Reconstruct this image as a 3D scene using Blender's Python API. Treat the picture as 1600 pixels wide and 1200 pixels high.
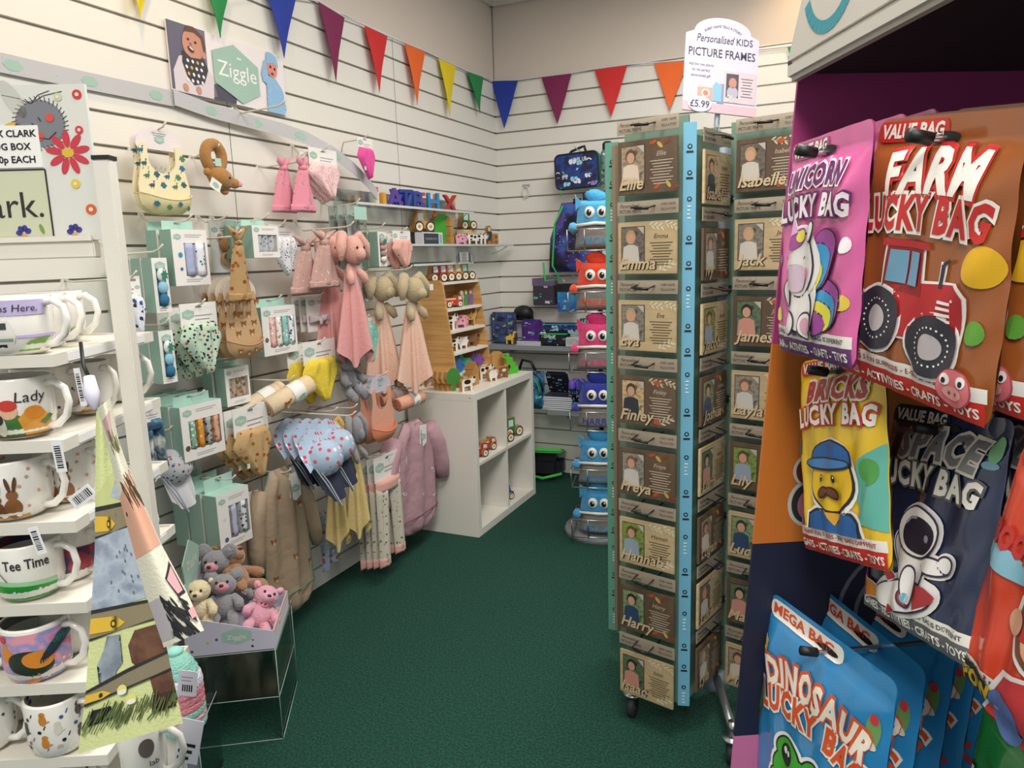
import bpy, bmesh, math, random
from mathutils import Vector as V, Matrix as Mx
for o in list(bpy.data.objects): bpy.data.objects.remove(o)
scn = bpy.context.scene; COL = scn.collection
sin, cos, pi = math.sin, math.cos, math.pi
# ------------------------------------------------ camera, world, lamps, exposure
FPX, PITCH, YAW, ROLL = 1146.95, .172454, .431485, -.0300321
CAM = V((2.0819, 0, 1.42)); BACK = 4.391
fw = V((-sin(YAW)*cos(PITCH), cos(YAW)*cos(PITCH), -sin(PITCH)))
rt0 = V((cos(YAW), sin(YAW), 0)); up0 = rt0.cross(fw)
rt = rt0*cos(ROLL)+up0*sin(ROLL); up = -rt0*sin(ROLL)+up0*cos(ROLL)
cd = bpy.data.cameras.new('camera'); cam = bpy.data.objects.new('camera', cd); COL.objects.link(cam)
cd.sensor_width = 36; cd.lens = FPX/1600*36; cd.clip_start = .02
cam.matrix_world = Mx(((rt.x, up.x, -fw.x, CAM.x), (rt.y, up.y, -fw.y, CAM.y), (rt.z, up.z, -fw.z, CAM.z), (0, 0, 0, 1)))
scn.camera = cam
wd = bpy.data.worlds.new('shop'); scn.world = wd; wd.use_nodes = True
bg = wd.node_tree.nodes['Background']; bg.inputs[0].default_value = (.93, .96, 1, 1); bg.inputs[1].default_value = .62
def lamp(name, loc, size, power, col, rot=(0, 0, 0), sy=None):
    l = bpy.data.lights.new(name, 'AREA'); l.energy = power; l.color = col; l.size = size
    if sy: l.shape = 'RECTANGLE'; l.size_y = sy
    o = bpy.data.objects.new(name, l); o.location = loc; o.rotation_euler = rot; COL.objects.link(o); return o
def spot(name, loc, to, power, col, ang, blend=.8, r=.05):
    l = bpy.data.lights.new(name, 'SPOT'); l.energy = power; l.color = col; l.spot_size = ang; l.spot_blend = blend; l.shadow_soft_size = r
    o = bpy.data.objects.new(name, l); o.location = loc; o.rotation_euler = (V(to)-V(loc)).to_track_quat('-Z', 'Y').to_euler(); COL.objects.link(o)
lamp('ceiling_light', (1.45, 3.0, 2.9), .6, 26, (1, .96, .9), sy=1.2)
lamp('ceiling_light', (1.75, 1.2, 2.9), .6, 40, (1, .96, .9), sy=1.2)
lamp('ceiling_light', (2.2, -.9, 2.9), .6, 60, (1, .96, .9), sy=1.2)
spot('wall_washer', (.42, 1.45, 2.85), (0, 1.66, 2.3), 14, (1, .72, .38), 1.9)
spot('wall_washer', (1.9, 3.95, 2.88), (1.95, BACK, 2.45), 10, (1, .70, .38), 1.9)
scn.view_settings.view_transform = 'Standard'; scn.view_settings.look = 'None'
scn.view_settings.exposure = .2; scn.view_settings.gamma = 1; scn.view_settings.use_curve_mapping = False
# ------------------------------------------------ where a pixel of the photograph meets a plane of the room
def ray(x, y): return fw+rt*((x-800)/FPX)-up*((y-600)/FPX)
def onL(x, y, o=0): d = ray(x, y); return CAM+d*((o-CAM.x)/d.x)
def onB(x, y, o=0): d = ray(x, y); return CAM+d*((BACK-o)/d.y)
def onZ(x, y, z=0): d = ray(x, y); return CAM+d*((z-CAM.z)/d.z)
def atD(x, y, dep): return CAM+ray(x, y)*dep
def Lq(x0, y0, x1, y1, off):   # upright rectangle parallel to the left wall -> base centre, width, height
    a, b = onL(x0, y0, off), onL(x1, y1, off); return V((off, (a.y+b.y)/2, b.z)), abs(b.y-a.y), a.z-b.z
def Bq(x0, y0, x1, y1, off):
    a, b = onB(x0, y0, off), onB(x1, y1, off); return V(((a.x+b.x)/2, BACK-off, b.z)), b.x-a.x, a.z-b.z
LR = pi/2
# ------------------------------------------------ materials
def lin(c): return c/12.92 if c <= .04045 else ((c+.055)/1.055)**2.4
def rgb(h): return tuple(lin(int(h[i:i+2], 16)/255) for i in (0, 2, 4))+(1,)
MC = {}
def K(h, r=.6, **k):
    key = (h, r, tuple(sorted(k.items())))
    if key in MC: return MC[key]
    m = bpy.data.materials.new('m'); m.use_nodes = True; t = m.node_tree; p = t.nodes['Principled BSDF']
    p.inputs['Base Color'].default_value = rgb(h); p.inputs['Roughness'].default_value = r
    p.inputs['Metallic'].default_value = k.get('metal', 0)
    if k.get('coat'): p.inputs['Coat Weight'].default_value = k['coat']; p.inputs['Coat Roughness'].default_value = .12
    if k.get('sheen'): p.inputs['Sheen Weight'].default_value = k['sheen']
    L = t.links.new; tc = None
    def tex(kind, sc):
        n = t.nodes.new(kind); c = t.nodes.new('ShaderNodeTexCoord'); L(c.outputs['Object'], n.inputs['Vector']); n.inputs['Scale'].default_value = sc; return n
    if k.get('bump'):
        n = tex('ShaderNodeTexNoise', k['bump'][0]); n.inputs['Detail'].default_value = 4; b = t.nodes.new('ShaderNodeBump')
        b.inputs['Strength'].default_value = k['bump'][1]; b.inputs['Distance'].default_value = k['bump'][2] if len(k['bump']) > 2 else .004
        L(n.outputs[0], b.inputs['Height']); L(b.outputs[0], p.inputs['Normal'])
    if k.get('dots'):      # printed motif: scattered spots of several colours
        cols, sc, th = k['dots'][1:], k['dots'][0][0], k['dots'][0][1]
        n = tex('ShaderNodeTexVoronoi', sc); lt = t.nodes.new('ShaderNodeMath'); lt.operation = 'LESS_THAN'; lt.inputs[1].default_value = th
        L(n.outputs['Distance'], lt.inputs[0]); rp = t.nodes.new('ShaderNodeValToRGB'); rp.color_ramp.interpolation = 'CONSTANT'
        sp = t.nodes.new('ShaderNodeSeparateColor'); L(n.outputs['Color'], sp.inputs[0]); L(sp.outputs[0], rp.inputs[0])
        e = rp.color_ramp.elements; e[0].color = rgb(cols[0]); e[1].color = rgb(cols[-1]); e[1].position = 1-1/len(cols)
        for i, c in enumerate(cols[1:-1]): q = e.new((i+1)/len(cols)); q.color = rgb(c)
        mx = t.nodes.new('ShaderNodeMix'); mx.data_type = 'RGBA'; mx.inputs[6].default_value = rgb(h)
        L(lt.outputs[0], mx.inputs[0]); L(rp.outputs[0], mx.inputs[7]); L(mx.outputs[2], p.inputs['Base Color'])
    if k.get('mix'):       # cloudy blend of colours
        n = tex('ShaderNodeTexNoise', k['mix'][0]); n.inputs['Detail'].default_value = 3; rp = t.nodes.new('ShaderNodeValToRGB'); L(n.outputs[0], rp.inputs[0])
        cs = k['mix'][1:]; e = rp.color_ramp.elements; e[0].color = rgb(cs[0]); e[0].position = .36; e[1].color = rgb(cs[-1]); e[1].position = .64
        for i, c in enumerate(cs[1:-1]): q = e.new(.36+.28*(i+1)/(len(cs)-1)); q.color = rgb(c)
        L(rp.outputs[0], p.inputs['Base Color'])
    if k.get('grain'):     # wood
        c = t.nodes.new('ShaderNodeTexCoord'); mp = t.nodes.new('ShaderNodeMapping'); mp.inputs['Scale'].default_value = k['grain'][0]
        n = t.nodes.new('ShaderNodeTexNoise'); n.inputs['Scale'].default_value = 1; n.inputs['Detail'].default_value = 5
        L(c.outputs['Object'], mp.inputs[0]); L(mp.outputs[0], n.inputs['Vector']); rp = t.nodes.new('ShaderNodeValToRGB'); L(n.outputs[0], rp.inputs[0])
        e = rp.color_ramp.elements; e[0].position = .35; e[0].color = rgb(k['grain'][1]); e[1].position = .65; e[1].color = rgb(h); L(rp.outputs[0], p.inputs['Base Color'])
    MC[key] = m; return m
def clear(tint='ffffff', gl=.08, rough=.05, op=0):   # thin transparent plastic
    key = ('clear', tint, gl, rough, op)
    if key in MC: return MC[key]
    m = bpy.data.materials.new('m'); m.use_nodes = True; t = m.node_tree; t.nodes.clear(); N = t.nodes.new; L = t.links.new
    tr = N('ShaderNodeBsdfTransparent'); tr.inputs[0].default_value = rgb(tint); g = N('ShaderNodeBsdfGlossy'); g.inputs['Roughness'].default_value = rough
    fr = N('ShaderNodeLayerWeight'); fr.inputs[0].default_value = .25; mu = N('ShaderNodeMath'); mu.operation = 'MULTIPLY_ADD'; mu.inputs[1].default_value = .55; mu.inputs[2].default_value = gl
    L(fr.outputs['Fresnel'], mu.inputs[0]); mx = N('ShaderNodeMixShader'); L(mu.outputs[0], mx.inputs[0]); L(tr.outputs[0], mx.inputs[1]); L(g.outputs[0], mx.inputs[2])
    out = N('ShaderNodeOutputMaterial'); L(mx.outputs[0], out.inputs[0]); MC[key] = m; return m
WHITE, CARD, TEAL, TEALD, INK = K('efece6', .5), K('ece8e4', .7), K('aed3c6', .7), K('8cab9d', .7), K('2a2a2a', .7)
HEX, WIRE, STEEL, CLR = K('9fbfb1', .7), K('d9d3c6', .4), K('b9bbbd', .3, metal=1), clear()
GREYTX, WOOD, BLK = K('9c9c9c', .7), K('d9ab6e', .5, grain=((3, 3, 60), 'c18f52')), K('17171a', .5)
# ------------------------------------------------ mesh builder
TXC = {}
def glyphs(s, bold, shear):
    k = (s, bold, shear)
    if k not in TXC:
        cu = bpy.data.curves.new('t', 'FONT'); cu.body = s; cu.size = 1; cu.offset = bold; cu.shear = shear; cu.resolution_u = 2; cu.space_character = 1.16 if bold >= .045 else 1; cu.align_x = 'LEFT'
        ob = bpy.data.objects.new('t', cu); COL.objects.link(ob); bpy.context.view_layer.update()
        me = bpy.data.meshes.new_from_object(ob.evaluated_get(bpy.context.evaluated_depsgraph_get()))
        TXC[k] = ([tuple(v.co[:2]) for v in me.vertices], [list(f.vertices) for f in me.polygons])
        bpy.data.objects.remove(ob); bpy.data.curves.remove(cu); bpy.data.meshes.remove(me)
    return TXC[k]
def ring(n, rx, rz, x=0, z=0, a=0):
    o = []
    for i in range(n):
        t = 2*pi*i/n; p, q = rx*cos(t), rz*sin(t); o.append((x+p*cos(a)-q*sin(a), z+p*sin(a)+q*cos(a)))
    return o
def rrect(x0, z0, x1, z1, r, n=4):
    o = []
    for cx, cz, a in ((x1-r, z1-r, 0), (x0+r, z1-r, pi/2), (x0+r, z0+r, pi), (x1-r, z0+r, 1.5*pi)):
        o += [(cx+r*cos(a+pi/2*i/n), cz+r*sin(a+pi/2*i/n)) for i in range(n+1)]
    return o
EPS = .0005
class MB:
    def __init__(s): s.v = []; s.f = []; s.fm = []; s.fs = []; s.mats = []; s.M = None; s.S = None; s.cut = 0; s.y = 0; s.e = EPS
    def add(s, vs, fs, m, sm=False):
        if m not in s.mats: s.mats.append(m)
        i = s.mats.index(m); k = len(s.v)
        for p in vs: p = V(p); s.v.append(s.M@p if s.M else p)
        for f in fs: s.f.append([a+k for a in f]); s.fm.append(i); s.fs.append(sm)
        return s
    def box(s, c, d, m, bev=0):
        x, y, z = d[0]/2, d[1]/2, d[2]/2
        if bev:
            b = bmesh.new(); bmesh.ops.create_cube(b, size=1, matrix=Mx.Diagonal((d[0], d[1], d[2], 1)))
            bmesh.ops.bevel(b, geom=b.edges[:], offset=bev, segments=2, affect='EDGES'); b.verts.index_update()
            vs = [v.co+V(c) for v in b.verts]; fs = [[v.index for v in f.verts] for f in b.faces]; b.free(); return s.add(vs, fs, m)
        vs = [(c[0]+i*x, c[1]+j*y, c[2]+k*z) for i in (-1, 1) for j in (-1, 1) for k in (-1, 1)]
        return s.add(vs, [(0, 1, 3, 2), (4, 6, 7, 5), (0, 4, 5, 1), (2, 3, 7, 6), (0, 2, 6, 4), (1, 5, 7, 3)], m)
    def b2(s, a, b, m, bev=0): return s.box([(p+q)/2 for p, q in zip(a, b)], [abs(q-p) for p, q in zip(a, b)], m, bev)
    def tube(s, pts, r, m, n=6, closed=False, caps=True):
        pts = [V(p) for p in pts]; k = len(pts); rs = r if isinstance(r, (list, tuple)) else [r]*k; vs = []; a0 = None
        for i, p in enumerate(pts):
            t = ((pts[(i+1) % k] if closed or i < k-1 else p)-(pts[i-1] if closed or i > 0 else p)).normalized()
            if a0 is None: a0 = t.orthogonal().normalized()
            a0 = (a0-t*a0.dot(t)).normalized(); b0 = t.cross(a0)
            vs += [p+(a0*cos(2*pi*j/n)+b0*sin(2*pi*j/n))*rs[i] for j in range(n)]
        fs = [(i*n+j, i*n+(j+1) % n, ((i+1) % k)*n+(j+1) % n, ((i+1) % k)*n+j) for i in range(k if closed else k-1) for j in range(n)]
        if caps and not closed: fs += [tuple(range(n))[::-1], tuple(range((k-1)*n, k*n))]
        return s.add(vs, fs, m, True)
    def cyl(s, a, b, r, m, n=14, r2=None): return s.tube([a, b], [r, r if r2 is None else r2], m, n)
    def lathe(s, prof, m, n=24, ax=None):
        vs = []; 
        for r, z in prof: vs += [(r*cos(2*pi*j/n), r*sin(2*pi*j/n), z) for j in range(n)]
        return s.add(vs, [(i*n+j, i*n+(j+1) % n, (i+1)*n+(j+1) % n, (i+1)*n+j) for i in range(len(prof)-1) for j in range(n)], m, True)
    def ell(s, c, r, m, rot=None, a=12, b=8, lump=0):
        vs = []; R = rot or Mx.Identity(3)
        for i in range(b+1):
            for j in range(a):
                t, u = pi*i/b, 2*pi*j/a; q = 1+lump*sin(5*u+3*t)
                vs.append(V(c)+R@V((r[0]*sin(t)*cos(u)*q, r[1]*sin(t)*sin(u)*q, r[2]*cos(t)*q)))
        return s.add(vs, [(i*a+j, (i+1)*a+j, (i+1)*a+(j+1) % a, i*a+(j+1) % a) for i in range(b) for j in range(a)], m, True)
    def ext(s, pts, d, m, y=0, mf=None):     # polygon in x,z pushed back by d; front at y
        n = len(pts); vs = [(p[0], y, p[1]) for p in pts]+[(p[0], y+d, p[1]) for p in pts]
        s.add(vs, [tuple(range(n, 2*n))]+[(i, (i+1) % n, n+(i+1) % n, n+i) for i in range(n)], m)
        return s.add(vs[:n], [tuple(range(n))[::-1]], mf or m)
    def grid(s, F, m, M=12, N=12, sm=True):
        vs = [F(i/M, j/N) for j in range(N+1) for i in range(M+1)]
        return s.add(vs, [(j*(M+1)+i, j*(M+1)+i+1, (j+1)*(M+1)+i+1, (j+1)*(M+1)+i) for j in range(N) for i in range(M)], m, sm)
    # printing: flat shapes in x,z laid on the surface S, h above it
    def _pr(s, vs, fs, m, h):
        if s.cut and fs:
            b = bmesh.new(); q = [b.verts.new((p[0], 0, p[1])) for p in vs]
            for f in fs:
                try: b.faces.new([q[i] for i in f])
                except ValueError: pass
            if max((len(f) for f in fs)) > 4: bmesh.ops.triangulate(b, faces=b.faces[:])
            for ax in (0, 2):
                lo, hi = min(p[ax//2] for p in vs), max(p[ax//2] for p in vs); k = math.floor(lo/s.cut)+1
                while k*s.cut < hi:
                    pt = V((0, 0, 0)); no = V((0, 0, 0)); pt[ax] = k*s.cut; no[ax] = 1
                    bmesh.ops.bisect_plane(b, geom=b.verts[:]+b.edges[:]+b.faces[:], plane_co=pt, plane_no=no); k += 1
            b.verts.index_update(); vs = [(v.co.x, v.co.z) for v in b.verts]; fs = [[v.index for v in f.verts] for f in b.faces]; b.free()
        S = s.S or (lambda x, z, e: (x, s.y-e, z))
        s.add([S(p[0], p[1], h*s.e) for p in vs], fs, m, bool(s.cut))
    def pr(s, pts, m, h=1): s._pr(pts, [tuple(range(len(pts)))], m, h); return s
    def el(s, x, z, rx, rz, m, h=1, a=0, n=14):
        if max(rx, rz) > .011: n = max(n, 26)
        return s.pr(ring(n, rx, rz, x, z, a), m, h)
    def rc(s, x0, z0, x1, z1, m, h=1): return s.pr([(x0, z0), (x1, z0), (x1, z1), (x0, z1)], m, h)
    def ln(s, pts, w, m, h=1):
        for (a, b), (c, d) in zip(pts, pts[1:]):
            L = math.hypot(c-a, d-b) or 1; nx, nz = -(d-b)/L*w/2, (c-a)/L*w/2; s.pr([(a-nx, b-nz), (c-nx, d-nz), (c+nx, d+nz), (a+nx, b+nz)], m, h)
        return s
    def hexa(s, x, z, r, m, h=1, k=.72): return s.pr([(x-r, z+r*k*.5), (x, z+r*k), (x+r, z+r*k*.5), (x+r, z-r*k*.5), (x, z-r*k), (x-r, z-r*k*.5)], m, h)
    def tx(s, t, x, z, size, m, h=1, w=None, al=0, bold=0, shear=0, arc=0, rot=0, st=1, fn=None):
        vs, fs = glyphs(t, bold, shear)
        if not vs: return s
        lo = min(p[0] for p in vs); W = max(p[0] for p in vs)-lo or 1; k = size*st
        if w: k = w/W
        o = []
        for p in vs:
            u, q = (p[0]-lo-W*(al+1)/2)*k, p[1]*size
            if arc: an = u/arc; u, q = (arc+q)*sin(an), (arc+q)*cos(an)-arc
            if fn: u, q = fn(u, q)
            o.append((x+u*cos(rot)-q*sin(rot), z+u*sin(rot)+q*cos(rot)))
        s._pr(o, fs, m, h); return s
    def lines(s, x0, x1, z, n, dz, m, h=1, t=.3, c=False):      # small print nobody can read: rows of fine bars
        for i in range(n):
            q = (.08+.14*((i*7) % 3))*(x1-x0); s.rc(x0+(q/2 if c else 0), z-i*dz, x1-(q/2 if c else q), z-i*dz+dz*t, m, h)
        return s
    def puff(s, m, wf, h, d, cx=lambda v: 0, fold=0, nf=3, M=14, N=14, back=.15, ph=0, cl=8, mb=None):
        def Y(u, v):
            e = min(1, v*cl, (1-v)*cl)**.5 if 0 < v < 1 else 0
            return -(d*max(0, 1-u*u)**.6+fold*sin(nf*pi*u+ph+2.5*v)*(1-u*u))*e
        f = lambda i, j: (cx(j)+(2*i-1)*wf(j)/2, Y(2*i-1, j), h*(1-j)); g = lambda i, j: (cx(j)+(1-2*i)*wf(j)/2, -back*Y(1-2*i, j)+.0004, h*(1-j))
        s.grid(f, m, M, N); s.grid(g, mb or m, M, N)
        def S(x, z, e): v = 1-z/h; w = wf(v)/2 or 1e-6; return (x, Y(max(-1, min(1, (x-cx(v))/w)), v)-e, z)
        s.S = S; return s
    def obj(s, name, par=None, loc=(0, 0, 0), rz=0):
        me = bpy.data.meshes.new(name); me.from_pydata([tuple(v) for v in s.v], [], s.f)
        for m in s.mats: me.materials.append(m)
        me.polygons.foreach_set('material_index', s.fm); me.polygons.foreach_set('use_smooth', s.fs); me.update()
        o = bpy.data.objects.new(name, me); COL.objects.link(o)
        if par: o.parent = par
        o.location = loc; o.rotation_euler = (0, 0, rz); return o
def tag(o, label, cat=None, group=None, kind=None):
    if label: o['label'] = label
    if cat: o['category'] = cat
    if group: o['group'] = group
    if kind: o['kind'] = kind
    return o
def thing(name, label, cat, loc=(0, 0, 0), rz=0, group=None, rx=0, ry=0):
    o = bpy.data.objects.new(name, None); o.empty_display_size = .05; COL.objects.link(o); o.location = loc; o.rotation_euler = (rx, ry, rz); return tag(o, label, cat, group)
def dup(r, loc, label, rz=None, group=None, par=None):
    c = r.copy(); COL.objects.link(c)
    if par is not None: c.parent = par
    else:
        c.location = loc; c['label'] = label
        if rz is not None: c.rotation_euler = (r.rotation_euler[0], r.rotation_euler[1], rz)
        if group: c['group'] = group
    for ch in KIDS.get(r.name, ()) or [k for k in bpy.data.objects if k.parent == r]: dup(ch, None, None, par=c)
    return c
KIDS = {}
# ------------------------------------------------ the setting
def struct(b, name): return tag(b.obj(name), None, kind='structure')
b = MB(); b.b2((0, -4, -.05), (6.5, BACK, 0), K('0c5540', .95, mix=(150, '072f27', '0b4236', '165a48'), bump=(260, .9, .006))); struct(b, 'floor')
b = MB(); b.b2((-.15, -4, 2.945), (6.5, BACK+.15, 3.0), K('e8e4dc', .9))
for i in range(8): b.b2((-.0+.6*i, -4, 2.93), (.02+.6*i, BACK, 2.9449), K('d8d4cc', .6))
for i in range(14): b.b2((0, BACK-.03-.6*i, 2.93), (6.5, BACK-.01-.6*i, 2.9449), K('d8d4cc', .6))
struct(b, 'ceiling')
SLAT, GRV, PLAS = K('e6e3db', .45), K('8f8a80', .35, metal=.3), K('d9cdc2', .8)
def slats(b, F, L, top=2.49):     # grooved boards every 100 mm; F maps (along, depth, z)
    z0 = 0
    for k in range(26):
        z1 = min(.083+.1*k, top)
        b.add([F(0, 0, z0), F(L, 0, z0), F(L, 0, z1), F(0, 0, z1)], [(0, 1, 2, 3)], SLAT)
        if z1 >= top: break
        p = [(0, z1), (-.009, z1+.001), (-.009, z1+.009), (0, z1+.010)]
        for (d0, a0), (d1, a1) in zip(p, p[1:]): b.add([F(0, d0, a0), F(L, d0, a0), F(L, d1, a1), F(0, d1, a1)], [(0, 1, 2, 3)], GRV if d0 == d1 else SLAT)
        z0 = z1+.010
b = MB(); slats(b, lambda a, d, z: (d, -4+a, z), 4+BACK)
b.b2((-.15, -4, 0), (-.02, BACK+.15, 2.945), PLAS); b.b2((-.03, -4, 2.49), (-.004, BACK, 2.945), PLAS)
for y in (3.243, 2.125, 1.005): b.b2((.0002, y-.0012, 0), (.0007, y+.0012, 2.49), K('55524c', .8))
struct(b, 'wall_left')
b = MB(); slats(b, lambda a, d, z: (a, BACK-d, z), 6.5)
b.b2((-.02, BACK+.02, 0), (6.5, BACK+.15, 2.945), PLAS); b.b2((0, BACK+.004, 2.49), (6.5, BACK+.03, 2.945), PLAS); struct(b, 'wall_back')
# ------------------------------------------------ goods on the left wall
def hook(off, y, z, what, wall='L', x=0):
    zg = .088+.1*round((z-.088)/.1); dz = z-zg
    b = MB(); b.box((0, .004, .004), (.022, .006, .03), WIRE)
    b.tube([(0, 0, 0), (0, -.02, min(0, dz)*.6), (0, -.035, dz), (0, -off+.02, dz+.006), (0, -off-.005, dz+.012), (0, -off-.022, dz+.026)], .0032, WIRE)
    o = b.obj('wall_hook', None, (0, y, zg) if wall == 'L' else (x, BACK, zg), LR if wall == 'L' else 0)
    return tag(o, 'cream wall hook holding the '+what, 'hook', 'slatwall hooks')
def logo(b, x, z, r, h=1): b.hexa(x, z, r, HEX, h); b.tx('Ziggle', x, z-r*.16, r*.5, CARD, h+1, w=r*1.4)
def header(par, w, h, z, x=0, y=0, lg=-1, hole=True):
    b = MB(); b.y = y-.0012; b.box((x, y, z+h/2), (w, .0024, h), CARD)
    r = min(h*.32, w*.16); logo(b, x+lg*(w/2-r*1.3), z+h*.55, r)
    b.lines(x-(.12*w if lg < 0 else .4*w), x+(.4*w if lg < 0 else .1*w), z+h*.45, 2, h*.16, GREYTX)
    if hole: b.rc(x-.012, z+h*.8, x+.012, z+h*.88, K('8a867f', .8))
    return b.obj('header_card', par)
def gift_box(label, loc, w, h, d, rolls, win=(.2, .17, .95, .78), flap=.028, group='mint gift boxes on the wall', rz=LR, name='gift_box', motif=(), lg=(.16, .87, .1)):
    t = thing(name, label, 'gift box', loc, rz, group); x0, x1 = -w/2, w/2; a, c, e, g = x0+win[0]*w, win[1]*h, x0+win[2]*w, win[3]*h
    b = MB(); Q = lambda *p: b.add(p, [(0, 1, 2, 3)], TEALD)
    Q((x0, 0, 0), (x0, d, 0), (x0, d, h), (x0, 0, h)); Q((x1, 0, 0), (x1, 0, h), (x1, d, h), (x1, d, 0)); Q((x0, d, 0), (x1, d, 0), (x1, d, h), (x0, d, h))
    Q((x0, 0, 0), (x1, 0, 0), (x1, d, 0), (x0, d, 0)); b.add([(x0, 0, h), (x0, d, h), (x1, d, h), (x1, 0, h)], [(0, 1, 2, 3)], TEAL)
    b.y = 0
    for r in ((x0, 0, x1, c), (x0, g, x1, h), (x0, c, a, g), (e, c, x1, g)): b.rc(*r, CARD, 0)
    k = d*.5
    for p, q in (((a, c), (e, c)), ((e, c), (e, g)), ((e, g), (a, g)), ((a, g), (a, c))): b.add([(p[0], 0, p[1]), (q[0], 0, q[1]), (q[0], k, q[1]), (p[0], k, p[1])], [(0, 1, 2, 3)], CARD)
    b.add([(a, k, c), (e, k, c), (e, k, g), (a, k, g)], [(0, 1, 2, 3)], K('cfd6d6', .8))
    logo(b, x0+lg[0]*w, lg[1]*h, lg[2]*w if lg[2]*w > .01 else .011)
    b.lines(x0+.36*w, x0+.9*w, h*.9, 2, h*.035, GREYTX); b.lines(x0+.3*w, x0+.8*w, h*.1, 2, h*.035, GREYTX)
    for mx, mz, mr, mc in motif: b.el(x0+mx*w, mz*h, mr*w, mr*w, K(mc, .7), 2)
    b.obj('carton', t)
    if flap:
        b = MB(); b.ext([(x0*.86, h), (x1*.86, h), (x1*.86, h+flap), (x1*.2, h+flap), (x1*.2, h+flap*.6), (x0*.2, h+flap*.6), (x0*.2, h+flap), (x0*.86, h+flap)], .0012, TEAL, y=d-.0014)
        b.b2((x0*.2, d-.0014, h+flap*.86), (x1*.2, d-.0002, h+flap), TEAL); b.obj('hang_tab', t)
    n = len(rolls); ww = (e-a)/n
    for i, rm in enumerate(rolls):
        b = MB(); cx = a+ww*(i+.5); rr = min(ww*.49, k*.9)
        b.tube([(cx+.001*sin(j*2+i), k-rr*.55, c+(g-c)*j/6*.98+.001) for j in range(7)], [rr*(1+.05*sin(3*j+i)) for j in range(7)], rm, 10); b.obj('rolled_cloth', t)
    b = MB(); b.add([(a, .0006, c), (e, .0006, c), (e, .0006, g), (a, .0006, g)], [(0, 1, 2, 3)], CLR); b.obj('window_pane', t)
    return t
def stack(t, labels, dx, dy=0, dz=0):     # more of the same on the same hook, nearer the wall
    for i, l in enumerate(labels): dup(t, t.location+V((-dx*(i+1), dy*(i+1), dz*(i+1))), l)
mus = lambda base, dots, sc=45, th=.35: K(base, .9, dots=((sc*1.7, th),)+tuple(dots), bump=(60, .4))
lav, whd = K('aab2d4', .9, bump=(50, .5)), mus('e9e9f2', ('3b7f6a', '2e6aa8', 'd9a13a', '2f4a3a'), 42, .3)
# --- large muslin boxes
loc, w, h = Lq(266, 358, 330, 444, .20)
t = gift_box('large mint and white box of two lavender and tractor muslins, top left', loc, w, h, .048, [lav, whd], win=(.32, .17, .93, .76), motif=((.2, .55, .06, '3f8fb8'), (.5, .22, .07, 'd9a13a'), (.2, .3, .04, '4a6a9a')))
stack(t, ['large mint box half hidden behind the lavender muslin box'], .062); hook(.2, loc.y, loc.z+h+.02, 'large lavender muslin boxes')
loc, w, h = Lq(393, 352, 438, 402, .24)
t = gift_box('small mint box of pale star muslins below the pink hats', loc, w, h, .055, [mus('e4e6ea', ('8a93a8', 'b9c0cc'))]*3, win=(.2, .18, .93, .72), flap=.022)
stack(t, ['small mint box hanging behind the pale star muslin box'], .07); hook(.24, loc.y, loc.z+h+.016, 'pale star muslin boxes')
loc, w, h = Lq(407, 481, 466, 548, .16)
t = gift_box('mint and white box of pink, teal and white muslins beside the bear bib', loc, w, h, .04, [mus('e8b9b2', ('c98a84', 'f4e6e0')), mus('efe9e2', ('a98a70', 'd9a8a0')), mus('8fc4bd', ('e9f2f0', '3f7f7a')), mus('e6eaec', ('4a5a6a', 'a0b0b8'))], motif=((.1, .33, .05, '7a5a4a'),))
hook(.16, loc.y, loc.z+h+.016, 'pink and teal muslin box')
loc, w, h = Lq(350, 577, 393, 627, .16)
t = gift_box('small mint box of cream bear print muslins under the bear bib', loc, w, h, .045, [mus('e8d9c2', ('9a6a3a', 'c08a52'), 38, .42)]*4, win=(.14, .2, .93, .72), flap=.026)
stack(t, ['small mint box hanging behind the cream bear muslin box'], .06); hook(.16, loc.y, loc.z+h+.018, 'cream bear muslin boxes')
loc, w, h = Lq(280, 638, 353, 703, .20)
t = gift_box('mint box of orange giraffe, grey tractor and peach muslins', loc, w, h, .042, [mus('7fae9a', ('e9e9e2', 'cfe0da')), mus('e0962f', ('f3d9a0', 'f0c070'), 40, .3), mus('a8aaa2', ('2a2a2a', '9a2a2a'), 48, .36), mus('d9a78c', ('b5622f', 'c98060'), 30, .28)], win=(.17, .2, .93, .72), motif=((.1, .24, .055, '6a4a3a'),))
stack(t, ['second mint box behind the orange giraffe muslin box', 'third mint box behind the orange giraffe muslin box', 'rearmost mint box behind the orange giraffe muslin box'], .05); hook(.2, loc.y, loc.z+h+.018, 'orange giraffe muslin boxes')
loc, w, h = Lq(337, 777, 395, 840, .25)
t = gift_box('mint box of safari print muslins hanging lowest, beside the bear smock', loc, w, h, .06, [mus('b9b9cc', ('d9a13a', '8a8aa8', 'e4e4ee'), 30, .3), mus('dcdce4', ('2f4a3a', '5f8f4a', 'b0b0c0'), 40, .34)], win=(.34, .17, .95, .76), flap=.045, motif=((.2, .18, .06, '2f6a9a'), (.2, .55, .04, 'd9d9e0')))
stack(t, ['second mint box behind the lowest safari muslin box', 'rearmost mint box behind the lowest safari muslin box'], .07); hook(.25, loc.y, loc.z+h+.03, 'safari muslin boxes')
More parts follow.
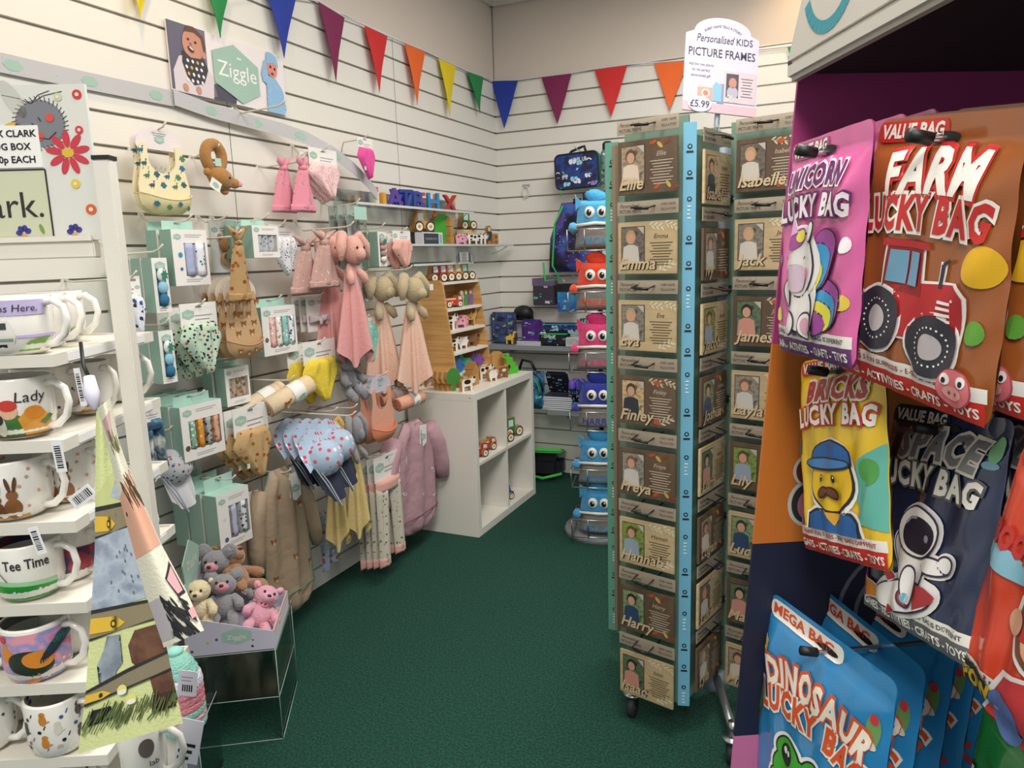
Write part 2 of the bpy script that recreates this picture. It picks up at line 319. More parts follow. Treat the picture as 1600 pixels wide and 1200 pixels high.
# --- tall narrow boxes of dinosaur socks
def sock_box(label, loc, w, h, d, cols, group, cat='gift box'):
    t = thing('sock_box', label, cat, loc, LR, group); b = MB(); b.b2((-w/2, .0015, 0), (w/2, d, h), TEALD)
    a, c, g = w*.3, h*.12, h*.86
    b.y = 0; b.b2((-w/2, 0, 0), (w/2, .0015, h), CARD); b.rc(-a, c, a, g, K('2f5260', .8)); b.hexa(0, g, w*.33, HEX, 2); b.tx('Ziggle', 0, g-.004, .01, CARD, 3, w=w*.4); b.hexa(a, c+.006, w*.14, HEX, 3); b.lines(-a, a, h*.07, 2, .006, GREYTX); b.obj('carton', t)
    n = len(cols)
    for i, cm in enumerate(cols):
        b = MB(); zc = c+(g-c)*.92*(n-i-.5)/n; b.ell((0, -.004, zc), (a*.95, .012, (g-c)*.5/n), cm, lump=.06)
        if i == 0: b.pr([(a*.9*sin(k*2*pi/14)*(1 if k % 2 else .55), zc+(g-c)*.16/1*cos(k*2*pi/14)*(1 if k % 2 else .55)) for k in range(14)], K('2f7f6a', .8), 34)
        b.obj('baby_sock', t)
    return t
SB = [K('dfe6e6', .9, bump=(80, .5)), K('8ec3d8', .9, bump=(80, .5)), K('2f6f94', .95, bump=(60, 1))]
loc, w, h = Lq(236, 403, 269, 487, .23)
t = sock_box('upper narrow mint box of blue dinosaur socks, foremost on its hook', loc, w, h, .042, SB, 'upper dinosaur sock boxes'); stack(t, ['upper sock box second on its hook, mint side showing', 'upper sock box third on its hook, mint side showing', 'upper sock box nearest the wall, mint side showing'], .046); hook(.23, loc.y, loc.z+h+.012, 'upper sock boxes')
loc, w, h = Lq(247, 518, 278, 596, .22)
t = sock_box('lower narrow mint box of blue dinosaur socks, foremost on its hook', loc, w, h, .042, SB, 'lower dinosaur sock boxes'); stack(t, ['lower sock box second on its hook, mint side showing', 'lower sock box third on its hook, mint side showing'], .046); hook(.22, loc.y, loc.z+h+.012, 'lower sock boxes')
loc, w, h = Lq(590, 362, 605, 416, .2)
PM = [K(c, .95, bump=(120, .8)) for c in ('b7a49c', 'c9938f', 'a58f8a', 'e6dcd2')]
t = sock_box('narrow mint box of grey and pink pompoms right of the pink bunnies', loc, w*1.05, h, .05, PM, 'pompom boxes'); stack(t, ['mint box standing behind the pompom box, plain side showing'], .056); hook(.2, loc.y, loc.z+h+.012, 'pompom boxes')
# --- silicone bibs
def motif_bear(b, x, z, s, m, h=1):
    b.el(x, z, s, s*.85, m, h, n=8); b.el(x-s*.85, z+s*.8, s*.35, s*.35, m, h, n=6); b.el(x+s*.85, z+s*.8, s*.35, s*.35, m, h, n=6); b.el(x, z-s*.45, s*.55, s*.5, K('e6c39a', .7), h+1, n=8); b.el(x, z-s*.3, s*.2, s*.15, INK, h+2, n=6)
def motif_dino(b, x, z, s, m, f=1, h=1):
    b.el(x, z, s, s*.55, m, h, n=8); b.pr([(x+f*s*.5, z), (x+f*s*1.0, z+s*.2), (x+f*s*.75, z+s*1.1), (x+f*s*1.15, z+s*1.1), (x+f*s*1.1, z+s*1.45), (x+f*s*.5, z+s*1.35)], m, h); b.pr([(x-f*s*.7, z+s*.2), (x-f*s*1.5, z-s*.1), (x-f*s*.7, z-s*.3)], m, h); b.rc(x-s*.6, z-s*.9, x-s*.3, z-s*.2, m, h); b.rc(x+s*.3, z-s*.9, x+s*.6, z-s*.2, m, h)
def motif_steg(b, x, z, s, m, h=1):
    b.pr([(x-s*1.1, z-s*.3), (x-s*.8, z+s*.3), (x-s*.5, z+s*.9), (x-s*.1, z+s*.6), (x+s*.2, z+s*1), (x+s*.5, z+s*.5), (x+s*1.1, z), (x+s*1.0, z-s*.3), (x+s*.6, z-s*.35), (x+s*.55, z-s*.8), (x-s*.45, z-s*.8), (x-s*.5, z-s*.35)], m, h)
def sil_bib(label, loc, w, h, col, pocket, motifs, group, card='e6dcdc', name='silicone_bib'):
    t = thing(name, label, 'bib', loc, LR, group); m = K(col, .55, bump=(30, .05)); mp = K(pocket, .55)
    hb = h*.8; P = []
    for a in range(9): P.append((w*.5*cos(pi+pi*a/8)*(1 if 0 < a < 8 else .99), hb*.22+hb*.22*sin(pi+pi*a/8)))
    R = [(w*.5, hb*.42), (w*.44, hb*.62), (w*.40, hb*.75), (w*.42, hb*.95), (w*.37, hb*1.02), (w*.28, hb*1.0), (w*.27, hb*.86)]
    N = [(w*.27*cos(a), hb*.8-hb*.2*sin(a)) for a in [pi*i/10 for i in range(1, 10)]]
    P += R+N+[(-x, z) for x, z in R[::-1]]
    b = MB(); b.ext(P, .004, m, 0); b.y = 0
    for i, (x, z, k) in enumerate(motifs):
        c = K(('2b6d8a', '55805a', '33606a')[i % 3], .6) if k == 'd' else K('8a5a2c', .6)
        if k == 'd': (motif_dino(b, x*w, z*hb, w*.052, c, 1) if i % 2 == 0 else motif_steg(b, x*w, z*hb, w*.06, c))
        elif k == 'b': motif_bear(b, x*w, z*hb, w*.07, c)
        elif k == 's': b.el(x*w, z*hb, w*.018, w*.014, K('8fa39a', .7), 1, n=6)
        elif k == 'l': b.ln([(x*w, z*hb), (x*w+.004, z*hb+.008)], .002, K('55805a', .7))
        elif k == 'p': b.el(x*w, z*hb, w*.025, w*.02, K('f2b9a0', .7), 1, n=6)
    b.obj('bib_body', t)
    b = MB(); dep = w*.2
    F = lambda i, j: (w*.5*(2*i-1)*(1-.12*(1-j))*(1 if j > .5 else (1-(1-j*2)**2*.35)), -dep*(1-(2*i-1)**2)**.5*(1-(1-j)**2*.75)-.0008, hb*.0+hb*.29*j*(1)+hb*.02-hb*.10*(1-(2*i-1)**2)*(j))
    b.grid(F, mp, 16, 6)
    b.tube([F(i/16, 1) for i in range(17)], .0022, mp, 5); b.S = lambda x, z, e: (x, F(min(1, max(0, x/w+.5)), min(1, max(0, (z+hb*.10*(1-(2*x/w)**2)-hb*.02)/(hb*.29))))[1]-e-.0008, z)
    for i in range(4 if motifs else 0):
        k = motifs[0][2]
        if k == 'b' : motif_bear(b, (-.3+.2*i)*w, hb*(.14-.04*(i % 2)), w*.045, K('8a5a2c', .6))
        elif k == 'd': motif_steg(b, (-.32+.21*i)*w, hb*(.15-.05*(i % 2)), w*.05, K(('2b6d8a', '55805a')[i % 2], .6))
    b.obj('catcher_pocket', t)
    b = MB(); b.ext([(-w*.43, hb*.93), (w*.43, hb*.93)]+[(w*.46*cos(a), hb*.99+(h-hb*.99)*sin(a)) for a in [pi*i/10 for i in range(11)]], .0015, K(card, .7), .0045); b.y = .004; b.lines(-w*.15, w*.15, h*.93, 2, .006, GREYTX, 2, c=True); logo(b, 0, h*.865, w*.09, 2); b.obj('header_card', t)
    return t
loc, w, h = Lq(206, 192, 301, 338, .13)
dm = [(x, z, 'd') for x, z in ((-.4, .9), (.4, .84), (-.36, .72), (.38, .7), (-.33, .55), (-.14, .58), (.06, .56), (.28, .56), (-.25, .42), (-.03, .43), (.2, .42), (.38, .46))]+[(x, z, 'l') for x, z in ((-.3, .64), (-.05, .66), (.14, .66), (-.4, .63), (.2, .5), (-.15, .5), (.34, .62), (-.44, .8))]
t = sil_bib('cream silicone bib printed with blue and green dinosaurs, in front', loc, w, h, 'ecdfb8', 'e6d6a6', dm, 'dinosaur bibs'); stack(t, ['cream dinosaur bib hidden just behind the front dinosaur bib'], .025); hook(.14, loc.y, loc.z+h-.012, 'cream dinosaur bibs')
loc, w, h = Lq(345, 433, 412, 555, .22)
bm = [(x, z, 'b') for x, z in ((-.4, .84), (.42, .84), (-.2, .66), (.16, .66), (-.33, .52), (0, .52), (.3, .52), (-.16, .38), (.22, .38))]+[(x, z, 's') for x, z in ((0, .66), (-.4, .68), (-.16, .52), (.16, .52), (.38, .66), (0, .38), (-.36, .4), (.4, .4))]
t = sil_bib('beige silicone bib printed with brown bears, foremost of its stack', loc, w, h, 'c9a57d', 'bf9a72', bm, 'bear bibs', 'd6cabc'); stack(t, ['beige bear bib second on its hook', 'beige bear bib third on its hook', 'beige bear bib nearest the wall'], .035); hook(.23, loc.y, loc.z+h-.02, 'beige bear bibs')
loc, w, h = Lq(577, 590, 618, 682, .3)
t = sil_bib('peach silicone bib with orange pocket, foremost of three', loc, w, h, 'e2a48c', 'e8906a', [(x, z, 'p') for x, z in ((-.2, .6), (.1, .64), (.25, .5), (-.05, .5), (-.3, .45))], 'peach bibs', 'c9c4d2'); stack(t, ['middle peach silicone bib of the three on one hook', 'rearmost peach silicone bib, nearest the wall'], .06, 0, -.012); hook(.31, loc.y, loc.z+h-.012, 'peach silicone bibs')
# --- soft goods
BEAR = lambda base: K(base, .95, bump=(70, .4), dots=((42, .32), '8a5028', 'a8622f', '7a4a26'))
def bandana(label, loc, w, h, mat, group, tip=.5, cardh=.3, tagm=None, rz=LR, lg=-1):
    t = thing('bandana_bib', label, 'bib', loc, rz, group); hc = h*(1-cardh*.8)
    b = MB(); b.puff(mat, lambda v: w*(.72+.28*min(1, v*3.5))*(1-(max(0, v-.3)/.7)**1.1*.95) if v > .3 else w*(.72+.28*min(1, v*3.5)), hc, .022, lambda v: w*(tip-.5)*max(0, v-.3)*1.1, .006, 3, 16, 16, cl=14); b.obj('cloth', t)
    header(t, w*.86, h*cardh, hc-.2*h*cardh, lg=lg, y=.002)
    if tagm: b = MB(); b.box((-w*.25, -.016, hc*.32), (.012, .002, .016), tagm); b.obj('side_tag', t)
    return t
loc, w, h = Lq(275, 476, 352, 580, .23)
t = bandana('mint bandana bib with red and black tractors on a white card', loc, w, h, K('b9d0bb', .95, dots=((80, .36), '2a2a2a', '3a3a3a', 'b5402f', '2a2a2a'), bump=(80, .4)), 'tractor bibs', .62, .33); stack(t, ['tractor bandana bib second on its hook, barcode side out', 'tractor bandana bib nearest the wall'], .05, 0, -.012); hook(.24, loc.y, loc.z+h-.015, 'mint tractor bibs')
loc, w, h = Lq(417, 350, 468, 430, .12); bandana('white bandana bib scattered with small grey stars', loc, w, h, K('e9e9ef', .95, dots=((110, .28), '5a6a8a', '8a93a8', '3a4a5a'), bump=(60, .3)), None, .55, .28); hook(.12, loc.y, loc.z+h-.01, 'grey star bib')
loc, w, h = Lq(478, 228, 534, 314, .15)
t = bandana('pale pink sprigged bandana bib on a white card, foremost', loc, w, h, K('eec9c9', .95, dots=((130, .3), 'c98a92', 'b9727f', 'f6e6e2'), bump=(50, .4)), 'pink sprig bibs', .7, .34); stack(t, ['pink bandana bib second behind the sprigged one', 'pink bandana bib third behind the sprigged one'], .022, 0, -.008); hook(.16, loc.y, loc.z+h-.012, 'pale pink bandana bibs')
loc, w, h = Lq(556, 212, 587, 282, .15); bandana('hot pink bandana bib with a black and white strap, high on the wall', loc, w, h, K('e0569c', .95, bump=(60, .5)), None, .62, .3, K('e9e9e9', .6, dots=((200, .3), '2a2a2a', '2a2a2a'))); hook(.15, loc.y, loc.z+h-.01, 'hot pink bib')
loc, w, h = Lq(552, 500, 594, 563, .13); bandana('turquoise crinkled bandana bib hanging alone below the pink bunnies', loc, w, h, K('83c9ba', .95, dots=((90, .3), 'bfe6dc', '5aa89a', 'a8d9cc'), bump=(60, .9)), None, .6, .16); hook(.13, loc.y, loc.z+h-.01, 'turquoise bib')
loc, w, h = Lq(468, 537, 533, 620, .2)
t = bandana('yellow bandana bib with a faint check on a white card', loc, w, h, K('e3c83c', .95, bump=(40, .9), dots=((110, .25), 'ead987', 'efe2a0', 'd9c04a')), 'yellow bibs', .55, .36); stack(t, ['yellow bandana bib half hidden behind the front yellow one'], .06, -.02, -.01); hook(.21, loc.y, loc.z+h-.015, 'yellow bibs')
loc, w, h = Lq(358, 642, 430, 736, .22)
t = bandana('tan bandana bib printed with orange bears on a white card', loc, w, h, K('c2a172', .95, dots=((40, .3), 'a55a26', 'b5652f', '9a5024'), bump=(40, .9)), 'tan bear bibs', .62, .38, K('e9e6e0', .6, dots=((300, .3), '333333', '333333'))); stack(t, ['tan bandana bib second on its hook', 'tan bandana bib nearest the wall'], .04, 0, -.01); hook(.23, loc.y, loc.z+h-.015, 'tan bear bandana bibs')
loc, w, h = Lq(611, 360, 646, 418, .2)
t = bandana('pink bandana bib printed with a llama face, right of the pompom box', loc, w, h, K('e0aca0', .95, bump=(50, .5), dots=((40, .16), '3a3a3a', 'f2e6e0', 'a85a5a')), 'llama bibs', .58, .3); stack(t, ['brown bandana bib hanging behind the llama bib'], .05, -.005, -.01); hook(.21, loc.y, loc.z+h-.01, 'llama bibs')
loc, w, h = Lq(191, 432, 230, 521, .28); bandana('white card bib with blue and navy dinosaurs beside the mug stand post', loc, w, h, K('e6e8f0', .9, dots=((60, .38), '2f5a9a', '2a2a3a', '3f8fb8', '2f3a5a', '5a3a3a')), None, .5, .42, lg=1); hook(.28, loc.y, loc.z+h-.012, 'white dinosaur bib')
# knotted hats
def knot_hat(label, loc, w, h, mat, group, loose=0, rz=LR):
    t = thing('knotted_hat', label, 'baby hat', loc, rz, group); hb = h*.78
    b = MB(); b.puff(mat, lambda v: w*(.13+.87*min(1, (v/.92))**.68) if v < .92 else w*.98, hb, .028, fold=.005, nf=2, cl=20); b.obj('hat_body', t)
    b = MB(); b.puff(mat, lambda v: w*1.03, hb*.17, .031, fold=.002, cl=14, N=6); b.obj('cuff', t)
    b = MB(); b.ell((0, -.012, hb*1.0), (w*.13, .016, w*.1), mat, lump=.1)
    for s in (-1, 1): b.tube([(0, -.012, hb), (s*w*.14, -.012, hb+h*.12), (s*w*(.2+loose), -.014, hb+h*.21)], [.007, .012, .003], mat, 8)
    b.obj('top_knot', t); return t
pk = K('df8fa2', .95, bump=(60, .4), dots=((55, .2), '8a7a8a', 'a0707f', '9a8a92'))
loc, w, h = Lq(449, 240, 492, 333, .19)
t = knot_hat('pink knotted baby hat with grey dots, right of two', loc, w, h, pk, 'pink knotted hats')
dup(t, loc+V((-.06, -.035, 0)), 'pink knotted baby hat with grey dots, left of two'); hook(.2, loc.y-.01, loc.z+h-.03, 'pink knotted hats')
rose = K('c09a92', .95, bump=(60, .5), dots=((70, .2), 'e0ccc4', 'a87f78', 'd9c2ba'))
loc, w, h = Lq(478, 358, 530, 448, .22)
t = knot_hat('dusty rose knotted baby hat, front of two', loc, w, h, rose, 'dusty rose knotted hats', .2); dup(t, loc+V((-.05, -.05, -.02)), 'dusty rose knotted baby hat, left and behind'); hook(.23, loc.y, loc.z+h-.05, 'dusty rose hats')
loc, w, h = Lq(348, 352, 392, 470, .27); knot_hat('tan knotted baby hat with brown bears in front of the teether pack', loc, w, h, BEAR('b08f63'), None, .25); hook(.28, loc.y, loc.z+h-.04, 'tan bear hat')
# ring rattle
t = thing('ring_rattle', 'brown plush ring rattle with a bear head and square tag', 'baby toy', Lq(307, 238, 357, 302, .1)[0], LR); m = K('a87740', .95, bump=(160, .6), sheen=.3)
b = MB(); b.tube([(.0+.036*cos(a), -.01, .115+.042*sin(a)) for a in [2*pi*i/20 for i in range(20)]], .019, m, 10, True); b.obj('ring', t)
b = MB(); b.ell((.012, -.02, .045), (.052, .035, .036), m, Mx.Rotation(.35, 3, 'Y')); b.ell((.058, -.035, .03), (.02, .018, .017), m); b.obj('head', t)
for x, z in ((-.036, .062), (.03, .005)): b = MB(); b.ell((x, -.015, z), (.016, .012, .014), m); b.obj('ear', t)
b = MB(); b.ell((.07, -.048, .028), (.01, .007, .01), K('d9a0a0', .7)); b.obj('nose', t); b = MB(); b.ell((.02, -.054, .045), (.004, .004, .004), BLK); b.obj('eye', t)
b = MB(); b.M = Mx.Rotation(.5, 4, 'Y'); b.box((-.045, -.05, -.005), (.044, .002, .034), CARD); b.y = -.0512; b.hexa(-.045, -.005, .013, HEX); b.obj('swing_tag', t)
b = MB(); b.box((-.005, -.033, .095), (.026, .002, .026), TEAL); b.obj('band_label', t); hook(.11, t.location.y+.01, t.location.z+.13, 'brown bear ring rattle')
# comforters: plush head with long ears above a hanging blanket
def drape(b, m, w, h, d, nf, ph=0, top=.12, pts=3, M=48, N=14, xo=0):
    def F(i, j):
        a = 2*pi*i; k = top+(1-top)*j**.75; r = 1+.3*j**.6*sin(nf*a+ph)+.2*j*sin((nf//2)*a+1)
        return (xo*j+w/2*k*r*cos(a), d/2*k*r*sin(a), h*(1-j)-h*.26*j*(.5+.5*sin(pts*a+ph*2)))
    b.grid(F, m, M, N); b.M = None; return b
def comforter(label, loc, w, h, fur, cloth, group, rz=LR, hw=.42, face=True, ears=1):
    t = thing('comforter', label, 'baby comforter', loc, rz, group); H = h*.3; zc = h-H*.55
    b = MB(); b.ell((0, -.02, zc), (w*hw*.62, w*.24, H*.42), fur, lump=.02); b.ell((.0, -.02-w*.17, zc-H*.12), (w*.15, w*.14, H*.2), fur); b.obj('head', t)
    for s in (-1, 1):
        b = MB(); b.tube([(s*w*.1, 0, zc+H*.3), (s*w*.3, -.01, zc+H*.42), (s*w*.46, -.02, zc+H*.12), (s*w*.52, -.025, zc-H*.3*ears)], [w*.06, w*.12, w*.13, w*.05], fur, 9); b.obj('ear', t)
        b = MB(); b.tube([(s*w*.12, -.01, h*.68), (s*w*.26, -.03, h*.6), (s*w*.3, -.04, h*.54)], [w*.07, w*.1, w*.06], fur, 8); b.obj('arm', t)
        if face: b = MB(); b.ell((s*w*.13, -.02-w*.21, zc+H*.06), (.005, .004, .006), BLK); b.obj('eye', t)
    b = MB(); drape(b, cloth, w, h*.72, w*.6, 8, 1.1, .2, 3, 72); b.obj('blanket', t)
    return t
pkf, pkc = K('e0a99a', 1, bump=(150, 1), sheen=.4), K('d99a98', 1, bump=(90, .6), sheen=.3)
loc, w, h = Lq(520, 360, 577, 534, .26)
t = comforter('pink plush bunny comforter with floppy ears, front of two', loc, w*.9, h, pkf, pkc, 'pink bunny comforters'); dup(t, loc+V((-.12, .02, .005)), 'pink bunny comforter tucked behind the front pink bunny'); hook(.27, loc.y, loc.z+h+.01, 'pink bunny comforters')
bgf, bgc = K('bfae8a', 1, bump=(150, 1), sheen=.4), K('e3bca8', 1, bump=(90, .6), dots=((60, .16), 'd99a8a', 'efd2c2'))
loc, w, h = Lq(615, 428, 670, 575, .24)
t = comforter('beige plush bunny comforter with peach muslin blanket, right of two', loc, w*.8, h, bgf, bgc, 'beige bunny comforters', face=False); dup(t, loc+V((-.11, -.09, .01)), 'beige bunny comforter with peach blanket, left of two'); hook(.25, loc.y-.02, loc.z+h+.01, 'beige bunny comforters')
b = MB(); b.box((0, 0, 0), (.03, .003, .028), CARD); b.obj('swing_tag', t, (.09, -.06, h*.85))
must = K('d6bd7c', 1, bump=(90, .7), sheen=.3)
loc, w, h = Lq(497, 655, 545, 815, .22)
t = comforter('mustard plush comforter hanging behind the strawberry sun hats', loc, w*.8, h, K('c9a45a', 1, bump=(150, 1), sheen=.4), must, None, face=False)
loc2, w2, h2 = Lq(537, 648, 572, 800, .25); comforter('grey and white plush bunny comforter with mustard blanket', loc2, w2*1.1, h2, K('8f8f94', 1, bump=(150, 1), sheen=.4), must, None, face=False, ears=1.6); hook(.26, loc2.y, loc2.z+h2+.01, 'grey bunny comforter'); hook(.24, loc.y, loc.z+h+.01, 'mustard comforter')
# grey plush hanging upside down its ears
def soft_toy(label, loc, s, m, group=None, rz=LR, inner=None, name='soft_toy', snout=None, earz=.3, earr=(.3, .16, .34), rx=0, ry=0):
    t = thing(name, label, 'soft toy', loc, rz, group, rx, ry); inner = inner or m
    b = MB(); b.ell((0, 0, s*.95), (s*.36, s*.32, s*.44), m, lump=.02); b.obj('body', t)
    b = MB(); b.ell((0, -s*.06, s*1.6), (s*.42, s*.38, s*.37), m, lump=.015); b.ell((0, -s*.36, s*1.5), (s*.22, s*.2, s*.17), snout or m); b.obj('head', t)
    for k in (-1, 1):
        b = MB(); b.ell((k*s*.4, s*.02, s*(1.6+earz)), (s*earr[0]*.8, s*earr[1], s*earr[2]), m, Mx.Rotation(k*.5, 3, 'Y')); b.ell((k*s*.4, -s*.1, s*(1.6+earz)), (s*earr[0]*.5, s*earr[1]*.5, s*earr[2]*.6), inner, Mx.Rotation(k*.5, 3, 'Y')); b.obj('ear', t)
        b = MB(); b.tube([(k*s*.3, -s*.02, s*1.2), (k*s*.5, -s*.22, s*.98), (k*s*.52, -s*.4, s*.8)], [s*.13, s*.16, s*.15], m, 9); b.obj('arm', t)
        b = MB(); b.tube([(k*s*.22, 0, s*.7), (k*s*.32, -s*.3, s*.45), (k*s*.34, -s*.5, s*.3)], [s*.17, s*.19, s*.18], m, 9); b.ell((k*s*.34, -s*.52, s*.3), (s*.17, s*.1, s*.19), m); b.obj('leg', t)
        b = MB(); b.ell((k*s*.17, -s*.41, s*1.66), (s*.045, s*.03, s*.05), BLK); b.obj('eye', t)
    b = MB(); b.ell((0, -s*.54, s*1.53), (s*.075, s*.05, s*.055), K('3a2620', .4)); b.obj('nose', t)
    return t
gry = K('8b8b90', 1, bump=(160, 1), sheen=.4)
loc, w, h = Lq(529, 548, 558, 627, .2); soft_toy('grey plush elephant hanging beside the yellow bibs', loc, h/2.1, gry, earr=(.34, .12, .3)); hook(.2, loc.y, loc.z+h, 'grey plush elephant')
# rolled swaddles with a paper band, hung by their band
def swaddle(label, loc, L, r, m, cut, group, tilt=.35, motif=None):
    t = thing('swaddle_roll', label, 'swaddle blanket', loc, LR, group); e = V((cos(tilt*.3), -.25, sin(tilt))).normalized(); a = -e*L/2; c = e*L/2
    b = MB(); b.tube([a+(c-a)*k for k in (0, .02, .3, .7, .98, 1)], [r*.9, r, r*1.02, r*1.03, r, r*.85], m, 16)
    p = [a-e*.001+(e.orthogonal().normalized()*cos(q)+e.cross(e.orthogonal().normalized())*sin(q))*(r*.9*q/16+.001) for q in [i*.4 for i in range(41)]]; b.tube(p, .0022, cut, 4); b.obj('roll', t)
    b = MB(); b.tube([a+(c-a)*.5, a+(c-a)*.76], r*1.07, CARD, 16, caps=False); q = a+(c-a)*.63; b.M = Mx.Translation(q)@Mx.Rotation(.35, 4, 'X')@Mx.Rotation(-tilt, 4, 'Y'); b.y = -r*1.08; b.hexa(0, 0, r*.55, HEX); b.obj('paper_band', t)
    if motif:
        b = MB(); b.M = Mx.Translation(a+(c-a)*.3)@Mx.Rotation(.3, 4, 'X')@Mx.Rotation(-tilt, 4, 'Y'); b.y = -r*1.04; motif_bear(b, 0, 0, r*.45, K('a5682f', .9)); b.obj('printed_bear', t)
    return t
cr = K('dcc6a6', 1, bump=(70, .8)); crd = K('9a8260', 1); pe = K('e0a78c', 1, bump=(70, .8)); ped = K('b9654a', 1)
c = onL(452, 618, .24); swaddle('cream swaddle roll printed with a bear, front of two', c, .2, .036, cr, crd, 'cream swaddle rolls', motif=1); swaddle('cream swaddle roll tucked behind and left of the front one', c+V((-.09, -.05, -.015)), .2, .034, cr, crd, 'cream swaddle rolls'); hook(.25, c.y, c.z+.05, 'cream swaddle rolls')
c = onL(640, 626, .24); swaddle('peach swaddle roll beside the white cube shelf, front of two', c, .16, .032, pe, ped, 'peach swaddle rolls', .1); swaddle('peach swaddle roll hanging behind the front peach one', c+V((-.08, -.02, .02)), .16, .03, pe, ped, 'peach swaddle rolls', .1); hook(.25, c.y, c.z+.05, 'peach swaddle rolls')
# long-sleeved smock bibs
def smock(label, loc, w, h, m, edge, motifs, mc, group, rx=0):
    t = thing('smock_bib', label, 'smock bib', loc, LR, group, rx)
    b = MB(); W = lambda v: w*(.3+.4*min(1, v*5)+.1*min(1, v*2)) if v < .86 else w*.8*max(.05, (1-((v-.86)/.14)**2))**.5
    b.puff(m, W, h, .03, fold=.012, nf=2.4, M=20, N=24, cl=18)
    for i, (x, z) in enumerate(motifs): (motif_bear(b, x*w, z*h, w*.035, mc) if mc else b.el(x*w, z*h, w*.02, w*.05, K('d9c9cb', .9), 1, a=.4*i, n=8))
    b.obj('smock_body', t)
    b = MB(); b.tube([(x*w, -.035*(1-(x/.42)**2)-.006, h*.17-abs(x)**2*h*.1) for x in [-.4+.08*i for i in range(11)]], .0028, edge, 5)
    b.tube([(W(v)/2, -.002, h*(1-v)) for v in [i/24 for i in range(25)]]+[(-W(1-v)/2, -.002, h*v) for v in [i/24 for i in range(25)]], .0026, edge, 5); b.obj('binding', t)
    for s in (-1, 1):
        b = MB(); b.tube([(s*w*.32, .0, h*.9), (s*w*.44, .0, h*.72), (s*w*.5, -.005, h*.52), (s*w*.52, -.01, h*.38)], [w*.09, w*.11, w*.1, w*.075], m, 10); b.obj('sleeve', t)
    b = MB(); b.M = Mx.Rotation(.08, 4, 'Y'); b.ext([(-.03, h*.8), (0, h*.77), (.03, h*.8), (.03, h*.96), (-.03, h*.96)], .0015, CARD, -.04); b.y = -.0405; b.hexa(0, h*.855, .022, HEX); b.tx('Ziggle', 0, h*.85, .01, CARD, 2, w=.03); b.obj('swing_tag', t)
    return t
smb = K('a8927a', .6, bump=(12, .6, .02)); GR = K('5f8f7c', .7)
loc, w, h = Lq(398, 750, 497, 930, .2)
t = smock('beige long sleeved smock bib printed with bears, green edging', loc, w*1.1, h, smb, GR, [(-.1, .82), (.25, .72), (.38, .55), (-.28, .55), (0, .4), (.3, .3), (-.3, .3), (.0, .15), (.12, .9)], K('8a4a20', .8), 'bear smock bibs', rx=-.04)
dup(t, loc+V((-.06, -.16, -.03)), 'beige smock bib partly hidden behind the safari gift boxes'); hook(.22, loc.y, loc.z+h-.02, 'beige bear smock bib')
loc, w, h = Lq(597, 676, 690, 805, .22)
smock('dusty pink long sleeved smock bib against the cube shelf', loc, w*1.0, h, K('b8919a', .6, bump=(12, .6, .02)), K('7a4a58', .7), [(-.2, .7), (.1, .62), (.3, .5), (-.25, .42), (.05, .35), (.3, .28)], None, None); hook(.24, loc.y, loc.z+h-.02, 'pink smock bib')
# sun hats with neck flaps
sth = K('a9bfd6', .9, bump=(50, .4), dots=((46, .34), 'd0566a', 'c94a60', 'd0566a', 'e9e4ea')); navy = K('2a2f42', .95, bump=(60, .4))
def sun_hat(label, loc, r, m, lining, group, rz=LR, rx=0, ry=0):
    t = thing('sun_hat', label, 'sun hat', loc, rz, group, rx, ry)
    b = MB(); b.lathe([(.001, r*.95), (r*.4, r*.9), (r*.72, r*.68), (r*.9, r*.3), (r*.94, 0)], m, 28); b.obj('crown', t)
    b = MB(); b.lathe([(r*.93, r*.02), (r*.86, r*.2), (r*.6, r*.62), (.001, r*.86)], lining, 28); b.obj('lining', t)
    b = MB(); b.grid(lambda i, j: ((r*.93+r*.5*j)*cos(pi*(1.2*i-.1))*(1-.1*j*sin(9*i)), (r*.93+r*.62*j)*sin(pi*(1.2*i-.1)), r*.02-r*.12*j+.012*j*sin(14*i)), m, 26, 5); b.obj('brim', t)
    b = MB(); b.grid(lambda i, j: (r*.92*cos(pi*(1.12+.76*i))*(1-.05*j), r*.92*sin(pi*(1.12+.76*i))-r*1.35*j, .01*j*sin(12*i)+r*.05*j), lining, 16, 5); b.obj('neck_flap', t)
    b = MB(); b.tube([(-r*.85, -r*.2, 0), (-r*.75, -r*1.2, .02), (-r*.5, -r*2.5, .03), (-r*.42, -r*2.45, .03), (-r*.55, -r*1.2, .02), (-r*.8, 0, 0)], .0028, K('9aa2aa', .8), 5); b.obj('chin_cord', t)
    return t
p0, p1 = onL(455, 700, .16), onL(512, 712, .42)
t = sun_hat('blue strawberry sun hat with wide brim, foremost on the hook', p1+V((-.02, .0, -.01)), .072, sth, navy, 'strawberry sun hats', rx=1.2)
for i, wd_ in enumerate(('second', 'third', 'fourth', 'fifth', 'sixth')): dup(t, V((.335-.038*i, p0.y+.02+.01*(3-i), p0.z+.01)), 'navy lined strawberry sun hat, %s from the front on its hook' % wd_)
hook(.4, p0.y+.07, p0.z+.12, 'strawberry sun hats')
loc, w, h = Lq(252, 672, 292, 812, .12)
t = sun_hat('grey dinosaur print sun hat hanging behind the mug stand', loc+V((.02, -.02, h*.62)), .062, K('c3c3ca', .9, dots=((75, .34), '3a4a6a', '5a5a7a', 'a8704a', '8a8a9a'), bump=(50, .4)), K('c9c9cf', .9), None, rx=1.2); hook(.14, loc.y-.02, loc.z+h-.01, 'grey dinosaur sun hat')
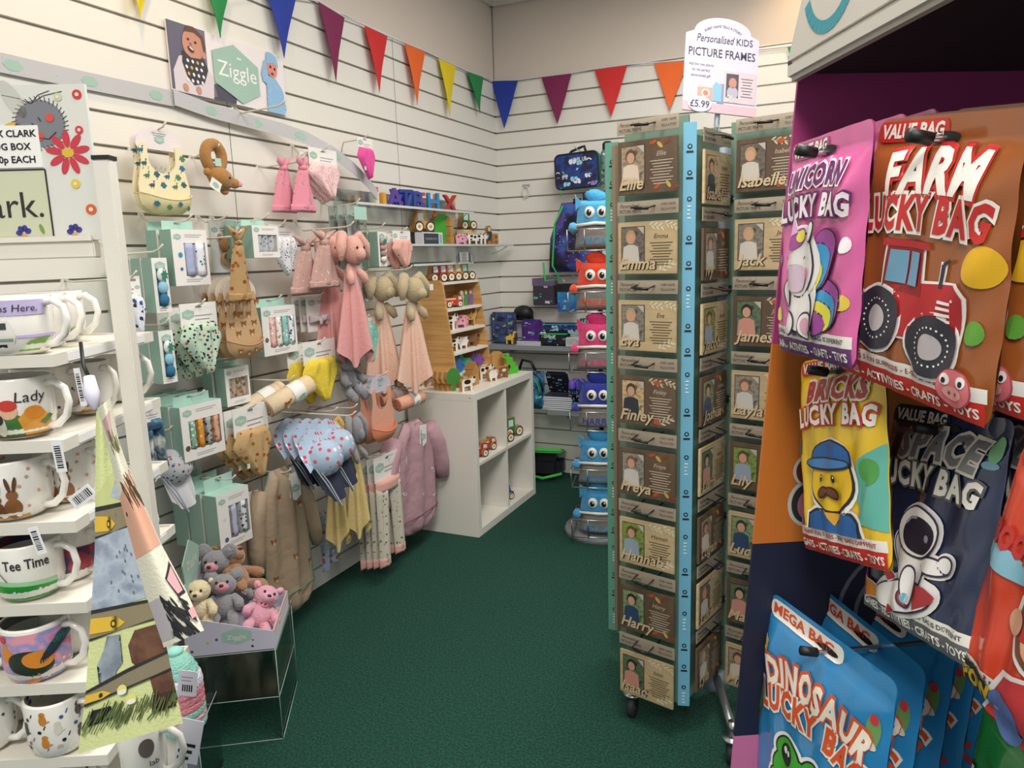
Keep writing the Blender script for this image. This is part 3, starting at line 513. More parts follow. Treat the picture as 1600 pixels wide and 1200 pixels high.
# leggings
def leggings(label, loc, w, h, m, cuff, group, card=True, spread=.5, name='baby_leggings'):
    t = thing(name, label, 'baby leggings', loc, LR, group)
    for s in (-1, 1):
        b = MB(); b.M = Mx.Translation((s*w*.25, 0, .02*(s > 0))); b.puff(m, lambda v: w*(.46-.12*v), h*.72, .022, lambda v: s*w*spread*.12*v, .006, 2.2, 12, 18, cl=16); b.obj('leg', t)
        b = MB(); b.M = Mx.Translation((s*w*(.25+spread*.12), 0, .02*(s > 0)-h*.01)); b.puff(cuff, lambda v: w*.37, h*.1, .024, fold=.003, N=6, cl=10); b.obj('cuff', t)
    b = MB(); b.M = Mx.Translation((0, 0, h*.66)); b.puff(cuff if card else m, lambda v: w*.95, h*.12, .026, N=6, cl=10); b.obj('waistband', t)
    if card: header(t, w, h*.22, h*.77)
    return t
bm_ = K('c9c3b2', .9, bump=(40, .5), dots=((44, .24), '6a6a62', '8a8578', 'a8a294'))
loc, w, h = Lq(583, 716, 632, 862, .26)
t = leggings('cream bunny print leggings with pink cuffs on a card, foremost', loc, w, h, bm_, K('dba89c', .9, bump=(60, .4)), 'bunny leggings'); stack(t, ['bunny print leggings second on the hook', 'bunny print leggings third on the hook', 'bunny print leggings nearest the wall'], .035, 0, -.008); hook(.28, loc.y, loc.z+h-.02, 'cream bunny leggings')
loc, w, h = Lq(494, 776, 526, 880, .12); leggings('pale blue strawberry leggings hanging under the sun hats', loc, w, h, sth, sth, None, False, .2)
loc, w, h = Lq(213, 640, 262, 735, .16)
TROUSERS = leggings('bagged white and blue dinosaur baby trousers behind the mug stand', loc, w*.95, h, K('3f6f94', .9, mix=(14, 'dfe3dc', '2f4f6a', '5f9fc0')), K('2f4a62', .9), None, True); hook(.17, loc.y, loc.z+h-.02, 'bagged dinosaur trousers')
# carded and bagged goods
def card_pack(label, loc, w, h, group=None, cat='baby accessory', name='card_pack', front=None, rz=LR):
    t = thing(name, label, cat, loc, rz, group); b = MB(); b.box((0, .0015, h/2), (w, .003, h), CARD); logo(b, -w*.28, h*.83, w*.14) if True else 0; b.lines(-w*.05, w*.4, h*.86, 2, h*.05, GREYTX); b.obj('card', t)
    if front: front(t, w, h)
    return t
def bow(t, w, h):
    m = K('c3b3b8', .9, bump=(50, .6)); b = MB()
    for k in range(4): b.tube([(-w*.46, -.006, h*(.3+.05*k)), (-w*.2, -.016, h*(.34+.02*k)), (0, -.02, h*.38), (w*.2, -.016, h*(.34+.03*k)), (w*.46, -.006, h*(.26+.06*k))], .007, m, 6)
    b.obj('headband', t); b = MB(); b.ell((0, -.025, h*.38), (w*.1, .014, h*.1), m, lump=.15); b.ell((w*.12, -.024, h*.28), (w*.07, .006, h*.1), m); b.ell((-w*.12, -.024, h*.28), (w*.07, .006, h*.1), m); b.obj('bow', t)
loc, w, h = Lq(478, 465, 517, 514, .14); t = card_pack('white card with a lilac twisted bow headband, foremost', loc, w, h, 'headband cards', front=bow); stack(t, ['headband card second on its hook', 'headband card nearest the wall'], .035); hook(.15, loc.y, loc.z+h-.008, 'bow headband cards')
def teether(t, w, h):
    m = K('a87848', .9, bump=(150, .6)); b = MB(); b.ell((0, -.014, h*.55), (w*.22, .016, h*.15), m)
    for s in (-1, 1): b.ell((s*w*.2, -.012, h*.7), (w*.07, .008, h*.06), m)
    b.obj('bear_head', t); b = MB(); b.ell((w*.05, -.031, h*.49), (w*.07, .006, h*.05), K('7a4a4a', .8)); b.obj('nose', t)
    b = MB(); b.tube([(w*.05+w*.2*cos(a), -.012, h*.27+w*.2*sin(a)) for a in [2*pi*i/18 for i in range(18)]], .006, K('b98552', .5), 8, True); b.obj('wooden_ring', t)
    b = MB(); b.box((0, -.018, h*.5), (w*1.02, .05, h*1.02), clear('f4f6f6', .05)); b.obj('clear_sleeve', t)
loc, w, h = Lq(326, 345, 368, 425, .1); card_pack('bear teether on a wooden ring in a clear pack behind the tan hat', loc, w, h, front=teether); hook(.12, loc.y, loc.z+h, 'bear teether pack')
def grey_toy(t, w, h):
    b = MB(); b.ell((0, -.014, h*.5), (w*.28, .014, h*.13), gry); b.ell((0, -.014, h*.24), (w*.3, .014, h*.18), gry)
    for s in (-1, 1): b.ell((s*w*.2, -.012, h*.66), (w*.09, .008, h*.12), gry)
    b.obj('grey_bunny', t); b = MB(); b.box((0, -.017, h*.5), (w*1.02, .04, h), clear('eef4f2', .06)); b.obj('clear_box', t); b = MB(); b.box((0, -.0385, h*.87), (w*1.03, .002, h*.2), TEAL); b.obj('mint_flap', t)
loc, w, h = Lq(541, 320, 566, 420, .16); t = card_pack('tall clear pack of a grey bunny toy above the pink bunnies', loc, w, h, 'tall clear packs', front=grey_toy); stack(t, ['tall clear pack second, edge showing dark green', 'tall clear pack nearest the wall'], .046); hook(.18, loc.y, loc.z+h, 'tall clear grey bunny packs')
def dark_toy(t, w, h): b = MB(); b.rc(-w*.25, h*.1, w*.25, h*.62, K('4a3a38', .8), 4); b.box((0, -.012, h*.35), (w*.9, .02, h*.66), CLR); b.obj('window', t)
loc, w, h = Lq(563, 424, 576, 472, .08); card_pack('small clear window pack half hidden beside the pink bunny blanket', loc, w, h, front=dark_toy); hook(.1, loc.y, loc.z+h, 'small clear window pack')
# ------------------------------------------------ promotional sign, strips, bunting
SK, SKD, HAIR = K('c98f78', .6), K('a8685a', .6), K('6a4a3c', .7)
a, c = onL(261, 28, .02), onL(452, 194, .02); W_, H_ = c.y-a.y+.0, a.z-onL(265, 138, .02).z; zb = onL(265, 138, .02).z
t = thing('sign_board', 'wide printed sign with two babies and a green hexagon, high on the wall', 'sign', V((.012, (a.y+c.y)/2, zb)), LR)
b = MB(); b.b2((-W_/2, 0, 0), (W_/2, .006, H_), K('e9e2e4', .45)); X = lambda u: (u-.5)*W_; Z = lambda v: v*H_
b.rc(X(0), Z(.02), X(.29), Z(1), K('5e5a70', .5)); b.rc(X(.15), Z(.02), X(.29), Z(1), K('6d6880', .5), 2)
b.pr([(X(.02), 0), (X(.02), Z(.3)), (X(.07), Z(.52)), (X(.15), Z(.58)), (X(.26), Z(.5)), (X(.33), Z(.34)), (X(.35), Z(.05)), (X(.3), 0)], K('d9cdd4', .6), 3)
b.pr([(X(.32), 0), (X(.33), Z(.24)), (X(.42), Z(.24)), (X(.52), Z(.1)), (X(.51), 0)], K('4a4858', .6), 3)
b.el(X(.19), Z(.75), W_*.085, H_*.235, SK, 5, -.35, 22); b.pr([(X(.125), Z(.9)), (X(.15), Z(1.0)), (X(.2), Z(1.005)), (X(.27), Z(.9)), (X(.285), Z(.72)), (X(.265), Z(.66)), (X(.25), Z(.86)), (X(.2), Z(.92))], HAIR, 6)
b.el(X(.265), Z(.62), W_*.018, H_*.05, SK, 7); b.el(X(.165), Z(.66), W_*.026, H_*.04, K('5a2626', .6), 7, -.5); b.el(X(.168), Z(.675), W_*.018, H_*.012, WHITE, 8, -.5); b.el(X(.15), Z(.8), W_*.009, H_*.018, BLK, 8); b.el(X(.205), Z(.78), W_*.01, H_*.018, BLK, 8); b.el(X(.168), Z(.74), W_*.012, H_*.02, SKD, 7)
b.pr([(X(.1), Z(.62)), (X(.16), Z(.54)), (X(.26), Z(.56)), (X(.29), Z(.42)), (X(.25), Z(.2)), (X(.17), Z(.14)), (X(.12), Z(.25)), (X(.09), Z(.45))], K('3f3c44', .7), 6)
random.seed(3)
for i in range(16):
    x, z = .12+.038*(i % 4)+.012*((i//4) % 2), .2+.095*(i//4); b.el(X(x), Z(z), W_*.009, H_*.028, K('d9b040' if i in (4, 9, 14) else 'ece8ea', .7), 7, .6)
for x in (.1, .2): b.el(X(x), Z(.08), W_*.02, H_*.06, SK, 7, .4)
b.pr([(X(.335), Z(.27)), (X(.335), Z(.75)), (X(.52), Z(.93)), (X(.735), Z(.68)), (X(.735), Z(.23)), (X(.57), Z(.03))], HEX, 9); b.tx('Ziggle', X(.54), Z(.4), H_*.34, K('f2f2ee', .6), 10, w=W_*.34); b.el(X(.55), Z(.73), .005, .004, WHITE, 10); b.el(X(.57), Z(.73), .005, .004, WHITE, 10)
BL = K('8fb9dc', .7, bump=(60, .1), dots=((90, .2), 'b9d4ea', 'a8c9e4')); b.pr([(X(.8), 0), (X(.81), Z(.45)), (X(.775), Z(.5)), (X(.765), Z(.62)), (X(.8), Z(.85)), (X(.83), Z(.84)), (X(.83), Z(.6)), (X(.9), Z(.58)), (X(.965), Z(.42)), (X(.99), Z(.1)), (X(.97), 0)], BL, 10)
b.el(X(.87), Z(.74), W_*.05, H_*.16, K('d98a7c', .6), 11, .15); b.pr([(X(.815), Z(.8)), (X(.83), Z(1.0)), (X(.87), Z(1.16*.86)), (X(.92), Z(.95)), (X(.935), Z(.78)), (X(.88), Z(.84))], BL, 12); b.el(X(.855), Z(.76), .005, .006, BLK, 12); b.el(X(.895), Z(.74), .005, .006, BLK, 12); b.el(X(.87), Z(.65), .008, .006, K('8a3a3a', .6), 12)
b.obj('printed_panel', t)
hook(.22, onL(367, 178).y, onL(367, 178).z, 'lower edge of the baby sign')
GSTR = K('bcbcc0', .5, dots=((55, .1), '8a8a92', '9a9aa2', 'a8a8b0'))
def strip(name, label, pts, hh):     # pts: (pixel x, pixel y, distance off the wall)
    P = [onL(*p) for p in pts]; b = MB(); P2 = []
    for i in range(len(P)-1): P2 += [P[i].lerp(P[i+1], k/4) for k in range(4)]
    P2.append(P[-1]); n = len(P2)
    b.add([p+V((0, 0, s*hh/2)) for p in P2 for s in (-1, 1)]+[p+V((-.0012, 0, s*hh/2)) for p in P2 for s in (-1, 1)], [(2*i, 2*i+2, 2*i+3, 2*i+1) for i in range(n-1)]+[(2*n+2*i+1, 2*n+2*i+3, 2*n+2*i+2, 2*n+2*i) for i in range(n-1)]+[(2*i+1, 2*i+3, 2*n+2*i+3, 2*n+2*i+1) for i in range(n-1)], GSTR)
    L = 0
    for p, q in zip(P2, P2[1:]):
        L += (q-p).length
        if L > .17: L = 0; u = (q-p).normalized(); b.add([p+u*(.028*cos(k*pi/3))+V((.0008, 0, .016*sin(k*pi/3))) for k in range(6)], [tuple(range(6))], HEX)
    tag(b.obj(name), label, 'shelf strip')
strip('shelf_edge_strip', 'speckled grey shelf strip with hexagons, left of the baby sign', [(-60, 85, .012), (20, 102, .012), (140, 127, .012), (275, 155, .012)], .05)
strip('shelf_edge_strip', 'speckled shelf strip curling away from the wall under the baby sign', [(272, 152, .02), (330, 173, .022), (400, 192, .03), (440, 202, .06), (480, 216, .1), (520, 238, .13), (550, 260, .13), (575, 285, .11), (590, 305, .1)], .05)
# bunting along both walls
t = thing('bunting', 'string of rainbow triangle bunting running round both walls', 'bunting', (0, 0, 2.3))
FC = dict(y='e8cf1a', g='1f8a4c', b='1f3aa0', m='7d1f4f', r='d02a2a', o='ee6a28')
wallpts = []
FL = [('y', 'L', 200, -40, 236, -28, 219, 31), ('g', 'L', 322, -22, 357, -8, 344, 61), ('b', 'L', 415, -16, 462, -2, 444, 92), ('m', 'L', 497, 3, 538, 28, 525, 129), ('r', 'L', 569, 40, 605, 57, 593, 146), ('o', 'L', 632, 68, 664, 81, 652, 165), ('y', 'L', 685, 91, 712, 104, 703, 183), ('g', 'L', 730, 112, 755, 121, 750, 179), ('b', 'B', 768, 127, 809, 126, 788, 201), ('m', 'B', 846, 121, 893, 115, 871, 194), ('r', 'B', 929, 109, 980, 102, 955, 182), ('o', 'B', 1022, 99, 1075, 95, 1046, 171), ('y', 'B', 1124, 89, 1176, 80, 1150, 160), ('g', 'B', 1230, 74, 1268, 68, 1246, 117)]
for k, wl, *q in FL:
    f = onL if wl == 'L' else onB; A, B_, C_ = f(q[0], q[1], .02), f(q[2], q[3], .02), f(q[4], q[5], .035); wallpts += [A, B_]; m = K(FC[k], .75, bump=(200, .2)); b = MB(); n = 6; tw = V((.012, 0, 0)) if wl == 'L' else V((0, -.012, 0)); th = tw*.1; g = []
    for sd in (0, 1): g.append([A.lerp(B_, i/n).lerp(C_, j/n)+tw*(j/n*(1-j/n)*2*sin(pi*i/n+j*.4))+th*sd-V((0, 0, 2.3)) for j in range(n+1) for i in range(n+1)])
    fs = [(j*(n+1)+i, j*(n+1)+i+1, (j+1)*(n+1)+i+1, (j+1)*(n+1)+i) for j in range(n) for i in range(n)]
    b.add(g[0], fs, m, True); b.add(g[1], fs, m, True); b.obj('flag', t)
b = MB(); b.tube([p-V((0, 0, 2.3-.004)) for p in wallpts], .004, K('d9d6e0', .8), 4); b.obj('tape', t)
# ------------------------------------------------ white cube shelf, wooden toys
CX, CY0, CY1, CZ = .41, 3.17, 3.93, .75
t = thing('cube_shelf_unit', 'white two by two cube shelf unit standing against the slatted wall', 'shelf unit', (.02, CY0, 0)); cw = K('e9e5dc', .4); W_, D_ = CY1-CY0, CX-.02
for n, a, c in (('side_panel', (0, 0, .04), (D_, .038, CZ-.038)), ('side_panel', (0, W_-.038, .04), (D_, W_, CZ-.038)), ('top_panel', (0, 0, CZ-.038), (D_, W_, CZ)), ('bottom_panel', (0, 0, 0), (D_, W_, .04)), ('middle_shelf', (0, .038, .37), (D_-.002, W_-.038, .388)), ('divider', (0, W_/2-.008, .04), (D_-.003, W_/2+.008, .37)), ('divider', (0, W_/2-.008, .388), (D_-.003, W_/2+.008, CZ-.038))):
    b = MB(); b.b2(a, c, cw, .0015); b.obj(n, t)
b = MB(); b.cyl((D_-.02, -.0006, CZ-.02), (D_-.02, .001, CZ-.02), .004, STEEL, 10); b.obj('cam_bolt', t)
SY0, SY1 = 3.33, 3.75; sx = lambda z: .235-.07*(z-CZ)/.57
t = thing('stepped_display_stand', 'wooden display stand of white shelves standing on the cube shelf unit', 'display stand', (0, 0, CZ))
for y in (SY0, SY1-.014):
    b = MB(); b.M = Mx(((0, 0, 0, 0), (0, 1, 0, 0), (0, 0, 1, 0), (0, 0, 0, 1)))
    P = [(.012, 0), (sx(CZ), 0), (sx(CZ+.53), .53), (sx(CZ+.55)-.008, .55), (sx(CZ+.56)-.02, .558), (.012, .558)]
    b.M = None; b.add([(x, y+d, z) for d in (0, .014) for x, z in P], [tuple(range(6)), tuple(range(11, 5, -1))]+[(i, 6+i, 6+(i+1) % 6, (i+1) % 6) for i in range(6)], WOOD); b.obj('side_panel', t)
b = MB(); b.b2((.012, SY0+.014, .02), (.016, SY1-.014, .556), WOOD); b.obj('back_panel', t)
SHZ = (.545, .405, .29, .175, .06)
for z in SHZ: b = MB(); b.b2((.0162, SY0+.0142, z-.012), (sx(CZ+z)+.004, SY1-.0142, z), WHITE); b.obj('shelf', t)
WD = WOOD; WDE = K('c99a5c', .5, grain=((20, 20, 20), 'b5854a'))
def wheels(t, xs, r, d, face='e9ddc8', z=None):
    for x in xs:
        for y0, y1 in ((-.008, 0), (d, d+.008)):
            b = MB(); b.cyl((x, y0, r), (x, y1, r), r, WDE, 16); b.y = y0-.0003 if y0 < 0 else y1+.0003
            if y0 < 0: b.el(x, r, r*.97, r*.97, BLK, 1, n=16); b.el(x, r, r*.72, r*.72, K(face, .5), 2, n=16); b.el(x, r, r*.3, r*.3, WDE, 3, n=10)
            b.obj('wheel', t)
def vehicle(label, loc, s, prof, col, decor, xs, r, group=None, rz=LR-.45, d=.035, name='wooden_toy_vehicle'):
    t = thing(name, label, 'wooden toy', loc, rz, group); b = MB(); b.ext([(x*s, z*s) for x, z in prof], d, WDE, 0); b.y = 0
    b.pr([(x*s*.985, z*s*.99+.0008) for x, z in prof], K(col, .5), 1)
    for P, c in decor: b.pr([(x*s, z*s) for x, z in P], K(c, .5), 2)
    b.obj('body', t); wheels(t, [x*s for x in xs], r*s, d); return t
TRA = [(-.5, .18), (.5, .18), (.5, .5), (.1, .52), (.08, .95), (.12, 1.0), (-.42, 1.0), (-.38, .95), (-.5, .45)]
TRD = [([(-.32, .55), (-.02, .55), (-.02, .88), (-.32, .88)], 'cfe0e4'), ([(.2, .3), (.42, .3), (.42, .4), (.2, .4)], 'e9d9a0')]
ENG = [(-.7, .15), (.7, .15), (.7, .5), (.6, .75), (.25, .78), (.22, .62), (-.7, .62)]
END = [([(.35, .48), (.62, .48), (.56, .68), (.35, .68)], 'cfe0e4'), ([(-.62, .5), (.15, .5), (.15, .58), (-.62, .58)], 'f0d9a0'), ([(-.6, .25), (-.1, .25), (-.1, .4), (-.6, .4)], 'e9dcc0')]
CAR = [(-.5, .15), (.5, .15), (.5, .42), (.3, .5), (.2, .85), (-.3, .9), (-.4, .5), (-.5, .45)]
tractor = lambda label, loc, col, s=.075, g=None, **k: vehicle(label, loc, s, TRA, col, TRD, (-.3, .32), .26, g, **k)
engine = lambda label, loc, col='c23a26', s=.07, g=None, **k: vehicle(label, loc, s, ENG, col, END, (-.42, .42), .22, g, **k)
COWP = [(-.5, .0), (-.34, 0), (-.32, .35), (.18, .35), (.2, 0), (.36, 0), (.38, .5), (.52, .52), (.66, .72), (.58, .95), (.42, .98), (.3, .85), (-.42, .85), (-.52, .7)]
PIGP = [(-.45, 0), (-.28, 0), (-.26, .2), (.22, .2), (.24, 0), (.4, 0), (.45, .3), (.58, .38), (.58, .6), (.45, .78), (.1, .85), (-.35, .82), (-.52, .6)]
SHP = [(-.3, 0), (-.2, 0), (-.18, .25), (.14, .25), (.16, 0), (.26, 0), (.3, .3), (.42, .55), (.5, .8), (.3, .9), (.1, .88), (-.3, .9), (-.48, .65), (-.45, .35)]
LNP = [(-.5, 0), (-.3, 0), (-.25, .25), (.1, .25), (.14, 0), (.32, 0), (.38, .45), (.5, 1.1), (.75, 1.12), (.72, 1.3), (.4, 1.35), (.2, .8), (-.3, .75), (-.6, .45), (-.85, .2), (-.6, .2)]
STG = [(-.4, 0), (-.22, 0), (-.2, .2), (.2, .2), (.22, 0), (.4, 0), (.5, .25), (.7, .3), (.6, .5), (.42, .6), (.35, .85), (.2, .75), (.1, .98), (-.05, .8), (-.2, .95), (-.3, .7), (-.5, .6), (-.75, .2), (-.45, .25)]
CML = [(-.45, 0), (-.33, 0), (-.3, .45), (.15, .45), (.18, 0), (.3, 0), (.34, .55), (.5, .8), (.5, 1.15), (.72, 1.2), (.7, 1.35), (.4, 1.38), (.3, .95), (.1, .9), (0, 1.12), (-.15, .9), (-.45, .85)]
TREEP = [(-.12, 0), (.12, 0), (.1, .35), (.35, .42), (.45, .7), (.35, 1.05), (.1, 1.2), (-.15, 1.2), (-.38, 1.0), (-.45, .68), (-.35, .42), (-.1, .35)]
PER = [(-.16, 0), (.16, 0), (.17, .5), (.22, .75), (.14, .82), (.17, 1.0), (.08, 1.15), (-.08, 1.15), (-.17, 1.0), (-.14, .82), (-.22, .75), (-.17, .5)]
def figure(label, loc, s, prof, col, decor=(), group=None, rz=LR-.45, d=.022, name='wooden_toy_animal', fx=1):
    t = thing(name, label, 'wooden toy', loc, rz, group); b = MB(); pf = [(x*s*fx, z*s) for x, z in prof][::fx]
    b.ext(pf, d, WDE, 0); b.obj('body', t)
    b = MB(); b.y = 0
    b.ext([(x*.985, z*.985+.0005) for x, z in pf], .0006, K(col, .5), -.0008); b.y = -.0008
    for x, z, rx, rz_, c in decor: b.el(x*s*fx, z*s, rx*s, rz_*s, K(c, .5), 1, n=10)
    b.obj('painted_face', t); return t
cowd = [(-.3, .65, .14, .12, '1a1a1a'), (.05, .72, .16, .1, '1a1a1a'), (.1, .45, .1, .08, '1a1a1a'), (.5, .86, .07, .1, '1a1a1a'), (.55, .66, .1, .06, 'e0a8a0')]
pigd = [(-.25, .6, .07, .07, '5a2a3a'), (0, .68, .06, .06, '5a2a3a'), (.12, .45, .06, .07, '5a2a3a'), (.5, .5, .06, .06, 'b5667a'), (.35, .65, .04, .05, '1a1a1a')]
def on(z, y, back=.045): return V((sx(CZ+z)-back, y, CZ+z))
for i, (y, c, l, f) in enumerate(((3.375, '7a1f1a', 'maroon', tractor), (3.455, 'b52a20', 'red', tractor), (3.535, 'd98a2a', 'orange', tractor), (3.615, 'd98a2a', 'yellow orange', tractor), (3.695, '2f8a3a', 'green', tractor))):
    f('small %s wooden tractor on the very top of the wooden display stand' % l, on(.545, y), c, .095, 'tractors on top of the stand')
figure('blue wooden policeman figure on the upper shelf of the wooden stand', on(.405, 3.385), .085, PER, '2f6ab0', [(0, .95, .12, .14, 'e0b890'), (0, 1.1, .15, .06, '1f2f6a')], name='wooden_toy_figure')
engine('red wooden fire engine on the upper shelf of the wooden stand', on(.405, 3.5), s=.085)
for y, c, l, f in ((3.59, 'b0b0a8', 'grey', PER), (3.64, '3f8a4a', 'green', PER), (3.695, '7a5a9a', 'purple', PER)): figure('small %s wooden figure on the upper shelf of the wooden stand' % l, on(.405, y), .075, f, c, [(0, .95, .1, .12, 'e0b890')], name='wooden_toy_figure')
figure('black and white wooden cow on the third shelf of the wooden stand', on(.29, 3.415), .09, COWP, 'ece6da', cowd, 'wooden animals on the stand'); figure('pink spotted wooden pig on the third shelf of the wooden stand', on(.29, 3.545), .085, PIGP, 'e3a0b0', pigd, 'wooden animals on the stand'); figure('tan wooden camel on the third shelf of the wooden stand', on(.29, 3.67), .075, CML, 'c99a5c', [(-.1, .6, .1, .06, '8a5a2a')], 'wooden animals on the stand')
figure('black and white wooden cow on the fourth shelf of the wooden stand', on(.175, 3.42), .08, COWP, 'e9e3d6', cowd, 'wooden animals on the stand'); figure('white wooden sheep on the fourth shelf of the wooden stand', on(.175, 3.54), .075, SHP, 'ece8e0', [(.4, .75, .1, .1, '3a3a3a')], 'wooden animals on the stand'); figure('brown wooden bull on the fourth shelf of the wooden stand', on(.175, 3.65), .075, COWP, '8a5a34', [(.5, .8, .12, .12, '3a2018')], 'wooden animals on the stand')
figure('blue spiky wooden dinosaur on the bottom shelf of the wooden stand', on(.06, 3.41), .095, STG, '2f6ab5', [(.5, .42, .03, .04, '111111')], 'wooden dinosaurs on the stand'); figure('teal long necked wooden dinosaur on the bottom shelf of the wooden stand', on(.06, 3.53), .085, LNP, '1f9a86', [(-.1, .5, .1, .06, '7fd0c0')], 'wooden dinosaurs on the stand', fx=-1); figure('purple wooden dinosaur on the bottom shelf of the wooden stand', on(.06, 3.65), .09, STG, '7a4aa0', [(.5, .42, .03, .04, '111111')], 'wooden dinosaurs on the stand')
# on the white top
for i in range(4): figure('round wooden tree block, %s of four on the cube shelf' % ('green faced first', 'second', 'third', 'last')[i], V((.27, 3.225+.0, CZ))+V((-.03*i, .0, 0)), .1, TREEP, '3f8a3a' if i == 0 else 'c99a5c', (), 'tree blocks on the cube shelf', d=.026, name='wooden_toy_tree')
figure('black and white wooden cow nearest the front corner of the cube shelf', V((.345, 3.24, CZ)), .075, COWP, 'e9e3d6', [(-.05, .65, .28, .16, '151515'), (.52, .9, .1, .08, '151515')], d=.024)
tractor('plain wooden tractor block beside the front corner cow', V((.29, 3.33, CZ)), 'c99a5c', .06)
t = thing('wooden_toy_barn', 'tall wooden barn block on the cube shelf in front of the stand', 'wooden toy', V((.3, 3.42, CZ)), LR); b = MB(); b.ext([(-.03, 0), (.03, 0), (.03, .09), (0, .12), (-.03, .09)], .05, WDE); b.obj('body', t); b = MB(); b.add([(-.034, -.004, .088), (0, -.004, .124), (0, .054, .124), (-.034, .054, .088), (.034, -.004, .088), (.034, .054, .088)], [(0, 1, 2, 3), (1, 4, 5, 2)], K('9a6a38', .6)); b.obj('roof', t)
figure('white wooden sheep block with round face on the cube shelf', V((.34, 3.55, CZ)), .07, SHP, 'ece8e0', [(.36, .72, .12, .12, 'c9b8a0')], d=.03); figure('brown wooden bull block right of the sheep on the cube shelf', V((.35, 3.66, CZ)), .075, COWP, '8a5a34', [(.52, .8, .12, .12, '2a1418'), (0, .6, .2, .12, 'e6dccb')], d=.03); figure('black and white wooden cow block behind the sheep on the cube shelf', V((.27, 3.6, CZ)), .085, COWP, 'ece6da', cowd, d=.025)
figure('bright green wooden dragon at the far end of the cube shelf top', V((.33, 3.8, CZ)), .12, [(-.3, 0), (.35, 0), (.5, .1), (.42, .35), (.3, .3), (.28, .55), (.15, .5), (.1, .8), (-.05, .75), (-.1, 1.0), (-.45, 1.02), (-.5, .85), (-.3, .75), (-.25, .4)], '4fc02a', [(-.35, .93, .03, .04, '111111')], d=.03)
figure('plain wooden dinosaur block behind the bright green dragon', V((.26, 3.78, CZ)), .11, TREEP, 'c99a5c', d=.03)
# inside the cubes
for i, (x, y, s) in enumerate(((.365, 3.285, .075), (.28, 3.33, .07), (.345, 3.43, .07))): engine('red wooden fire engine in the upper left cube, %s' % ('nearest the side panel', 'at the back', 'nearest the divider')[i], V((x, y, .3885)), 'b5352a', s*1.3, 'fire engines in the cube')
tractor('orange wooden tractor in the upper right cube beside the divider', V((.365, 3.62, .3885)), 'd98a2a', .1); tractor('green wooden tractor in the upper right cube, right of the orange one', V((.35, 3.765, .3885)), '2f8a3a', .115)
vehicle('blue wooden car alone in the lower right cube', V((.35, 3.65, .0405)), .1, CAR, '2f5aa0', [([(-.2, .5), (.12, .5), (.08, .78), (-.18, .78)], 'cfe0e4')], (-.28, .28), .2)
# ------------------------------------------------ clear shelves with letters and toys
ACR = clear('f2f7f6', .12)
def ledge(label, y0, y1, z, dep, lip=.03):
    t = thing('acrylic_shelf', label, 'shelf', (0, (y0+y1)/2, z), LR); L = y1-y0; bk = .07 if lip else .012
    b = MB(); b.b2((-L/2, -dep, -.004), (L/2, -.001, 0), ACR); b.obj('shelf_plate', t); b = MB(); b.b2((-L/2, -.005, 0), (L/2, -.001, bk), ACR); b.obj('back_plate', t)
    b = MB(); b.b2((-L/2, -dep-.003, -.005), (L/2, -dep, .006), K('cfd6d6', .2)); b.obj('front_edge', t)
    for x in (-L/2+.05, L/2-.05): b = MB(); b.tube([(x, -.001, -.05), (x, -dep*.5, -.03), (x, -dep*.85, -.005)], .004, ACR, 6); b.obj('bracket', t)
y0, y1 = onL(556, 316, .12).y, onL(740, 331, .12).y; z1 = onL(650, 325, .12).z
ledge('clear acrylic shelf of coloured wooden letters, the upper one', y0, y1, z1, .12)
LT = [('L', 597, 'd9501f'), ('A', 609, '5a3f9a'), ('W', 621, '2f4fb0'), ('T', 628, '2a3a8a'), ('E', 633, 'a83a4a'), ('B', 649, '2a4a9a'), ('E', 661, 'b5405a'), ('H', 671, '2f7fc0'), ('J', 684, 'd98a3a'), ('X', 695, 'a82f3a'), ('Y', 705, 'e0c43a')]
for i, (ch, px, c) in enumerate(LT):
    p = onL(px, 320, .07); vs, fs = glyphs(ch, .02, 0); s = .125; x0 = min(v[0] for v in vs); m = K(c, .5); b = MB(); n = len(vs)
    b.add([((v[0]-x0)*s, 0, v[1]*s) for v in vs]+[((v[0]-x0)*s, .016, v[1]*s) for v in vs], fs+[[n+i_ for i_ in f[::-1]] for f in fs], m)
    ed = {}
    for f in fs:
        for k in range(len(f)): e = (f[k], f[(k+1) % len(f)]); ed[tuple(sorted(e))] = ed.get(tuple(sorted(e)), [])+[e]
    b.add([((v[0]-x0)*s, 0, v[1]*s) for v in vs]+[((v[0]-x0)*s, .016, v[1]*s) for v in vs], [(e[0][0], e[0][1], n+e[0][1], n+e[0][0]) for e in ed.values() if len(e) == 1], m)
    tag(b.obj('wooden_letter', None, (.05+.025*(i % 2), p.y-.02, z1+.001), LR-.35), 'painted wooden letter %s on the upper clear shelf%s' % (ch, ', left of the letter A' if i == 0 else (', left group' if i < 5 else ', right group')), 'wooden letter', 'wooden letters on the clear shelf')
for i, (px, c, l) in enumerate(((590, 'd9d0bf', 'cream'), (601, 'e0a03a', 'amber'))):
    b = MB(); b.box((0, 0, .03), (.03, .02, .06), K(c, .5), .003); tag(b.obj('wooden_block', None, (.09, onL(px, 318, .09).y-.01, z1+.0005), LR), '%s wooden block at the left end of the upper clear shelf' % l, 'block')
y0, y1 = onL(643, 382, .13).y, 4.32; z2 = onL(720, 383, .13).z
ledge('clear acrylic shelf of wooden farm toys, reaching the wall corner', y0, y1, z2, .13)
at2 = lambda px, o=.09: V((o, onL(px, 380, o).y, z2+.0006))
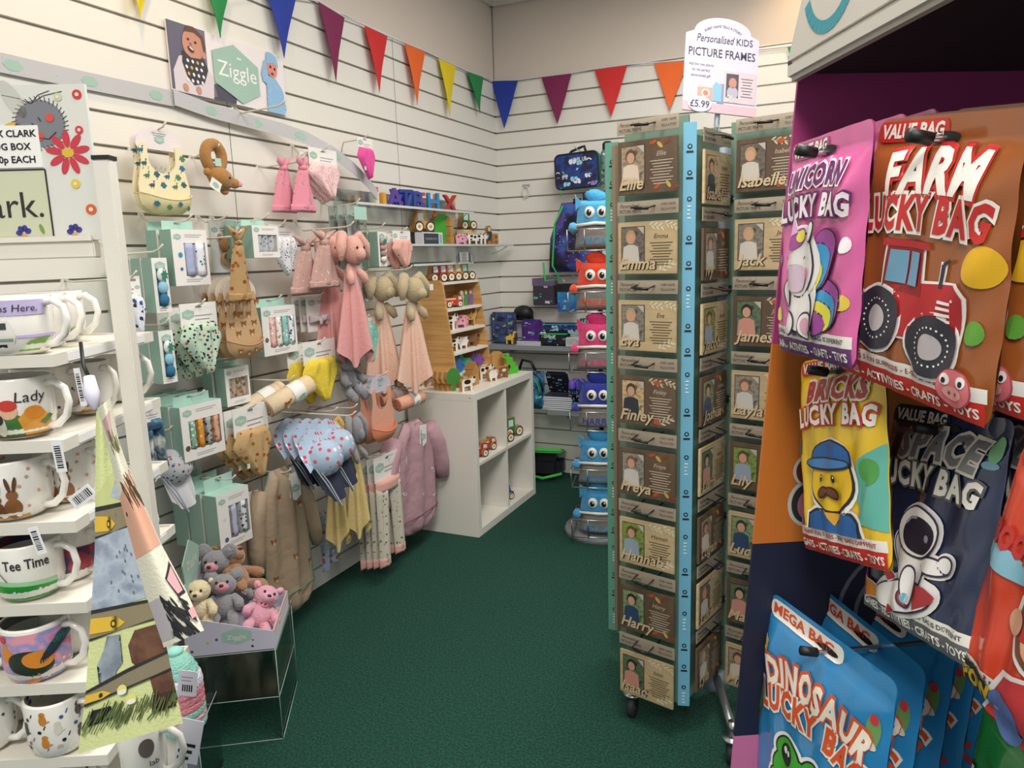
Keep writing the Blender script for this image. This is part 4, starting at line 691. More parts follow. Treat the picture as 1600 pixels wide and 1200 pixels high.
t = thing('toy_box', 'low white box with a dark blue label at the left end of the toy shelf', 'box', at2(676), LR); b = MB(); b.box((0, .02, .033), (.2, .05, .066), K('e0dde2', .6), .001); b.y = -.0051; b.rc(-.095, .006, .055, .06, K('38404c', .6)); b.tx('WOODEN TOYS', -.02, .028, .014, K('b9bdc4', .6), 2, w=.12); b.rc(.065, .01, .09, .056, K('9fb0c6', .6)); b.obj('box_body', t)
tractor('tan wooden car standing on the white toy box', at2(669)+V((-.02, 0, .066)), 'c99a5c', .11)
figure('green topped wooden tree on the farm toy shelf', at2(693, .07), .14, TREEP, '3fa02f', d=.04, name='wooden_toy_tree')
t = thing('wooden_block', 'tall stack of plain wooden blocks beside the green tree', 'wooden toy', at2(706, .1), LR)
for k in range(3): b = MB(); b.box((0, .012, .025+.05*k), (.04, .035, .049), WDE, .002); b.obj('block', t)
figure('pink wooden pig face on with black spots on the farm toy shelf', at2(721, .11), .075, PIGP, 'e3a0b8', pigd)
t = thing('wooden_block', 'pale wooden block carrying the green tractor on the farm toy shelf', 'wooden toy', at2(733, .05), LR); b = MB(); b.box((0, .012, .045), (.16, .05, .09), K('d9c39a', .5), .003); b.obj('block', t)
tractor('green wooden tractor raised on a block on the farm toy shelf', at2(733, .055)+V((0, 0, .09)), '2f8a3a', .1)
for i, px in enumerate((738, 748, 754)): figure('small black and white wooden cow, %s of three on the farm toy shelf' % ('left', 'middle', 'right')[i], at2(px, .11), .07, COWP, 'ece8e2', cowd, 'small cows on the clear shelf', fx=(-1, 1, 1)[i])
figure('wooden farmer figure in dark dungarees on the farm toy shelf', at2(765, .1), .1, PER, '3a3f4a', [(0, .95, .12, .14, 'e0b890'), (0, .15, .14, .13, 'c96a3a')], name='wooden_toy_figure')
t = thing('wooden_block', 'small wooden stool block at the corner end of the farm toy shelf', 'wooden toy', at2(775, .1), LR); b = MB(); b.box((0, .01, .062), (.05, .03, .016), WDE, .002); b.box((0, .01, .03), (.044, .026, .008), WDE); b.obj('planks', t)
for s in (-1, 1): b = MB(); b.box((s*.021, .01, .027), (.008, .03, .054), WDE); b.obj('leg', t)
ledge('empty clear acrylic ledge with a limp price strip above the wooden stand', onL(646, 414, .14).y, onL(738, 388, .14).y, 1.39, .14, 0)
p = onL(722, 392, .15); b = MB(); b.grid(lambda i, j: (-.09+.18*i, -.004+.01*sin(6*i), .05*(1-j)-.1*(i-.5)**2), clear('e9ede4', .15), 10, 4); tag(b.obj('price_strip', None, (p.x+.006, p.y, p.z-.055), LR), 'limp clear price strip hanging off the empty acrylic ledge', 'price strip')
# ------------------------------------------------ goods on the back wall
def art(base='15182a', n=0): return K(base, .7, mix=(6, '14162a', '241a4a', '1f3f8a', '15182a', '5a2a7a'), bump=(80, .2))
GAL, NEON, AQ = art(), K('2fb35a', .6), K('2f9ac0', .6)
def pads(b, w, h, n, seed, lay=1, x0=-.46, z0=.06):   # game-pad and star motifs
    random.seed(seed)
    for i in range(n):
        x, z, s = (x0+random.random()*.92)*w, (z0+random.random()*.85)*h, (.04+.03*random.random())*w; c = K(random.choice(('dfe6f2', '8fd0e6', '9a7fd0', '58c8a0', '5a7fd0', 'c9d0e0')), .6); a = random.uniform(-.7, .7)
        k = i % 3
        if k == 0: b.el(x-s*.8, z, s*.7, s, c, lay, .4+a, 8); b.el(x+s*.8, z, s*.7, s, c, lay, -.4+a, 8); b.el(x, z+s*.2, s, s*.6, c, lay+1, a, 8); b.el(x, z+s*.3, s*.25, s*.25, BLK, lay+2, n=6)
        elif k == 1: b.ln([(x-s, z), (x, z+s*.6), (x+s, z)], s*.4, c, lay)
        else: b.el(x, z, s*.6, s*.35, c, lay, a, 6)
loc, w, h = Bq(868, 236, 936, 291, .15)
t = thing('lunch_bag', 'galaxy print lunch bag with green piping, top of the back wall', 'lunch bag', loc, 0, None, 0, -.04)
P = rrect(-w/2, 0, w/2, h*.9, .03)
b = MB(); b.ext(P, .075, K('1f6a78', .7), 0, GAL); b.y = 0; pads(b, w, h*.8, 22, 4); b.tx('LEVEL UP', .02, h*.68, .032, K('dfeee6', .6), 4, w=w*.34, bold=.02); b.obj('bag_body', t)
b = MB(); b.tube([(x, .0, z) for x, z in P], .005, BLK, 6, True); b.tube([(x*1.01, .03, z*1.01-.001) for x, z in P], .004, NEON, 6, True); b.tube([(-w*.38, .0, .01), (-w*.4, -.005, -.04)], .003, NEON); b.obj('piping', t)
b = MB(); b.tube([(-w*.2, .035, h*.9), (-w*.14, .035, h*.98), (w*.1, .035, h*1.06), (w*.16, .035, h*1.08), (w*.2, .035, h*.9)], .008, BLK, 6); b.obj('handle', t); hook(.17, 0, loc.z+h*.97, 'galaxy lunch bag', 'B', loc.x)
loc, w, h = Bq(938, 222, 953, 286, .16); t = thing('water_bottle', 'clear patterned water bottle with a black cap beside the lunch bag', 'bottle', loc+V((.015, 0, 0)))
b = MB(); b.lathe([(.001, 0), (.036, 0), (.038, .01), (.038, h*.75), (.028, h*.8)], K('6f7f86', .3, dots=((50, .4), '1f2a3a', 'dfe6f2', '2f6a7a')), 20); b.obj('bottle_body', t); b = MB(); b.lathe([(.03, h*.8), (.03, h*.95), (.018, h), (.001, h)], BLK, 16); b.obj('cap', t)
b = MB(); b.tube([(0, .03, h*.9), (0, .1, h*.95), (0, .155, h*.93)], .003, WIRE); b.obj('hanging_loop', t)
loc, w, h = Bq(862, 318, 945, 424, .16)
t = thing('drawstring_bag', 'galaxy drawstring backpack with green cords on the back wall', 'bag', loc); b = MB(); GX = K('15182a', .7, mix=(5, '101222', '15182a', '3a2a7a', '2f5fa8', '7a2a8a', '14152a'), bump=(60, .3))
b.puff(GX, lambda v: w*(.62+.38*min(1, v*2)), h, .05, lambda v: -w*.08*v, .006, 3, 18, 18); random.seed(7)
for i in range(60): b.el((-.42+.8*random.random())*w, (.06+.7*random.random())*h, .003, .0022, K(random.choice(('dfe6f2', '8fb0e6')), .6), 2, n=5)
b.obj('bag_body', t); b = MB(); b.tube([(w*.33*cos(a), -.028*sin(a)-.01, h*.84+.006*cos(3*a)) for a in [pi*i/12 for i in range(13)]], .006, AQ); b.obj('gathered_hem', t)
for s in (-1, 1): b = MB(); b.tube([(s*w*.25, -.03, h*.95), (s*w*.38, -.06, h*.7), (s*w*.42-w*.02, -.06, h*.1), (s*w*.3, -.05, -h*.1), (s*w*.5-w*.1, -.05, -h*.12), (s*w*.56-w*.08, -.04, h*.15)], .006, NEON, 6); b.obj('cord', t)
b = MB(); b.tube([(-w*.06, -.01, h*.9), (-w*.05, -.01, h*1.04), (w*.06, -.01, h*1.04), (w*.07, -.01, h*.9)], .008, BLK); b.obj('hanging_loop', t); b = MB(); b.box((w*.2, .005, h*1.0), (.07, .003, .1), BLK); b.obj('swing_tag', t); hook(.18, 0, loc.z+h*1.03, 'galaxy drawstring bag', 'B', loc.x)
b = MB(); b.box((0, .002, .06), (.05, .004, .014), clear('e9eeee', .2)); b.tube([(.0+.022*cos(a), -.006, .02+.034*sin(a)) for a in [2*pi*i/14 for i in range(14)]], .004, K('d9dcd8', .3), 6, True); tag(b.obj('plastic_hook', None, onB(822, 295, .006)-V((0, 0, .04))), 'empty clear plastic hook on the back slatted wall', 'hook')
def wallet(label, px, m, lid, off=.14, dp=.06, txt=None, n=14, seed=1, tab=True, name='pencil_wallet', cat='stationery'):
    loc, w, h = Bq(*px, off); t = thing(name, label, cat, loc); b = MB(); b.b2((-w/2, 0, 0), (w/2, dp, h), m, .004); b.y = 0; pads(b, w, h, n, seed)
    if txt: b.tx(txt, 0, h*.45, h*.2, K('cfe6f2', .6), 5, w=w*.8, bold=.02)
    b.obj('body', t)
    if tab: b = MB(); b.b2((-w*.52, -.002, h*.72), (w*.52, dp, h*1.0), lid); b.lines(-w*.3, w*.3, h*.86, 2, h*.06, GREYTX, 1); b.obj('hang_card', t); hook(off+.01, 0, loc.z+h*1.0, label.split(' on ')[0].split(' hanging')[0], 'B', loc.x)
    return t
wallet('dark game print wallet in a purple topped pack on the back wall', (832, 435, 866, 477), K('3a3444', .6), K('6f5a80', .6), seed=5)
wallet('blue game print pencil wallet hanging right of the purple topped pack', (870, 444, 898, 487), K('1f5aa8', .6, mix=(8, '1f3f9a', '2f9ac0')), BLK, .14, .05, None, 10, 9)
# shelves of stationery
GS = K('8d9296', .45)
t = thing('wall_shelf', 'upper grey wall shelf of stationery in the corner', 'shelf', (.02, BACK, .872)); b = MB(); b.b2((0, -.26, -.03), (1.25, -.002, 0), GS, .003); b.obj('board', t)
for x in (.1, 1.1): b = MB(); b.b2((x, -.2, -.06), (x+.02, -.002, -.0301), GS); b.obj('bracket', t)
t = thing('wall_shelf', 'lower grey wall shelf of stationery behind the cube shelf unit', 'shelf', (.02, BACK, .478)); b = MB(); b.b2((.4, -.28, -.03), (1.25, -.002, 0), GS, .003); b.obj('board', t)
for x in (.5, 1.1): b = MB(); b.b2((x, -.2, -.06), (x+.02, -.002, -.0301), GS); b.obj('bracket', t)
UZ, LZ = .8722, .4782
def pouch(label, px, z, y, m, dp=.05, seed=1, n=12, txt=None, zip_=None, name='pencil_case', cat='pencil case', lean=0):
    a, c = onB(px[0], px[1], BACK-y), onB(px[2], px[1], BACK-y); w = c.x-a.x; h = px[3]; t = thing(name, label, cat, V(((a.x+c.x)/2, y, z)), 0, None, lean); b = MB()
    b.box((0, dp/2, h/2), (w, dp, h), m, min(.012, h*.3)); b.y = 0; pads(b, w*.9, h, n, seed)
    if txt: b.tx(txt, -w*.1, h*.6, h*.3, K('e6eef2', .6), 5, w=w*.4, bold=.02)
    b.obj('body', t)
    if zip_: b = MB(); b.b2((-w*.48, -.004, h*.84), (w*.48, dp*.5, h*.92), zip_); b.obj('zip', t)
    return t
pouch('large dark dog print tote pouch at the corner end of the upper shelf', (768, 520, 806, .2), UZ, 4.2, K('23283f', .7, mix=(9, '1a1f3a', '4a5a8a', '23283f', '8a7aa0')), .04, 3, 16, name='tote_pouch', cat='pouch', lean=.1)
pouch('purple and blue game print pouch standing on the upper shelf', (815, 520, 847, .15), UZ, 4.24, K('2a2460', .7, mix=(9, '1f2a7a', '5a2a8a', '2a1f4a')), .04, 8, 14, name='game_pouch', cat='pouch', lean=.08)
figure('yellow wooden llama block in front of the dog print pouch', onB(797, 538, .24)*1+V((0, 0, .0)), .06, CML, 'e6c24a', rz=0)
t = thing('cap', 'black cap perched at the back of the upper shelf', 'cap', (.18, 4.34, UZ+.1)); b = MB(); b.ell((0, 0, .085), (.07, .045, .05), BLK); b.tube([(.05, 0, .08), (.075, 0, .0), (.08, 0, -.099)], .012, BLK, 8); b.obj('crown', t); b = MB(); b.box((-.02, -.03, .05), (.13, .06, .012), BLK, .004); b.obj('peak', t)
def books(px, z, y, n, label, group, cols, w=.2, d=.16, th=.009):
    x = onB(px, 520, BACK-y).x
    for i in range(n):
        b = MB(); b.box((0, d/2, th/2), (w, d, th), K(cols[i % len(cols)], .5), .001); b.box((0, d/2-.001, th/2), (w-.004, d-.001, th*.7), K('e3e3e6', .7))
        tag(b.obj('notebook', None, (x+.004*((i*5) % 3-1), y, z+i*(th+.0004)), .05*((i*3) % 4-1.5)*.4), '%s notebook in the pile %s' % (('bottom', 'second', 'third', 'fourth', 'fifth', 'sixth', 'seventh')[i], label), 'notebook', group)
books(826, UZ, 4.14, 3, 'beside the dog print pouch', 'notebooks on the upper shelf', ('8a4a9a', '3fa08a', '6a3f8a'), .17, .1)
pouch('black Level Up pencil case with green piping on the upper shelf', (842, 530, 886, .085), UZ, 4.14, K('16181f', .6), .07, 12, 10, 'LEVEL UP', NEON)
pouch('navy game print pencil case stacked on the black Level Up pencil case', (848, 530, 898, .05), UZ+.0865, 4.15, K('1a2248', .6, mix=(9, '1a2248', '3a4a9a')), .06, 15, 8, None, K('2f9ac0', .6))
for i, (px, h, dx) in enumerate(((894, .055, 0), (910, .045, .0), (918, .07, .02))):
    b = MB(); b.box((0, .03, h/2), (.07, .06, h), K(('c9c9cf', 'b9c9e6', 'd9dce4')[i], .6), .002); b.y = -.0002; b.lines(-.028, .028, h*.75, 3, h*.2, GREYTX, 1); tag(b.obj('small_carton', None, (onB(px, 530, .24).x, 4.13+.07*(i == 2)-.0, UZ)), 'small pale carton %s on the upper shelf' % ('left of two', 'right of two', 'behind the two others')[i], 'box')
t = wallet('Level Up pen set pack standing right on the upper shelf', (905, 480, 946, 520), K('1a1d2a', .6, mix=(8, '15182a', '1f5a8a')), BLK, .1, .03, None, 6, 21, False); t.location.z = UZ
b = MB(); b.y = -.002; b.tx('LEVEL UP', 0, .13, .03, K('cfe6f2', .6), 6, w=.13, bold=.02)
for i in range(4): b.cyl((-.05+.03*i, -.008, .02), (-.05+.03*i, -.008, .1), .008, K(('58b8a0', '4a6fd0', '7a5ac0', '4fa86a')[i], .5), 8)
b.obj('pen_row', t)
t = thing('school_backpack', 'black and blue school backpack with green trim on the lower shelf', 'backpack', V((onB(843, 600, .2).x-.04, 4.13, LZ))); b = MB(); b.puff(K('1f4a7a', .7, mix=(10, '14182a', '2f7aa8', '14182a')), lambda v: .2, .24, .06, fold=.002, back=1.2, cl=5); pads(b, .17, .22, 10, 17, 4); b.obj('bag_body', t); b = MB(); b.tube([(.1*cos(a), -.03, .12+.12*sin(a)) for a in [pi*i/10 for i in range(11)]], .007, BLK, 6); b.tube([(.085*cos(a), -.05, .11+.1*sin(a)) for a in [pi*i/10 for i in range(11)]], .004, NEON, 6); b.obj('piping', t); b = MB(); b.tube([(-.09, .03, .22), (-.06, .03, .3), (.0, .03, .29), (.03, .03, .23)], .01, BLK, 6); b.obj('handle', t)
books(868, LZ, 4.12, 7, 'on the lower shelf beside the backpack', 'notebooks on the lower shelf', ('23283f', '3f8aa0', '2a2f4a', '7aa0a8'), .2, .17, .012)
pouch('black game print folder leaning on the notebook pile', (858, 590, 892, .16), LZ+.09, 4.22, K('181b28', .6), .02, 27, 16, name='folder', cat='folder', lean=.5)
t = thing('counter_display_box', 'black counter box holding a row of galaxy bottles on the lower shelf', 'display box', V((onB(909, 620, .25).x, 4.14, LZ))); b = MB()
for a, c in (((-.1, 0, 0), (.1, .12, .004)), ((-.1, 0, 0), (.1, .003, .05)), ((-.1, .117, 0), (.1, .12, .12)), ((-.1, 0, 0), (-.097, .12, .05)), ((.097, 0, 0), (.1, .12, .05))): b.b2(a, c, K('15171f', .6))
b.obj('tray', t)
for r in range(2):
    for i in range(4):
        b = MB(); x, y = -.073+.0487*i, .03+.055*r; b.lathe([(.001, 0), (.022, 0), (.022, .13)], K('1f2038', .5, dots=((60, .4), 'dfe6f2', '7a5ac0', '2f9ac0')), 12); b.lathe([(.0225, .13), (.0225, .165), (.012, .18), (.001, .18)], K('5a6fd0', .5, mix=(14, '2fa8c8', '5a5ac8', '8a4ac0')), 12)
        tag(b.obj('drink_bottle', None, t.location+V((x, y, .0045))), 'galaxy print bottle, %s row, %s in the black counter box' % (('front', 'back')[r], ('first', 'second', 'third', 'fourth')[i]), 'bottle', 'bottles in the counter box')
p = onZ(856, 748, 0); t = thing('helmet_box', 'black and bright green bag lying on the carpet beside the cube shelf', 'bag', p+V((-.02, .02, 0)), .2); b = MB(); b.box((0, 0, .09), (.24, .18, .17), K('15181a', .5), .05); b.obj('bag_body', t); b = MB(); b.M = Mx.Rotation(-.3, 4, 'X'); b.box((0, -.05, .17), (.25, .2, .03), K('3fbf4a', .5), .012); b.obj('flap', t); b = MB(); b.tube([(-.12, -.1, .05), (0, -.115, .03), (.12, -.1, .06)], .01, K('3fbf4a', .5), 6); b.obj('trim', t)
# ------------------------------------------------ stand of monster backpacks
SB_ = atD(935, 600, 3.55); SXY = V((SB_.x, SB_.y, 0)); SR = .22
t = thing('wire_bag_stand', 'black pole stand with wire baskets of monster backpacks by the back wall', 'display stand', SXY, SR)
b = MB(); b.cyl((0, .14, .03), (0, .14, 1.62), .012, BLK, 10); b.obj('pole', t); b = MB(); b.cyl((0, .14, 0), (0, .14, .03), .2, K('8a8f94', .4), 28, .19); b.obj('base', t)
ZB = [SB_.z*0+z for z in (1.44, 1.155, .87, .585, .30, .045)]
for i, z in enumerate(ZB):
    b = MB(); R_ = .0035
    for zz, yy in ((z-.005, -.065), (z+.09, -.085)): b.tube([(-.13, .125, zz), (-.13, yy, zz), (.13, yy, zz), (.13, .125, zz)], R_, STEEL, 5)
    for x in (-.13, -.05, .05, .13): b.tube([(x, .12, z-.005), (x, -.065, z-.005), (x, -.085, z+.09)], R_, STEEL, 5)
    b.tube([(-.13, .125, z+.09), (.13, .125, z+.09)], R_, STEEL, 5); b.obj('wire_basket', t)
def monster(label, z, col, name_, tcol, s=.25):
    c = K(col, 1, bump=(140, .8), sheen=.4); w, h = s*.84, s; O = SXY+V((-.0*cos(SR), 0, z)); t = thing('monster_backpack', label, 'backpack', O, SR, 'monster backpacks')
    b = MB(); b.puff(K('8a837c', .9, bump=(60, .4)), lambda v: w*(.86+.14*v), h*.46, .055, back=.9, cl=6); b.tx(name_, 0, h*.1, h*.17, K(tcol, .7), 4, w=w*.72, bold=.015, shear=.1); b.obj('pocket', t)
    b = MB(); b.M = Mx.Translation((0, .0, h*.4)); b.puff(c, lambda v: w*(.8+.14*v), h*.5, .05, back=1, cl=6); b.obj('head', t)
    b = MB(); b.tube([(-w*.46, -.03, h*.44), (0, -.062, h*.47), (w*.46, -.03, h*.44)], .008, K('e9e6dc', .8), 6); b.obj('mouth_piping', t)
    for q_ in (-1, 1): b = MB(); b.ext([(q_*w*.46, h*.72), (q_*w*.3, h*.86), (q_*w*.47, h*.98)][::q_], .03, c, -.015); b.obj('ear_tip', t)
    b = MB(); b.ell((-.0, .0, h*.95), (w*.26, .025, h*.13), K(col, 1, bump=(90, 1.2)), Mx.Rotation(.3, 3, 'Y'), lump=.1); b.obj('tuft', t)
    for q in (-1, 1):
        b = MB(); b.ell((q*w*.135, -.05, h*.67), (w*.115, .012, h*.105), WHITE); b.ell((q*w*.135-w*.01, -.0595, h*.665), (w*.06, .005, h*.06), BLK); b.ell((q*w*.135+w*.01, -.064, h*.69), (w*.018, .003, h*.018), WHITE); b.obj('eye', t)
        b = MB(); b.ell((q*w*.52, -.02, h*.4), (w*.1, .03, h*.1), c, lump=.1); b.obj('arm', t)
        b = MB(); b.tube([(q*w*.3, .06, h*.8), (q*w*.36, .09, h*.5), (q*w*.3, .06, h*.1)], .012, K('6a655f', .9), 6); b.obj('shoulder_strap', t)
monster('light blue monster backpack, topmost in the wire stand', ZB[0], '4fa8d8', 'OSCAR', '3f8fc0'); monster('orange red monster backpack reading FINLEY', ZB[1], 'e0452a', 'FINLEY', 'd9482f'); monster('hot pink monster backpack in the third basket', ZB[2], 'd93a78', 'ISABEL', 'd0467a'); monster('navy blue monster backpack reading HARRY', ZB[3], '2a3a9a', 'HARRY', '3a3f9a'); monster('blue monster backpack reading IMOGEN', ZB[4], '3f98cc', 'IMOGEN', '3f8fc0'); monster('blue monster backpack reading ISLA, lowest in the wire stand', ZB[5], '3f98cc', 'ISLA', '4f9fd0')
# ------------------------------------------------ revolving stand of name frames
SPC = V((1.745, 2.2, 0)); BLU = V((1.693, 1.984, 0)); ANG = -.242
STRIPB, STRIPT, PANG, POLE = K('6fb0cc', .5), K('5f9a88', .5), K('6f8a78', .6), K('8f9aa6', .4)
st = thing('frame_spinner_stand', 'tall wheeled revolving stand of wooden name frames under a domed header', 'display stand', SPC)
def wpart(b, name, lab=None): o = b.obj(name, st, -SPC); return tag(o, lab) if lab else o
def at(o, a): return Mx.Translation(o)@Mx.Rotation(a, 4, 'Z')
FA, FB, FC_ = at(BLU, ANG), at(BLU, ANG+pi/2), at(V((1.765, 2.185, 0)), ANG)
b = MB(); b.M = FA; b.b2((-.194, .004, .1), (-.006, .010, 1.765), PANG); wpart(b, 'display_panel')
b = MB(); b.M = FB; b.b2((.01, .004, .1), (.24, .010, 1.72), PANG); wpart(b, 'display_panel')
b = MB(); b.M = FC_; b.b2((.0, .004, .12), (.25, .010, 1.765), PANG); wpart(b, 'display_panel')
TL_ = V((1.378, 2.336, 0)); dv = (SPC-TL_); aD = math.atan2(dv.y, dv.x); b = MB(); b.M = at(TL_, aD); b.b2((.012, -.003, .1), (dv.length-.02, .003, 1.76), PANG); wpart(b, 'display_panel')
b = MB(); b.M = at(TL_, aD); b.b2((.018, -.022, .12), (.03, -.004, 1.75), K('8a7560', .6)); wpart(b, 'panel_edging')
def names_strip(F, w, m, z0, z1, nm, lab):
    b = MB(); b.M = F; b.b2((-w/2, 0, z0), (w/2, .006, z1), m, .001); b.y = -.0003; z = z1-.06; i = 0
    while z > z0+.06:
        b.el(0, z, .0065, .0065, BLK, 1, n=10); b.el(0, z, .0035, .0035, m, 2, n=8); b.rc(-.009, z-.016, .009, z-.011, BLK, 1) if i % 3 != 2 else 0
        if i % 3 == 2: b.lines(-.005, .005, z-.02, 4, .01, WHITE, 1)
        z -= .066 if i % 3 != 2 else .1; i += 1
    wpart(b, nm, lab)
names_strip(at(BLU, ANG+.5), .034, STRIPB, .1, 1.745, 'corner_strip', 'pale blue corner strip'); names_strip(at(TL_, -.1), .046, STRIPT, .1, 1.765, 'edge_strip', 'teal edge strip')
b = MB(); b.cyl(SPC+V((.0, .0, .1)), SPC+V((0, 0, 1.70)), .024, POLE, 14); b.cyl(SPC+V((0, 0, .06)), SPC+V((0, 0, .12)), .05, POLE, 16); wpart(b, 'centre_pole')
for z in (.35, .62, .98, 1.3, 1.55): b = MB(); b.cyl(SPC+V((0, 0, z)), SPC+V((0, 0, z+.02)), .035, BLK, 12); b.tube([SPC+V((0, 0, z+.01)), SPC+V((.05, -.012, z+.012)), BLU+V((.05, .2, z))], .003, STEEL, 5); wpart(b, 'collar')
for x, y in ((1.527, 2.03), (1.842, 1.925), (1.67, 2.46), (1.99, 2.36)):
    c = V((x, y, 0)); b = MB(); b.tube([SPC+V((0, 0, .11)), SPC.lerp(c, .55)+V((0, 0, .105)), c+V((0, 0, .1))], .013, K('8a8f94', .35, metal=.8), 8); wpart(b, 'leg')
    b = MB(); b.cyl(c+V((0, 0, .085)), c+V((0, 0, .125)), .014, STEEL, 12); b.cyl(c+V((0, 0, .072)), c+V((0, 0, .08)), .03, STEEL, 16); b.box(c+V((0, 0, .05)), (.03, .034, .05), BLK, .004); cw_ = wpart(b, 'caster')
    b = MB(); b.cyl(c+V((-.011, 0, .034)), c+V((.011, 0, .034)), .034, K('2a2c30', .6), 20); b.cyl(c+V((-.013, 0, .034)), c+V((.013, 0, .034)), .014, STEEL, 12); o = b.obj('wheel', cw_)
# header board
hd = V((1.707, 2.39, 2.045)); hw, hh = .226, .235
b = MB(); b.M = Mx.Translation(hd)@Mx.Rotation(.54, 4, 'Z')@Mx.Rotation(-.22, 4, 'X')@Mx.Rotation(.12, 4, 'Y'); HB = K('d9d4e6', .45)
dome = [(hw*.385*cos(a), hw*.05+hw*.36*sin(a)*.55) for a in [pi*i/16 for i in range(17)]]
b.ext([(-hw/2, -hh), (hw/2, -hh), (hw/2, 0)]+dome+[(-hw/2, 0)], .004, HB, 0); b.y = 0; DK = K('4a4656', .6)
b.tx('EVERY NAME TELLS A STORY', 0, .026, .011, DK, 2, w=.115, arc=.09); b.tx('Personalised', -.022, -.022, .034, DK, 2, w=.116, shear=.3); b.tx('KIDS', .068, -.022, .03, DK, 2, w=.05); b.tx('PICTURE FRAMES', 0, -.066, .036, DK, 2, w=.205, bold=.006)
for i, s in enumerate(('Add your own picture', 'for the perfect', 'personalised gift')): b.tx(s, -.062, -.096-.017*i, .0125, K('6a6676', .6), 2, w=(.075, .055, .06)[i])
b.pr([(-.024, -.2), (-.024, -.145), (-.01, -.09), (.004, -.145), (.004, -.2)], K('d3cfe0', .6), 2); b.pr([(-.024, -.2), (-.024, -.155), (-.014, -.14), (.004, -.155), (.004, -.2)], K('8fbfd6', .6), 3); b.rc(-.01, -.205, .012, -.145, K('8f9ab0', .6), 2)
b.rc(-.07, -.2, -.024, -.16, K('e0a89a', .6), 2); b.el(-.045, -.178, .013, .013, K('f0d2c6', .6), 3); b.el(-.045, -.178, .008, .008, K('d9847a', .6), 4)
b.rc(.01, -.2, .108, -.105, K('d9c6cc', .6), 4); b.rc(.016, -.185, .054, -.112, K('5a5560', .6), 5); b.el(.036, -.14, .012, .016, SK, 6); b.el(.036, -.17, .017, .02, K('b9b3c0', .6), 6); b.lines(.06, .1, -.125, 7, .009, DK, 5, .2, True); b.tx('Oliver', .038, -.198, .03, WHITE, 8, w=.042, shear=.3)
b.rc(-hw/2, -hh, hw/2, -hh+.028, K('dcb9c2', .6), 3); b.el(-.062, -.214, .036, .024, HB, 9, n=24); b.tx('£5.99', -.062, -.224, .03, DK, 10, w=.058, bold=.01)
wpart(b, 'header_board', 'pale lilac domed header board')
b = MB(); b.M = Mx.Translation(hd)@Mx.Rotation(.54, 4, 'Z')@Mx.Rotation(-.22, 4, 'X')@Mx.Rotation(.12, 4, 'Y'); q_ = b.M.inverted()@V((1.745, 2.2, 1.69)); b.tube([q_, (0, .016, -hh-.03), (0, .012, -hh+.02), (0, .009, -hh+.1)], .008, POLE); wpart(b, 'header_holder')
# frame packs
LW = K('d9c298', .6, grain=((4, 4, 45), 'c6ad82')); DW = K('735b45', .6, grain=((40, 4, 4), '5f4a38')); LEAF, ORL = K('e9dfc0', .6), K('c4562a', .6); CUT = K('e0c8a0', .6); CUTD = K('2a2018', .7); SLV = clear('ffffff', .012, .1)
def leafspray(b, x, z, s, m, a0, h=2):
    for k in range(6): a = a0+(-1 if k % 2 else 1)*.7; u, q = x+s*.9*k/6*cos(a0), z+s*.9*k/6*sin(a0); b.el(u+s*.16*cos(a), q+s*.16*sin(a), s*.17, s*.06, m, h, a, 8)
    b.ln([(x, z), (x+s*cos(a0), z+s*sin(a0))], s*.03, m, h)
KID = (('8a7a66', 'e9d9c6', '6a4a34'), ('5f564e', 'd9d2c6', 'c9a06a'), ('6f6a5f', 'dcd6cb', 'c9a878'), ('a8926c', '2a3040', '4a3626'), ('7a766c', 'dad4ca', '8a5f44'), ('6f7f3f', '9fb0c0', '6a4a30'), ('6f7f5a', '2f4a6f', '2f221a'), ('4f5f48', 'd99a8a', '2a1f18'))
